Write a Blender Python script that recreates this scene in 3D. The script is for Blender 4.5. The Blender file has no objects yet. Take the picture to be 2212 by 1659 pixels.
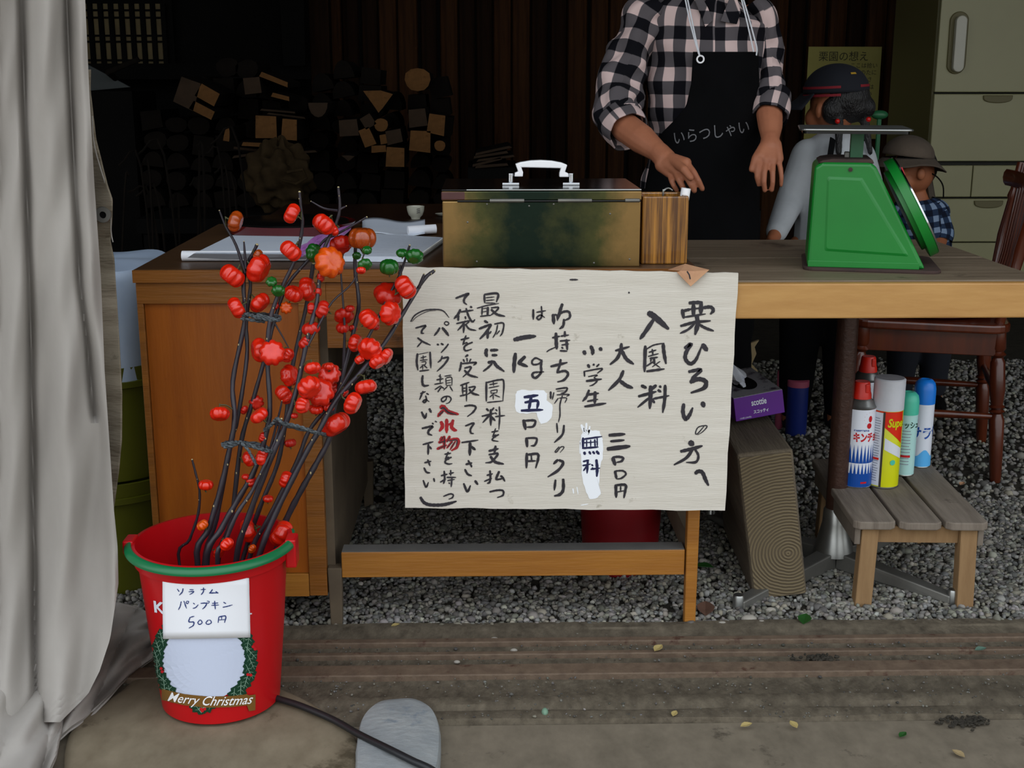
import bpy, bmesh, math, random
import numpy as np
from mathutils import Vector, Matrix, Quaternion

# ---------------------------------------------------------------- camera, world, lamps, exposure
sc = bpy.context.scene
COL = sc.collection
F, CX, CY, CH = 2700.0, 1106.0, 829.5, 1.053        # focal length and centre in pixels, eye height in metres
PITCH, YAW = math.radians(13.6), math.radians(1.26)
cam = bpy.data.cameras.new('camera')
cam.sensor_width = 36.0
cam.lens = F / 2212.0 * 36.0
cam.clip_start = 0.05
cam_o = bpy.data.objects.new('camera', cam)
COL.objects.link(cam_o)
cam_o.location = (0, 0, CH)
cam_o.rotation_euler = (math.radians(90) - PITCH, 0, -YAW)
sc.camera = cam_o
sc.view_settings.view_transform = 'Standard'
sc.view_settings.look = 'None'
sc.view_settings.gamma = 1.0
sc.view_settings.use_curve_mapping = False
sc.view_settings.exposure = 0.5

world = bpy.data.worlds.new('overcast_sky')
sc.world = world
world.use_nodes = True
wn = world.node_tree
wn.nodes.clear()
w_out = wn.nodes.new('ShaderNodeOutputWorld')
w_bg = wn.nodes.new('ShaderNodeBackground')
w_ramp = wn.nodes.new('ShaderNodeValToRGB')
w_tc = wn.nodes.new('ShaderNodeTexCoord')
w_sep = wn.nodes.new('ShaderNodeSeparateXYZ')
w_ramp.color_ramp.elements[0].position = 0.0
w_ramp.color_ramp.elements[0].color = (0.50, 0.51, 0.51, 1)
w_ramp.color_ramp.elements[1].position = 1.0
w_ramp.color_ramp.elements[1].color = (0.86, 0.93, 1.02, 1)
wn.links.new(w_tc.outputs['Generated'], w_sep.inputs[0])
wn.links.new(w_sep.outputs['Z'], w_ramp.inputs[0])
wn.links.new(w_ramp.outputs[0], w_bg.inputs['Color'])
w_bg.inputs['Strength'].default_value = 1.75
wn.links.new(w_bg.outputs[0], w_out.inputs[0])

_R = Vector((math.cos(YAW), -math.sin(YAW), 0))
_Fw = Vector((math.sin(YAW) * math.cos(PITCH), math.cos(YAW) * math.cos(PITCH), -math.sin(PITCH)))
_U = _R.cross(_Fw)
EYE = Vector((0, 0, CH))

def ray(px, py):
    return (_R * ((px - CX) / F) - _U * ((py - CY) / F) + _Fw)

def P(px, py, D):
    """point of the place seen at that pixel, at distance D along the floor (world Y)"""
    d = ray(px, py)
    return EYE + d * (D / d.y)

def G(px, py, z=0.0):
    d = ray(px, py)
    return EYE + d * ((z - CH) / d.z)

def pxm(D, z=0.6):
    """metres per pixel at depth D and height z"""
    return (D * math.cos(PITCH) + (CH - z) * math.sin(PITCH)) / F

# ---------------------------------------------------------------- materials
def lin(c):
    return c / 12.92 if c <= 0.04045 else ((c + 0.055) / 1.055) ** 2.4

def rgb(h):
    if isinstance(h, str):
        h = h.lstrip('#')
        return tuple(lin(int(h[i:i + 2], 16) / 255) for i in (0, 2, 4)) + (1,)
    return tuple(h) + (1,) if len(h) == 3 else tuple(h)

def mat(name, c1, c2=None, scale=8.0, stretch=(1, 1, 1), rough=0.6, bump=0.0, bscale=None, metal=0.0, detail=6.0,
        c3=None, spot=0.62, sscale=4.0, coat=0.0, trans=0.0, spec=0.5, contrast=0.25, bdist=0.01, kind='noise', rot=(0, 0, 0)):
    m = bpy.data.materials.new(name)
    m.use_nodes = True
    nt = m.node_tree
    b = nt.nodes['Principled BSDF']
    b.inputs['Roughness'].default_value = rough
    b.inputs['Metallic'].default_value = metal
    b.inputs['Coat Weight'].default_value = coat
    b.inputs['Transmission Weight'].default_value = trans
    b.inputs['Specular IOR Level'].default_value = spec
    b.inputs['Base Color'].default_value = rgb(c1)
    if c2 is None and bump == 0:
        return m
    tc = nt.nodes.new('ShaderNodeTexCoord')
    mp = nt.nodes.new('ShaderNodeMapping')
    mp.inputs['Scale'].default_value = stretch
    mp.inputs['Rotation'].default_value = rot
    nt.links.new(tc.outputs['Object'], mp.inputs[0])
    n = nt.nodes.new('ShaderNodeTexNoise')
    n.inputs['Scale'].default_value = scale
    n.inputs['Detail'].default_value = detail
    n.inputs['Roughness'].default_value = 0.62
    nt.links.new(mp.outputs[0], n.inputs['Vector'])
    src = n.outputs['Fac']
    if kind == 'rings':
        w = nt.nodes.new('ShaderNodeTexWave')
        w.wave_type = 'RINGS'
        w.rings_direction = 'Y'
        w.inputs['Scale'].default_value = scale
        w.inputs['Distortion'].default_value = 3.5
        w.inputs['Detail'].default_value = 2.0
        w.inputs['Detail Scale'].default_value = 0.6
        nt.links.new(mp.outputs[0], w.inputs['Vector'])
        src = w.outputs['Fac']
    if c2 is not None:
        r = nt.nodes.new('ShaderNodeValToRGB')
        r.color_ramp.elements[0].position = 0.5 - contrast
        r.color_ramp.elements[1].position = 0.5 + contrast
        r.color_ramp.elements[0].color = rgb(c1)
        r.color_ramp.elements[1].color = rgb(c2)
        nt.links.new(src, r.inputs[0])
        out = r.outputs[0]
        if c3 is not None:
            n3 = nt.nodes.new('ShaderNodeTexNoise')
            n3.inputs['Scale'].default_value = sscale
            n3.inputs['Detail'].default_value = 8
            n3.inputs['Roughness'].default_value = 0.7
            nt.links.new(tc.outputs['Object'], n3.inputs['Vector'])
            r3 = nt.nodes.new('ShaderNodeValToRGB')
            r3.color_ramp.elements[0].position = spot
            r3.color_ramp.elements[1].position = min(1.0, spot + 0.09)
            nt.links.new(n3.outputs['Fac'], r3.inputs[0])
            mx = nt.nodes.new('ShaderNodeMix')
            mx.data_type = 'RGBA'
            nt.links.new(r3.outputs[0], mx.inputs[0])
            nt.links.new(out, mx.inputs[6])
            mx.inputs[7].default_value = rgb(c3)
            out = mx.outputs[2]
        nt.links.new(out, b.inputs['Base Color'])
    if bump:
        nb = nt.nodes.new('ShaderNodeTexNoise')
        nb.inputs['Scale'].default_value = bscale or scale
        nb.inputs['Detail'].default_value = 8
        nt.links.new(mp.outputs[0], nb.inputs['Vector'])
        bp = nt.nodes.new('ShaderNodeBump')
        bp.inputs['Strength'].default_value = bump
        bp.inputs['Distance'].default_value = bdist
        nt.links.new(src if kind == 'rings' else nb.outputs['Fac'], bp.inputs['Height'])
        nt.links.new(bp.outputs[0], b.inputs['Normal'])
    return m

def attr_mat(name, rough=0.8, bump=0.0, tint=(1, 1, 1)):
    """each piece carries its own stone colour in the attribute 'tone'"""
    m = bpy.data.materials.new(name)
    m.use_nodes = True
    nt = m.node_tree
    b = nt.nodes['Principled BSDF']
    b.inputs['Roughness'].default_value = rough
    a = nt.nodes.new('ShaderNodeAttribute')
    a.attribute_name = 'tone'
    nt.links.new(a.outputs['Color'], b.inputs['Base Color'])
    return m

def gingham(name, light, mid, dark, size=0.07):
    m = bpy.data.materials.new(name)
    m.use_nodes = True
    nt = m.node_tree
    b = nt.nodes['Principled BSDF']
    b.inputs['Roughness'].default_value = 0.9
    b.inputs['Specular IOR Level'].default_value = 0.15
    uv = nt.nodes.new('ShaderNodeUVMap')
    uv.uv_map = 'UVMap'
    nz = nt.nodes.new('ShaderNodeTexNoise')
    nz.inputs['Scale'].default_value = 9
    nt.links.new(uv.outputs[0], nz.inputs['Vector'])
    sub = nt.nodes.new('ShaderNodeVectorMath'); sub.operation = 'SCALE'
    sub.inputs['Scale'].default_value = 0.010
    nt.links.new(nz.outputs['Color'], sub.inputs[0])
    ad = nt.nodes.new('ShaderNodeVectorMath'); ad.operation = 'ADD'
    nt.links.new(uv.outputs[0], ad.inputs[0]); nt.links.new(sub.outputs[0], ad.inputs[1])
    sp = nt.nodes.new('ShaderNodeSeparateXYZ')
    nt.links.new(ad.outputs[0], sp.inputs[0])
    bands = []
    for k in (0, 1):
        d = nt.nodes.new('ShaderNodeMath'); d.operation = 'DIVIDE'; d.inputs[1].default_value = size
        nt.links.new(sp.outputs[k], d.inputs[0])
        f = nt.nodes.new('ShaderNodeMath'); f.operation = 'FRACT'
        nt.links.new(d.outputs[0], f.inputs[0])
        r = nt.nodes.new('ShaderNodeMapRange')
        r.inputs['From Min'].default_value = 0.485; r.inputs['From Max'].default_value = 0.515
        nt.links.new(f.outputs[0], r.inputs['Value'])
        bands.append(r.outputs[0])
    s = nt.nodes.new('ShaderNodeMath'); s.operation = 'ADD'
    nt.links.new(bands[0], s.inputs[0]); nt.links.new(bands[1], s.inputs[1])
    h = nt.nodes.new('ShaderNodeMath'); h.operation = 'MULTIPLY'; h.inputs[1].default_value = 0.5
    nt.links.new(s.outputs[0], h.inputs[0])
    r = nt.nodes.new('ShaderNodeValToRGB')
    e = r.color_ramp.elements
    e[0].position = 0.0; e[0].color = rgb(dark)
    e[1].position = 1.0; e[1].color = rgb(light)
    x = e.new(0.5); x.color = rgb(mid)
    nt.links.new(h.outputs[0], r.inputs[0])
    nt.links.new(r.outputs[0], b.inputs['Base Color'])
    n2 = nt.nodes.new('ShaderNodeTexNoise'); n2.inputs['Scale'].default_value = 22
    nt.links.new(uv.outputs[0], n2.inputs['Vector'])
    bp = nt.nodes.new('ShaderNodeBump'); bp.inputs['Strength'].default_value = 0.35; bp.inputs['Distance'].default_value = 0.01
    nt.links.new(n2.outputs['Fac'], bp.inputs['Height'])
    nt.links.new(bp.outputs[0], b.inputs['Normal'])
    return m

M = {}
M['desk'] = mat('desk_wood', '#6b3f13', '#91591b', 3, (1, 1, 14), 0.42, 0.15, 20, c3='#4a2c10', spot=0.66, sscale=7, contrast=0.3, rot=(0, 1.5708, 0))
M['desk_panel'] = mat('desk_panel_veneer', '#82400a', '#a85c14', 3, (9, 1, 1), 0.38, 0.06, 24, c3='#6d360c', spot=0.62, sscale=4, contrast=0.3)
M['desk_rail'] = mat('desk_rail_wood', '#8c561a', '#ad742b', 3, (1, 8, 12), 0.45, 0.12, 20, c3='#6d3d12', spot=0.68, sscale=9)
M['desk_top'] = mat('desk_top_wood', '#3d2a1b', '#5a3f27', 4, (1, 10, 1), 0.36, 0.1, 20, c3='#2a1c12', spot=0.6, sscale=5)
M['desk_inner'] = mat('dusty_desk_wood', '#4c4032', '#6a5c48', 8, (1, 1, 1), 0.8)
M['dust'] = mat('dusty_rail_top', '#5c5a58', '#6e6b66', 12, rough=0.95)
M['table_top'] = mat('weathered_grey_tabletop', '#5d4e3c', '#857561', 4, (1, 12, 1), 0.55, 0.2, 20, c3='#463a2c', spot=0.58, sscale=5)
M['table_edge'] = mat('blond_table_edge', '#a8793f', '#bf9254', 6, (1, 1, 6), 0.5, 0.05, 20, c3='#a07846', spot=0.66, sscale=8)
M['sign'] = mat('weathered_white_paint', '#c9c2b4', '#dcd6ca', 5, (1, 1, 16), 0.62, 0.25, 34, c3='#ada594', spot=0.62, sscale=26, contrast=0.3, bdist=0.004)
M['ink'] = mat('brush_ink', '#1b191d', '#343038', 26, (1, 1, 1), 0.45)
M['red_ink'] = mat('red_brush_paint', '#b3141b', '#8a1520', 20, rough=0.5)
M['white_paint'] = mat('fresh_white_paint', '#f2f5f8', rough=0.5)
M['blue_ink'] = mat('blue_ball_pen', '#2a3b78', rough=0.5)
M['navy_ink'] = mat('navy_marker', '#161a44', rough=0.5)
M['brass_box'] = mat('green_brass_tin', '#26351f', '#7d6c38', 2.2, (1.6, 1, 1.3), 0.30, 0.22, 60, metal=0.85, c3='#8f6c40', spot=0.63, sscale=6, contrast=0.22, bdist=0.001)
M['box_top'] = mat('dark_lacquered_tin', '#131516', '#23211f', 8, rough=0.16, metal=0.6, c3='#3a2a28', spot=0.62, sscale=6)
M['rust'] = mat('rusty_iron', '#2e2220', '#4a332c', 14, rough=0.8, bump=0.4, c3='#5b3c2c', spot=0.6, sscale=20, bdist=0.002)
M['oxblood'] = mat('worn_reddish_corner', '#43211f', '#5a3430', 16, rough=0.6)
M['chrome'] = mat('chrome', '#c9ccd0', rough=0.12, metal=1.0)
M['steel'] = mat('brushed_steel', '#8f918f', '#b3b4b0', 9, (1, 1, 1), 0.33, metal=0.95)
M['dull_steel'] = mat('dull_steel', '#6b6a66', '#85837c', 12, rough=0.5, metal=0.7)
M['white_plastic'] = mat('white_plastic', '#fbfbfd', rough=0.3)
M['holder'] = mat('lacquered_zelkova', '#54300a', '#b37a2c', 3.5, (42, 42, 1.2), 0.28, 0.25, 10, coat=0.5, contrast=0.13)
M['green_scale'] = mat('scuffed_green_enamel', '#0b6f24', '#12822c', 3, rough=0.38, bump=0.06, bscale=8, c3='#7a5a30', spot=0.735, sscale=16, bdist=0.002)
M['green_dark'] = mat('old_green_enamel', '#1c5a35', '#2a6b44', 10, rough=0.45, c3='#4a4030', spot=0.62, sscale=20)
M['red_plastic'] = mat('red_bucket_plastic', '#b40b12', '#c00e16', 3, rough=0.33, spec=0.4)
M['dark_red_plastic'] = mat('dark_red_bin_plastic', '#7c0812', rough=0.4)  # plain dark red of the bin itself
M['green_plastic'] = mat('green_handle_plastic', '#0b6b3e', rough=0.35)
M['pk_red'] = mat('red_fruit', '#cf1806', '#e02a0c', 2.5, rough=0.24, spec=0.55, coat=0.25)
M['pk_deep'] = mat('deep_red_fruit', '#b01408', '#c6220c', 2.5, rough=0.28)
M['pk_orange'] = mat('orange_fruit', '#cf3c05', '#e0600a', 6, rough=0.26, coat=0.2)
M['pk_brown'] = mat('half_ripe_fruit', '#8a2f08', '#b04a10', 9, rough=0.22, coat=0.4, c3='#4c5a10', spot=0.58, sscale=22)
M['pk_green'] = mat('unripe_green_fruit', '#0e4a14', '#1f6a22', 14, rough=0.25, coat=0.3)
M['stem'] = mat('dark_purple_stem', '#1c171d', '#2f2730', 18, rough=0.42, bump=0.3, bscale=50, c3='#4a4030', spot=0.68, sscale=40, bdist=0.002)
M['stem_green'] = mat('green_stalk', '#39421c', '#4d4a2a', 20, rough=0.6)
M['scar'] = mat('pale_bud_scar', '#b5a77a', rough=0.7)
M['twine'] = mat('grey_black_twine', '#1d2124', '#5c6468', 160, (1, 1, 3), 0.9, contrast=0.12)
M['canvas'] = mat('grey_canvas', '#8f8983', '#a6a19a', 3, (1, 1, 0.5), 0.9, 0.3, 60, c3='#7f776c', spot=0.66, sscale=5, bdist=0.002, spec=0.2)
M['canvas_dirty'] = mat('dirty_canvas_hem', '#6b6253', '#8a8070', 5, (1, 1, 6), 0.95, 0.35, 40, c3='#4c463a', spot=0.6, sscale=8, spec=0.1)
M['paper'] = mat('white_paper', '#f4f6fb', rough=0.7)
M['ledger'] = mat('ledger_page', '#c9d3e2', '#dbe2ec', 5, rough=0.7)
M['pink_paper'] = mat('clear_violet_plastic', '#8a3f92', '#b98ac0', 30, rough=0.2, coat=0.5)
M['lacquer'] = mat('red_lacquer', '#4a0a0c', '#5c1012', 4, rough=0.14, coat=0.8)
M['ceramic'] = mat('white_ceramic', '#b9b8a8', rough=0.25)
M['fabric_black'] = mat('black_apron_cotton', '#070708', '#0c0c0e', 12, rough=0.95, bump=0.3, bscale=9, spec=0.1)
M['shirt'] = gingham('pink_black_gingham', '#d8bfbb', '#5b5659', '#0d0d13', 0.0665)
M['skin'] = mat('skin', '#a4664a', '#b57556', 20, rough=0.55, bump=0.08, bscale=60, spec=0.35)
M['child_skin'] = mat('child_skin', '#96583c', '#a86a48', 10, rough=0.55, spec=0.3)
M['hair'] = mat('black_hair', '#070607', '#141112', 60, (4, 4, 1), 0.4, 0.6, 80)
M['strap'] = mat('white_apron_tape', '#dfe2e8', rough=0.8)
M['cap'] = mat('navy_cap_cloth', '#0b0e18', '#11141f', 20, rough=0.9)
M['cap_red'] = mat('red_cap_stripe', '#7c0d1c', rough=0.8)
M['cap_yellow'] = mat('yellow_cap_badge', '#b58f22', rough=0.8)
M['grey_knit'] = mat('pale_grey_sweatshirt', '#a9adb0', '#bcc0c4', 6, rough=0.95, bump=0.5, bscale=14, spec=0.1)
M['hat'] = mat('brown_sun_hat', '#4c4238', '#5c5044', 16, rough=0.95, bump=0.3, bscale=50)
M['plaid'] = gingham('navy_plaid', '#7f93ad', '#27364f', '#141a2a', 0.036)
M['red_bead'] = mat('red_hair_bead', '#c01410', rough=0.3)
M['timber'] = mat('weathered_end_grain', '#5c5141', '#74674f', 46, rough=0.85, bump=0.5, kind='rings', contrast=0.4, bdist=0.004, spec=0.15)
M['timber_side'] = mat('weathered_timber_side', '#4f4537', '#6a5e4c', 5, (12, 1, 12), 0.9, 0.3, 20)
M['stool'] = mat('weathered_stool_wood', '#645a50', '#8c8174', 5, (10, 1, 1), 0.8, 0.3, 20, c3='#4a4038', spot=0.62, sscale=9, spec=0.2)
M['stool_leg'] = mat('tan_stool_wood', '#7c5f40', '#9a7c58', 5, (8, 8, 1), 0.75, 0.2, 20, c3='#5a4632', spot=0.6, sscale=10, spec=0.2)
M['pole'] = mat('hammered_brown_pole', '#3a251e', '#493025', 60, rough=0.4, bump=0.5, bscale=120, metal=0.3, bdist=0.002)
M['chair'] = mat('dark_red_brown_wood', '#3c170b', '#60280f', 5, (6, 6, 1), 0.3, coat=0.3)
M['cushion'] = mat('dark_red_seat_pad', '#3c0710', rough=0.25, coat=0.3)
M['fridge'] = mat('cream_enamel', '#93906a', '#9b9871', 2, rough=0.35)
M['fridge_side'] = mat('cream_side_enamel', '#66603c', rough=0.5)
M['fridge_gap'] = mat('dark_rubber_gasket', '#20201a', rough=0.8)
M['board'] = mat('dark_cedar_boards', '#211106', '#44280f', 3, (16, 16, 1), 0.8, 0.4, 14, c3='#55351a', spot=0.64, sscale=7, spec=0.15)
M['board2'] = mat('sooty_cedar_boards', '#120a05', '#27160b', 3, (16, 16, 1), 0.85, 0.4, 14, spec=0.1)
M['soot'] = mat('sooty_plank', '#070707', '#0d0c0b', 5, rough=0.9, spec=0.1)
M['log_end'] = mat('cut_log_end', '#4a321a', '#6c4b2a', 14, rough=0.85, c3='#33200e', spot=0.56, sscale=22, spec=0.1)
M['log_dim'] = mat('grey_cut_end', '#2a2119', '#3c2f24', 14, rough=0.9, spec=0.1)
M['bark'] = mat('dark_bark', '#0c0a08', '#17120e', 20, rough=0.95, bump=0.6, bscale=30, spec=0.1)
M['sack'] = mat('old_jute_sack', '#231b10', '#3a2e1d', 20, rough=0.95, bump=0.5, bscale=16, spec=0.1)
M['poster'] = mat('yellowed_paper', '#8a8442', '#989150', 4, rough=0.8)
M['dim_ink'] = mat('faded_ink', '#2b2a18', rough=0.8)
M['shoji'] = mat('aged_window_paper', '#5c5038', '#7a6c4a', 6, rough=0.9)
M['gravel'] = attr_mat('crushed_stone')
M['earth'] = mat('packed_grey_earth', '#302d28', '#3f3b34', 20, rough=0.95, bump=0.5, bscale=60, spec=0.1)
M['concrete'] = mat('trodden_dirty_concrete', '#5f574a', '#7f7565', 26, (1, .6, 1), 0.85, 0.4, 40, c3='#4c453a', spot=0.6, sscale=14, spec=0.25, contrast=0.3, bdist=0.003)
M['rail_dirt'] = mat('gritty_threshold', '#453e34', '#6e6556', 46, (1, .55, 1), 0.9, 0.45, 90, c3='#3a352e', spot=0.62, sscale=40, spec=0.15)
M['rail_rust'] = mat('rusted_door_rail', '#57473a', '#766452', 40, (1, .7, 1), 0.7, 0.4, 40, c3='#4b2f24', spot=0.58, sscale=24, metal=0.15)
M['slab'] = mat('brown_flagstone', '#665b49', '#857a66', 18, (1, .6, 1), 0.75, 0.35, 26, c3='#4d4434', spot=0.6, sscale=7, spec=0.25, bdist=0.006)
M['cobble'] = mat('blue_grey_river_stone', '#7d8386', '#989b9a', 16, (1, 1.4, 1), 0.6, 0.25, 60, c3='#6b7680', spot=0.6, sscale=12, spec=0.3)
M['cable'] = mat('black_cable', '#15171a', rough=0.45)
M['dry_leaf'] = mat('dry_tan_leaf', '#b08060', '#c79a74', 20, rough=0.8)
M['green_leaf'] = mat('fallen_green_leaf', '#1c4a16', rough=0.5)
M['yellow_leaf'] = mat('fallen_yellow_leaf', '#a3915a', rough=0.7)
M['olive'] = mat('olive_plastic', '#4d5006', '#5c5e10', 4, rough=0.4)
M['sheet'] = mat('bluish_plastic_sheet', '#9fb2cc', '#b9c8da', 5, rough=0.45)
M['can_white'] = mat('white_can_print', '#dfe3ec', rough=0.3)
M['can_blue'] = mat('blue_can_print', '#0c4aa0', rough=0.3)
M['can_red'] = mat('red_can_print', '#c81420', rough=0.35)
M['cap_orange'] = mat('red_orange_cap', '#d0200a', rough=0.4)
M['can_yellow'] = mat('yellow_can_print', '#d3d50c', rough=0.3)
M['can_redband'] = mat('red_band_print', '#e02a10', rough=0.3)
M['lidgrey'] = mat('grubby_cap_top', '#8c8a90', '#a8a6aa', 20, rough=0.6)
M['offwhite'] = mat('white_spray_cap', '#d8dae0', '#c8cad0', 20, rough=0.45)
M['teal'] = mat('teal_cap', '#4cc3a5', rough=0.4)
M['paleteal'] = mat('pale_teal_can', '#b5e0dc', rough=0.3)
M['skyblue'] = mat('sky_blue_cap', '#1478d8', rough=0.35)
M['ltblue'] = mat('light_blue_print', '#5cb4f0', rough=0.3)
M['greytext'] = mat('grey_small_print', '#8d93a0', rough=0.4)
M['magenta'] = mat('dark_pink_bottle', '#5e1436', '#6e1a40', 12, rough=0.2, coat=0.4)
M['purple'] = mat('purple_carton', '#5e1c8a', rough=0.4)
M['flower'] = mat('flower_print_carton', '#a7a6ab', '#a7a6ab', 8, rough=0.5, c3='#2c0f33', spot=0.52, sscale=22)
M['navy_can'] = mat('dark_blue_can', '#14256a', rough=0.4)
M['pinkcap'] = mat('dusty_pink_lid', '#a04a60', rough=0.5)
M['gold'] = mat('gold_banner_print', '#7a5624', rough=0.4)
M['holly'] = mat('holly_green_print', '#0c3a26', rough=0.4)
M['roundel'] = mat('white_roundel_print', '#ccd5ea', rough=0.4)
M['beige'] = mat('beige_card', '#8f7c58', rough=0.8)
M['leafvein'] = mat('pale_vein_print', '#8fb09a', rough=0.4)

def painted_sheen_tin(name, c_mid, c_end, half):
    """dark green middle, brass ends: metal reflections painted into the base colour"""
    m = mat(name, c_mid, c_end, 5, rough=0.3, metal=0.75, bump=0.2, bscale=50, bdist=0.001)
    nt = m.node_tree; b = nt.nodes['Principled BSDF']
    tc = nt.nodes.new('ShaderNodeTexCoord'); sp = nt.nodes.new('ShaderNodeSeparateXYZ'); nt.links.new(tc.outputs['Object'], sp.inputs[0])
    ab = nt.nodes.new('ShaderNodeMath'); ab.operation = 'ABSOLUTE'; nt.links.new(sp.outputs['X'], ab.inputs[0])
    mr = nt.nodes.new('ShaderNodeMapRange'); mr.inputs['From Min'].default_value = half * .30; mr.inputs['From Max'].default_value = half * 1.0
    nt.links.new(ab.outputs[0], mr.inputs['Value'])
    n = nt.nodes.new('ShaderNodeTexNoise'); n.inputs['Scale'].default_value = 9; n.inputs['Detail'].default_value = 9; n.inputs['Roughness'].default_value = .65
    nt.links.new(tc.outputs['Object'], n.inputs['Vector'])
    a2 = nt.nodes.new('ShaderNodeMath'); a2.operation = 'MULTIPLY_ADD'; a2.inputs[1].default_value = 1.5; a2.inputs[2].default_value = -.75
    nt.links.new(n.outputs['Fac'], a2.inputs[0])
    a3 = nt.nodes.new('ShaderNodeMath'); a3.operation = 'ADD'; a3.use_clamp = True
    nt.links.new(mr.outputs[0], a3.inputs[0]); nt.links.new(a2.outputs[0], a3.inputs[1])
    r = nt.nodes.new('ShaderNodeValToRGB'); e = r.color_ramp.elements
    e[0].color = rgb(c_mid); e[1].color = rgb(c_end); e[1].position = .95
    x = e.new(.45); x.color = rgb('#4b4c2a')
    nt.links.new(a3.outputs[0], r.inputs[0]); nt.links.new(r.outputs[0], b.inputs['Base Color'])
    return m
M['brass_box'] = painted_sheen_tin('green_brass_tin', '#14251b', '#8f7244', .185)

# ---------------------------------------------------------------- mesh helpers
ORG = {}

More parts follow.
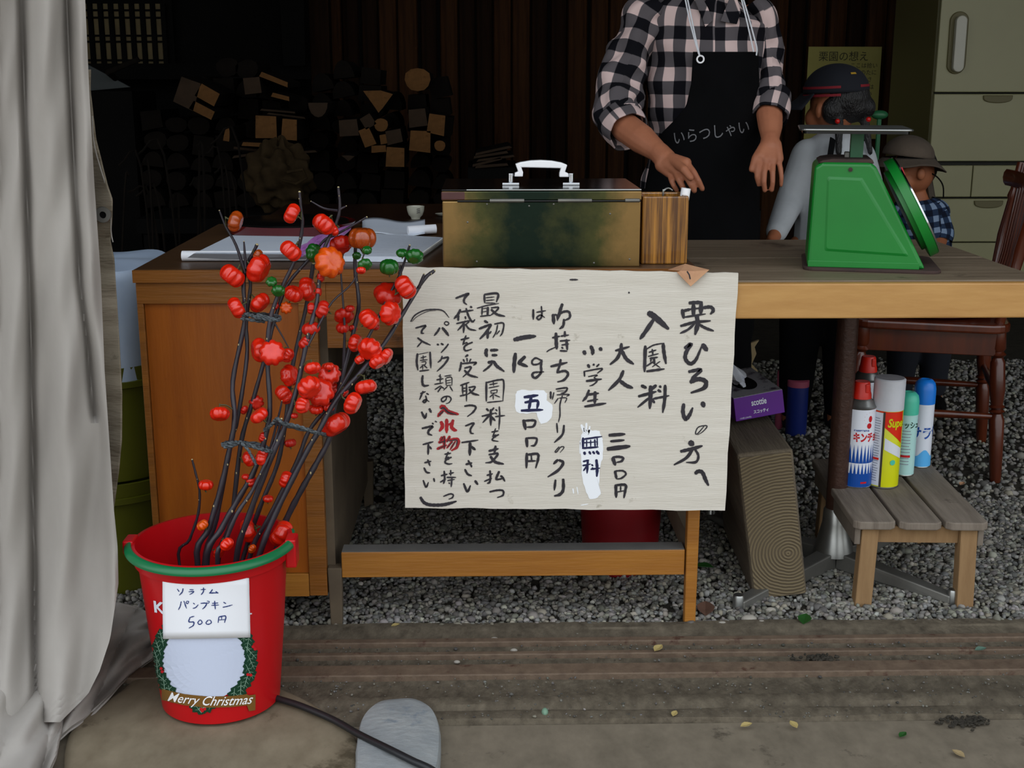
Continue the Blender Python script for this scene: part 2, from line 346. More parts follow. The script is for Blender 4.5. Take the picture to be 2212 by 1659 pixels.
class MB:
    def __init__(s):
        s.v, s.f, s.uv = [], [], None

    def add(s, vs, fs):
        o = len(s.v)
        s.v += [Vector(v) for v in vs]
        s.f += [tuple(i + o for i in f) for f in fs]
        return s

    def box(s, x0, x1, y0, y1, z0, z1, rot=None, about=None):
        vs = [Vector((x, y, z)) for z in (z0, z1) for y in (y0, y1) for x in (x0, x1)]
        if rot is not None:
            c = about or Vector(((x0 + x1) / 2, (y0 + y1) / 2, (z0 + z1) / 2))
            vs = [rot @ (v - c) + c for v in vs]
        return s.add(vs, [(0, 2, 3, 1), (4, 5, 7, 6), (0, 1, 5, 4), (2, 6, 7, 3), (0, 4, 6, 2), (1, 3, 7, 5)])

    def hexa(s, p):
        """eight corners: bottom ring of four, then top ring of four"""
        return s.add(p, [(3, 2, 1, 0), (4, 5, 6, 7), (0, 1, 5, 4), (1, 2, 6, 5), (2, 3, 7, 6), (3, 0, 4, 7)])

    def prism(s, poly, vec):
        n = len(poly)
        a = [Vector(p) for p in poly]
        b = [p + Vector(vec) for p in a]
        return s.add(a + b, [tuple(range(n - 1, -1, -1)), tuple(range(n, 2 * n))] +
                     [(i, (i + 1) % n, n + (i + 1) % n, n + i) for i in range(n)])

    def tube(s, pts, rad, n=10, caps=True):
        pts = [Vector(p) for p in pts]
        if not hasattr(rad, '__len__'):
            rad = [rad] * len(pts)
        vs, fs = [], []
        up = None
        for i, p in enumerate(pts):
            t = (pts[min(i + 1, len(pts) - 1)] - pts[max(i - 1, 0)]).normalized()
            if up is None:
                up = t.orthogonal().normalized()
            up = (up - t * up.dot(t)).normalized()
            w = t.cross(up)
            r = rad[i]
            rr = r if isinstance(r, tuple) else (r, r)
            for k in range(n):
                a = 2 * math.pi * k / n
                vs.append(p + up * math.cos(a) * rr[0] + w * math.sin(a) * rr[1])
        for i in range(len(pts) - 1):
            for k in range(n):
                fs.append((i * n + k, i * n + (k + 1) % n, (i + 1) * n + (k + 1) % n, (i + 1) * n + k))
        if caps:
            fs.append(tuple(range(n - 1, -1, -1)))
            fs.append(tuple((len(pts) - 1) * n + k for k in range(n)))
        return s.add(vs, fs)

    def lathe(s, prof, c=(0, 0, 0), n=32, axis=None, close=True):
        """profile of (radius, height) about a vertical axis (or 'axis')"""
        c = Vector(c)
        q = Vector((0, 0, 1)).rotation_difference(Vector(axis)) if axis is not None else None
        vs, fs = [], []
        for r, z in prof:
            for k in range(n):
                a = 2 * math.pi * k / n
                v = Vector((r * math.cos(a), r * math.sin(a), z))
                vs.append((q @ v if q else v) + c)
        for i in range(len(prof) - 1):
            for k in range(n):
                fs.append((i * n + k, i * n + (k + 1) % n, (i + 1) * n + (k + 1) % n, (i + 1) * n + k))
        if close:
            if prof[0][0] > 1e-6: fs.append(tuple(range(n - 1, -1, -1)))
            if prof[-1][0] > 1e-6: fs.append(tuple((len(prof) - 1) * n + k for k in range(n)))
        return s.add(vs, fs)

    def ell(s, c, r, n=16, m=10, rot=None):
        c = Vector(c)
        r = (r, r, r) if not hasattr(r, '__len__') else r
        vs, fs = [], []
        for i in range(m + 1):
            t = math.pi * i / m
            for k in range(n):
                a = 2 * math.pi * k / n
                v = Vector((r[0] * math.sin(t) * math.cos(a), r[1] * math.sin(t) * math.sin(a), r[2] * math.cos(t)))
                vs.append((rot @ v if rot else v) + c)
        for i in range(m):
            for k in range(n):
                fs.append((i * n + k, (i + 1) * n + k, (i + 1) * n + (k + 1) % n, i * n + (k + 1) % n))
        return s.add(vs, fs)

    def cap(s, a, ra, b, rb, n=14):
        """tapered round-ended limb"""
        a, b = Vector(a), Vector(b)
        s.tube([a, a + (b - a) * 0.5, b], [ra, (ra + rb) / 2, rb], n)
        s.ell(a, ra, n, 8); s.ell(b, rb, n, 8)
        return s

    def grid(s, fn, nu, nv, thick=0.0):
        vs = [fn(i / nu, j / nv) for j in range(nv + 1) for i in range(nu + 1)]
        fs = [(j * (nu + 1) + i, j * (nu + 1) + i + 1, (j + 1) * (nu + 1) + i + 1, (j + 1) * (nu + 1) + i) for j in range(nv) for i in range(nu)]
        return s.add(vs, fs)

    def build(s, name, m, parent=None, smooth=False, bevel=0.0, solid=0.0, origin=None, seg=2, voxel=0.0, sm=0):
        vs = s.v
        if parent is not None:
            o = ORG[parent.name]
        elif origin is not None:
            o = Vector(origin)
        else:
            xs = [v.x for v in vs]; ys = [v.y for v in vs]; zs = [v.z for v in vs]
            o = Vector(((min(xs) + max(xs)) / 2, (min(ys) + max(ys)) / 2, min(zs)))
        me = bpy.data.meshes.new(name)
        me.from_pydata([tuple(v - o) for v in vs], [], s.f)
        me.validate()
        me.materials.append(M[m] if isinstance(m, str) else m)
        bm = bmesh.new(); bm.from_mesh(me)
        if smooth or bevel:
            bmesh.ops.remove_doubles(bm, verts=bm.verts, dist=1e-6)
        bmesh.ops.recalc_face_normals(bm, faces=bm.faces)
        bm.to_mesh(me); bm.free()
        if smooth:
            me.polygons.foreach_set('use_smooth', [True] * len(me.polygons))
        ob = bpy.data.objects.new(name, me)
        COL.objects.link(ob)
        if parent is not None:
            ob.parent = parent
        else:
            ob.location = o
        ORG[ob.name] = o
        if solid:
            d = ob.modifiers.new('solid', 'SOLIDIFY'); d.thickness = solid; d.offset = 0
        if voxel:
            d = ob.modifiers.new('remesh', 'REMESH'); d.mode = 'VOXEL'; d.voxel_size = voxel; d.use_smooth_shade = True
            if sm:
                e = ob.modifiers.new('smooth', 'SMOOTH'); e.iterations = sm; e.factor = 0.6
        if bevel:
            d = ob.modifiers.new('bevel', 'BEVEL'); d.width = bevel; d.segments = seg; d.limit_method = 'ANGLE'
        if smooth and not voxel:
            sharp_edges(me)
        if 'lettering' in name or name.endswith('_print') or name in ('bud_scars', 'handwriting', 'white_overpaint', 'small_print'):
            ob['kind'] = 'stuff'
        return ob

def sharp_edges(me, ang=math.radians(40)):
    bm = bmesh.new(); bm.from_mesh(me)
    for e in bm.edges:
        if len(e.link_faces) == 2 and e.calc_face_angle(0) > ang:
            e.smooth = False
    bm.to_mesh(me); bm.free()

def thing(name, loc, label, cat, group=None, rz=0.0):
    o = bpy.data.objects.new(name, None)
    o.empty_display_size = 0.05
    COL.objects.link(o)
    o.location = loc
    ORG[o.name] = Vector(loc)
    tag(o, label, cat, group)
    return o

def local(name, loc, rz, label, cat, group=None):
    """a thing whose parts are written in its own coordinates"""
    o = thing(name, loc, label, cat, group)
    o.rotation_euler = (0, 0, rz)
    ORG[o.name] = Vector((0, 0, 0))
    return o

def tag(o, label=None, cat=None, group=None, kind=None):
    if label: o['label'] = label
    if cat: o['category'] = cat
    if group: o['group'] = group
    if kind: o['kind'] = kind
    return o

def catmull(pts, n=6):
    pts = [Vector(p) for p in pts]
    if len(pts) < 3:
        return [pts[0].lerp(pts[-1], i / n) for i in range(n + 1)]
    e = [pts[0] * 2 - pts[1]] + pts + [pts[-1] * 2 - pts[-2]]
    out = []
    for i in range(1, len(e) - 2):
        p0, p1, p2, p3 = e[i - 1], e[i], e[i + 1], e[i + 2]
        for k in range(n):
            t = k / n
            out.append(0.5 * ((2 * p1) + (p2 - p0) * t + (2 * p0 - 5 * p1 + 4 * p2 - p3) * t * t + (3 * p1 - p0 - 3 * p2 + p3) * t ** 3))
    out.append(pts[-1])
    return out

def interp(x, tab):
    if x <= tab[0][0]: return tab[0][1]
    for (a, b), (c, d) in zip(tab, tab[1:]):
        if x <= c:
            return b + (d - b) * (x - a) / (c - a)
    return tab[-1][1]

def text2d(body, shear=0.0, bold=0.0):
    c = bpy.data.curves.new('lettering', 'FONT')
    c.body = body; c.shear = shear; c.offset = bold; c.align_x = 'CENTER'; c.resolution_u = 3
    o = bpy.data.objects.new('lettering', c)
    me = o.to_mesh()
    vs = [Vector((v.co.x, v.co.y, 0)) for v in me.vertices]
    fs = [tuple(p.vertices) for p in me.polygons]
    o.to_mesh_clear()
    bpy.data.objects.remove(o); bpy.data.curves.remove(c)
    return vs, fs

def text(mb, body, fn, h, shear=0.0, bold=0.0, sx=1.0):
    """lettering of height h; fn maps (x right, y up) to the surface it is printed on"""
    vs, fs = text2d(body, shear, bold)
    mb.add([fn(v.x * h * sx, v.y * h) for v in vs], fs)
    return mb

def brush(mb, pts, w, fn, t0=0.55, t1=0.5, lift=0.0, n=6):
    """one brush stroke: pts in drawing units with width w, fn maps (x, y, lift) to the surface"""
    c = catmull([Vector((p[0], p[1], 0)) for p in pts], n)
    if len(c) < 2: return
    L, R = [], []
    m = len(c) - 1
    # round-ish ends
    for i, p in enumerate(c):
        t = (c[min(i + 1, m)] - c[max(i - 1, 0)])
        if t.length < 1e-9: t = Vector((1, 0, 0))
        t.normalize()
        nrm = Vector((-t.y, t.x, 0))
        u = i / m
        k = 1.0
        if u < 0.2: k = t0 + (1 - t0) * (u / 0.2) ** 0.5
        if u > 0.7: k = 1 - (1 - t1) * ((u - 0.7) / 0.3) ** 1.5
        k *= 1 + 0.10 * math.sin(i * 1.7 + p.x * 0.05)
        L.append(p + nrm * w * 0.5 * k); R.append(p - nrm * w * 0.5 * k)
    a = c[0] - (c[1] - c[0]).normalized() * w * 0.22 * t0
    b = c[-1] + (c[-1] - c[-2]).normalized() * w * 0.35 * t1
    vs = [a] + L + [b] + R
    k = len(L)
    fs = [(0, 1, k + 2)]
    for i in range(k - 1):
        fs.append((1 + i, 2 + i, k + 3 + i, k + 2 + i))
    fs.append((k, k + 1, 2 * k + 1))
    mb.add([fn(v.x, v.y, lift) for v in vs], fs)

# ---------------------------------------------------------------- the place: ground, threshold, walls, roof
rnd = random.Random(7)
def gd(y): return G(1106, y).y

# ground in front and under everything
mb = MB(); mb.box(-9, 9, -14, gd(1562), -0.06, -0.004)
tag(mb.build('floor_outside', 'concrete'), 'trodden dirty concrete ground in front of the stall', kind='structure')
mb = MB(); mb.box(-4.6, 5.2, gd(1356), 8.2, -0.06, 0.0)
tag(mb.build('floor_inside', 'earth'), 'packed earth floor of the barn', kind='structure')

prof = [(1562, -.01), (1558, .004), (1545, .006), (1534, .0), (1528, .006), (1512, .007), (1505, .001), (1476, .002), (1446, .002), (1430, .002),
        (1417, .002), (1403, .002), (1389, .006), (1371, .010), (1369, .012), (1355, .010), (1354, -.02)]
mb = MB()
N = 120
vs, fs = [], []
for i in range(N + 1):
    x = -2.2 + 6.2 * i / N
    for j, (yy, z) in enumerate(prof):
        vs.append(Vector((x, gd(yy) + 0.002 * math.sin(x * 9 + j), z + (0.0012 * math.sin(x * 17 + j * 2) if 0 < j < len(prof) - 1 else 0))))
n = len(prof)
for i in range(N):
    for j in range(n - 1):
        fs.append((i * n + j, (i + 1) * n + j, (i + 1) * n + j + 1, i * n + j + 1))
mb.add(vs, fs)
trim = mb.build('trim_1', 'rail_dirt', smooth=True)
tag(trim, 'gritty stepped threshold with sliding door rails', kind='structure')
for (ya, yb, h) in ((1400, 1391, .0135), (1426, 1419, .0125), (1471, 1448, .0135)):
    mb = MB()
    for k in range(20):
        x0 = -2.2 + 6.2 * k / 20
        mb.box(x0, x0 + 6.2 / 20, gd(ya), gd(yb), -0.004, h)
    mb.build('rail', 'rail_rust', trim, bevel=0.002)

def pebbles(name, xr, yr, count, rr, seed, label, zmax=0.012, keep=None, dim=1.0):
    rs = np.random.RandomState(seed)
    t = (1 + 5 ** .5) / 2
    iv = np.array([(-1, t, 0), (1, t, 0), (-1, -t, 0), (1, -t, 0), (0, -1, t), (0, 1, t), (0, -1, -t), (0, 1, -t), (t, 0, -1), (t, 0, 1), (-t, 0, -1), (-t, 0, 1)], float)
    iv /= np.linalg.norm(iv[0])
    it = np.array([(0, 11, 5), (0, 5, 1), (0, 1, 7), (0, 7, 10), (0, 10, 11), (1, 5, 9), (5, 11, 4), (11, 10, 2), (10, 7, 6), (7, 1, 8), (3, 9, 4), (3, 4, 2), (3, 2, 6), (3, 6, 8), (3, 8, 9), (4, 9, 5), (2, 4, 11), (6, 2, 10), (8, 6, 7), (9, 8, 1)])
    x = rs.uniform(xr[0], xr[1], count); y = rs.uniform(yr[0], yr[1], count)
    r = rs.uniform(rr[0], rr[1], count) * np.where(rs.rand(count) > .96, 1.5, 1.0)
    z = r * 0.3 + rs.rand(count) * zmax * (0.4 + 0.6 * np.sin(x * 7 + 1) * np.cos(y * 6))
    if keep is not None:
        k = keep(x, y); x, y, z, r = x[k], y[k], z[k], r[k]; count = len(x)
    s = r[:, None] * rs.uniform(.55, 1.25, (count, 3)); s[:, 2] *= .8
    a = rs.uniform(0, 2 * np.pi, count); ca, sa = np.cos(a), np.sin(a)
    V = iv[None] * rs.uniform(.78, 1.18, (count, 12, 1)) * s[:, None]
    X = V[..., 0] * ca[:, None] - V[..., 1] * sa[:, None] + x[:, None]
    Y = V[..., 0] * sa[:, None] + V[..., 1] * ca[:, None] + y[:, None]
    V = np.stack([X, Y, V[..., 2] + z[:, None]], -1).reshape(-1, 3)
    T = (it[None] + (np.arange(count) * 12)[:, None, None]).reshape(-1, 3)
    me = bpy.data.meshes.new(name)
    me.vertices.add(len(V)); me.vertices.foreach_set('co', V.ravel())
    me.loops.add(len(T) * 3); me.loops.foreach_set('vertex_index', T.ravel().astype(np.int32))
    me.polygons.add(len(T)); me.polygons.foreach_set('loop_start', np.arange(0, len(T) * 3, 3, dtype=np.int32))
    me.update(calc_edges=True)
    g = dim * rs.uniform(.07, .30, count) ** 1.0 * np.where(rs.rand(count) > .93, 1.5, 1.0)
    tint = np.stack([g * rs.uniform(.96, 1.10, count) * .92, g * .9, g * rs.uniform(.78, 1.02, count) * .86, np.ones(count)], -1)
    at = me.attributes.new('tone', 'FLOAT_COLOR', 'POINT')
    at.data.foreach_set('color', np.repeat(tint, 12, axis=0).ravel())
    me.materials.append(M['gravel'])
    o = bpy.data.objects.new(name, me); COL.objects.link(o)
    tag(o, label, 'gravel', kind='stuff')
    return o

pebbles('gravel', (-1.0, 1.75), (gd(1358), 3.05), 30000, (.0045, .0085), 3, 'loose grey crushed gravel under the desk and table')
pebbles('gravel', (-0.6, 2.9), (3.05, 4.7), 20000, (.006, .010), 4, 'finer looking grey gravel farther back under the chairs')
pebbles('grit', (-1.0, 1.8), (gd(1562), gd(1358)), 2600, (.0008, .0028), 5, 'scattered grit lying in the grooves of the threshold', zmax=.004, dim=.62)
for o in (bpy.data.objects['grit'],): o.location.z = 0.004

# back wall of upright cedar boards
WD = 7.0
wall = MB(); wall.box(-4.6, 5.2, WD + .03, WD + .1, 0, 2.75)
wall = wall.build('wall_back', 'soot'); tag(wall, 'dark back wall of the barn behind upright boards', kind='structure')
x = P(698, 200, WD).x
k = 0
shared = []
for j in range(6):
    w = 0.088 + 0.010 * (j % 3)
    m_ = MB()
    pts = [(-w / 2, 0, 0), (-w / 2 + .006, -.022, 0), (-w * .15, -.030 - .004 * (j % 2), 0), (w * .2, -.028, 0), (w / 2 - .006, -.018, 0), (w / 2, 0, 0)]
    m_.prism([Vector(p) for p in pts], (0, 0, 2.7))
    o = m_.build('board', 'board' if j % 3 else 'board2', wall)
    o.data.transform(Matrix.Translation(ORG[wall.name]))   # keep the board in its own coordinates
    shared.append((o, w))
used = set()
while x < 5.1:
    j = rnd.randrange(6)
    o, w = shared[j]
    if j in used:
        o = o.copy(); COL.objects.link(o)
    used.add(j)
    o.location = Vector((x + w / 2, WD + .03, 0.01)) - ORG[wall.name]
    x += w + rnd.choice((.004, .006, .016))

wl = MB(); wl.box(-4.6, -4.5, 1.9, 7.1, 0, 2.75)
tag(wl.build('wall_left', 'soot'), 'dark plank wall on the left of the barn', kind='structure')
wr = MB(); wr.box(5.1, 5.2, 1.9, 7.1, 0, 2.75)
tag(wr.build('wall_right', 'board2'), 'dark plank wall on the right of the barn', kind='structure')
cl = MB(); cl.box(-4.8, 5.4, 1.35, 7.3, 2.72, 2.80)
tag(cl.build('ceiling', 'soot'), 'sooty plank roof over the stall', kind='structure')

# lattice window in the dark left part of the back wall
a, b = P(150, 8, 6.95), P(362, 146, 6.95)
win = MB(); win.box(a.x - .04, b.x + .04, 6.96, 6.99, b.z - .05, a.z + .04)
win = win.build('window_1', 'soot'); tag(win, 'small lattice window with papered panes behind the curtain edge', kind='structure')
pane = MB(); pane.box(a.x, b.x, 6.945, 6.955, b.z, a.z); pane.build('pane', 'shoji', win)
nx = 9
for i in range(nx + 1):
    x = a.x + (b.x - a.x) * i / nx
    m_ = MB(); m_.box(x - .012, x + .012, 6.92, 6.945, b.z, a.z); m_.build('lattice_bar', 'soot', win)
for yy in (22, 38, 77, 90, 130):
    z = P(250, yy, 6.93).z
    m_ = MB(); m_.box(a.x, b.x, 6.93, 6.945, z - .005, z + .005); m_.build('lattice_bar', 'soot', win)
# dim post and hanging sheet left of the boards
a, b = P(596, 45, 6.6), P(668, 142, 6.6)
m_ = MB(); m_.prism([(a.x, 6.6, 2.72), (b.x, 6.6, 2.72), (b.x - .02, 6.6, b.z), (a.x + .03, 6.6, b.z)], (0, .02, 0))
o = m_.build('hanging_board', 'soot'); tag(o, 'dark grey board hanging high beside the upright boards', 'board')
p0 = P(690, 0, 6.8).x
m_ = MB(); m_.box(p0 - .05, p0 + .05, 6.75, 6.87, 0, 2.72)
tag(m_.build('trim_2', 'board2'), 'dark post at the left end of the upright boards', kind='structure')
m_ = MB(); z = P(500, 150, 6.7).z
m_.box(-4.5, p0 - .05, 6.72, 6.9, z - .05, z + .03)
tag(m_.build('trim_3', 'soot'), 'sooty rail across the dark left wall', kind='structure')

# poster
a = P(1746, 101, 6.965); b = P(1904, 101, 6.965); c_ = P(1900, 300, 6.965)
th = thing('wall_poster', ((a.x + b.x) / 2, 6.965, c_.z), 'yellowed handwritten notice pinned to the back wall behind the child in a cap', 'notice')
m_ = MB()
m_.box(a.x, b.x, 6.955, 6.962, c_.z, a.z); m_.build('sheet', 'poster', th)
def wallmap(px, py, s=1.0, D=6.950):
    o = P(px, py, D)
    return lambda x, y: Vector((o.x + x * s, D, o.z + y * s))
m_ = MB()
text(m_, '栗園の想え', wallmap(1822, 130, D=6.952), .055)
for i, (line, yy) in enumerate((('ここは拾い', 146), ('栗のたに', 161), ('大きさ', 176), ('の方は', 192), ('下さい', 207))):
    text(m_, line, wallmap(1866 + (i % 2) * 4, yy, D=6.952), .030)
m_.build('lettering', 'dim_ink', th)

# refrigerator
FD = 6.0
fl = P(2028, 60, FD).x
fr = thing('refrigerator', (fl + .33, FD + .32, 0), 'cream refrigerator with upper door and lower drawers behind the chairs', 'refrigerator')
m_ = MB(); m_.box(fl, fl + .68, FD + .03, FD + .66, .02, 1.78); m_.build('body', 'fridge_side', fr, bevel=.006)
m_ = MB(); m_.box(fl + .01, fl + .67, FD + .02, FD + .04, .04, 1.76); m_.build('gasket', 'fridge_gap', fr)
zs = [1.77] + [P(2100, y, FD).z for y in (200, 352, 427)] + [.30, .05]
names = ['door', 'drawer', 'drawer', 'drawer', 'drawer']
ztop = [1.77, P(2100, 203, FD).z, P(2100, 357, FD).z, P(2100, 429, FD).z, .295]
zbot = [P(2100, 199, FD).z, P(2100, 348, FD).z, P(2100, 425, FD).z, .30, .05]
for i in range(5):
    xr_ = [(fl, fl + .68)]
    if i == 2:
        xm = P(2098, 390, FD).x
        xr_ = [(fl, xm - .002), (xm + .002, fl + .68)]
    for (xa, xb) in xr_:
        m_ = MB(); m_.box(xa, xb, FD - .012, FD + .022, zbot[i], ztop[i])
        d = m_.build(names[i], 'fridge', fr, bevel=.004)
        if i == 0:
            h = MB(); hx = P(2066, 90, FD).x; za, zb = P(2066, 25, FD).z, P(2066, 160, FD).z
            for (w, y0, y1, mt, nm) in ((.044, -.024, -.010, 'fridge_side', 'handle_plate'), (.026, -.055, -.026, 'fridge', 'handle')):
                h = MB()
                pts = []
                for q in range(24):
                    an = 2 * math.pi * q / 24
                    cz = (za - w) if math.sin(an) > 0 else (zb + w)
                    if w < .03: cz = (za - .045) if math.sin(an) > 0 else (zb + .035)
                    pts.append(Vector((hx + w * math.cos(an), FD + y0, cz + w * math.sin(an))))
                h.prism(pts, (0, y1 - y0, 0)); h.build(nm, 'fridge_side' if nm == 'handle_plate' else 'ceramic', d, bevel=.004)
        if i in (1, 3):
            hp = P(2153 if i == 1 else 2133, 204 if i == 1 else 431, FD)
            h = MB()
            pts = [Vector((hp.x + .07 * math.cos(an), FD - .012, hp.z - .035 * abs(math.sin(an)) ** .5 - .004)) for an in [math.pi * q / 12 for q in range(13)]]
            h.prism(pts, (0, -.012, 0)); h.build('handle', 'fridge_side', d, bevel=.003)

# ---------------------------------------------------------------- firewood pile
def log_end(kind, w, h, rs):
    if kind == 'sq':
        return [(-w / 2, -h / 2), (w / 2, -h / 2 + rs.uniform(-.1, .1) * h), (w / 2 * rs.uniform(.85, 1), h / 2), (-w / 2 * rs.uniform(.85, 1), h / 2)]
    if kind == 'tri':
        return [(-w * .55, h / 2), (-w * .1, -h * .3), (0, -h / 2), (w * .15, -h * .3), (w * .55, h * .35), (w * .1, h * .52)]
    if kind == 'half':
        return [(w / 2 * math.cos(a), -h * .4 + h * .9 * math.sin(a)) for a in [math.pi * q / 8 for q in range(9)]]
    return [(w / 2 * math.cos(a) * (1 + .06 * math.sin(3 * a)), h / 2 * math.sin(a) * (1 + .07 * math.cos(2 * a))) for a in [2 * math.pi * q / 12 for q in range(12)]]

def firewood(px, py, wp, hp, kind, tone, label, D=5.2, rot=0, length=.36, group='split firewood stacked in the dark corner', yaw=0.0):
    c = P(px, py, D); s = pxm(D, c.z)
    pts = log_end(kind, wp * s, hp * s, rnd)
    ca, sa = math.cos(math.radians(rot)), math.sin(math.radians(rot))
    pts = [(x * ca - z * sa, x * sa + z * ca) for x, z in pts]
    th = thing('firewood_log', (c.x, D, c.z - hp * s / 2), label, 'firewood', group)
    if yaw: th.rotation_euler = (0, 0, yaw)
    m_ = MB(); m_.prism([Vector((c.x + x * .99, D + .004, c.z + z * .99)) for x, z in pts], (0, length, 0)); m_.build('bark', 'bark', th)
    m_ = MB(); m_.prism([Vector((c.x + x, D, c.z + z)) for x, z in pts], (0, .006, 0)); m_.build('cut_end', tone, th)
    return th

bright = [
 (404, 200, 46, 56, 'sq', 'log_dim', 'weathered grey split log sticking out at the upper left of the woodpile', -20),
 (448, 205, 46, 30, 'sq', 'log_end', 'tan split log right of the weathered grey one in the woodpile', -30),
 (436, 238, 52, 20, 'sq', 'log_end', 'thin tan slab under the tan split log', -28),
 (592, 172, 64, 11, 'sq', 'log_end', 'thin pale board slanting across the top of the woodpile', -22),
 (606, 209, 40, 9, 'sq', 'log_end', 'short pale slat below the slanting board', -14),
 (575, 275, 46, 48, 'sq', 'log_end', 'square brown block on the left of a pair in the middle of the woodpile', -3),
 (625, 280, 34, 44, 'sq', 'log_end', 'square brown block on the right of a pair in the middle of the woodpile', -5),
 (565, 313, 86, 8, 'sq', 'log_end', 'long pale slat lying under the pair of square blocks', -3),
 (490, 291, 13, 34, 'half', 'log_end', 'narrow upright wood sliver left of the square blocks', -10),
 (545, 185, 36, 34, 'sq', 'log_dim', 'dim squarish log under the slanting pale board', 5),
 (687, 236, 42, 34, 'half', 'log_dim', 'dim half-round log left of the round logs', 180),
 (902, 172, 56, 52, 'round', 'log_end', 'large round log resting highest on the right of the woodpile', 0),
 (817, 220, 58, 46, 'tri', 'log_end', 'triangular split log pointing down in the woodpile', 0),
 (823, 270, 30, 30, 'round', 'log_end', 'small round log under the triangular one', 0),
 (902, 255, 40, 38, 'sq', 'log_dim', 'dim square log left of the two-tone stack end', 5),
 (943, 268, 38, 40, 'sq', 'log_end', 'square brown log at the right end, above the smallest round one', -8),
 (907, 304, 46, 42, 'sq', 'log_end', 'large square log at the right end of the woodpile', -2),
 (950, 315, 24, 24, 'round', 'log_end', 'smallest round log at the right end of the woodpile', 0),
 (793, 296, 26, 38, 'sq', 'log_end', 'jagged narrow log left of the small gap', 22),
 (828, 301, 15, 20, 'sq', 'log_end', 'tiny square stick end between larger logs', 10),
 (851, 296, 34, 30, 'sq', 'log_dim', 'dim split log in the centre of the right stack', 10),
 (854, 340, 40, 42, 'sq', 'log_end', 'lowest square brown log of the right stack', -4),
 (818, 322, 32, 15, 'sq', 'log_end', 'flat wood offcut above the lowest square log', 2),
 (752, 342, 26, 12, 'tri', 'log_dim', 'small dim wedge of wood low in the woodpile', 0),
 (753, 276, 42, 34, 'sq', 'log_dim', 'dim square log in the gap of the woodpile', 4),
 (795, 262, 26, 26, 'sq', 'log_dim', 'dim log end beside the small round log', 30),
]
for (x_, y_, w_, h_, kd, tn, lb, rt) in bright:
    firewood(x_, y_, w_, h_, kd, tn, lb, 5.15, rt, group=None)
# thin planks stacked at the right and left, dark
for i, (x_, y_, w_, h_, rt) in enumerate(((1066, 325, 82, 5, 12), (1060, 334, 76, 5, 9), (1070, 342, 84, 5, 7), (1052, 350, 66, 5, 14), (1062, 358, 72, 6, 4), 
                                           (560, 325, 110, 5, -6), (540, 334, 80, 5, 8), (600, 240, 76, 4, -5), (618, 250, 84, 4, -7), (640, 330, 90, 5, 4))):
    firewood(x_, y_, w_, h_, 'sq', 'log_dim', 'thin dark plank end in a low stack of boards', 5.3, rt, group='thin planks stacked low by the back wall')
xa, xb, zt_ = P(1010, 360, 5.3).x, P(1120, 360, 5.3).x, P(1060, 362, 5.3).z
m_ = MB(); m_.box(xa, xb, 5.32, 5.8, 0, zt_)
o = m_.build('wooden_crate', 'soot', bevel=.004); tag(o, 'sooty crate under the thin planks left of the person', 'crate')
# the dark body of the pile behind the bright ends
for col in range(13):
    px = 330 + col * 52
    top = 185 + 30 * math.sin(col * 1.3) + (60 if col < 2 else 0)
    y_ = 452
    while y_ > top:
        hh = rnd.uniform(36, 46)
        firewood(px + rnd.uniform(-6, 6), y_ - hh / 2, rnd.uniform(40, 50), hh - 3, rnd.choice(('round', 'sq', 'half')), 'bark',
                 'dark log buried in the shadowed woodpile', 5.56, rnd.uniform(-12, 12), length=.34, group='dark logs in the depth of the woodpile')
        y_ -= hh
zr = P(640, 462, 5.3).z
m_ = MB()
xa, xb = P(290, 460, 5.1).x, P(1000, 460, 5.1).x
sh = thing('wood_rack', ((xa + xb) / 2, 5.5, 0), 'low sooty rack carrying the firewood pile', 'rack')
m_.box(xa, xb, 5.12, 6.0, zr - .06, zr); m_.build('deck', 'soot', sh)
for xx in (xa + .05, (xa + xb) / 2, xb - .05):
    for yy in (5.17, 5.95):
        m_ = MB(); m_.box(xx - .03, xx + .03, yy - .03, yy + .03, 0, zr - .06); m_.build('leg', 'soot', sh)

# crumpled sack on the pile
c = P(605, 400, 4.95)
def sackp(u, v):
    a = u * 2 * math.pi; t = v * math.pi
    r = 1 + .12 * math.sin(5 * a + 3 * t) + .08 * math.sin(9 * a - 5 * t) + .06 * math.sin(14 * t + 2 * a)
    return Vector((c.x + .125 * r * math.sin(t) * math.cos(a), c.y + .10 * r * math.sin(t) * math.sin(a), c.z + .02 + .155 * r * math.cos(t) * (.9 if t < 1.57 else .75)))
m_ = MB(); m_.grid(sackp, 60, 40)
o = m_.build('jute_sack', 'sack', smooth=True); tag(o, 'crumpled brown jute sack slumped below the woodpile', 'sack')
sk = o
m_ = MB(); m_.tube([P(620, 372, 4.83), P(655, 366, 4.82), P(662, 384, 4.82), P(640, 397, 4.82), P(610, 390, 4.83)], .006, 8); m_.build('rim', 'sack', sk, smooth=True)
bz = c.z - .155 * .75
m_ = MB(); m_.box(c.x - .18, c.x + .2, 4.85, 5.1, 0, bz + .012)
o = m_.build('wooden_crate', 'soot', bevel=.004); tag(o, 'sooty crate under the crumpled sack', 'crate')

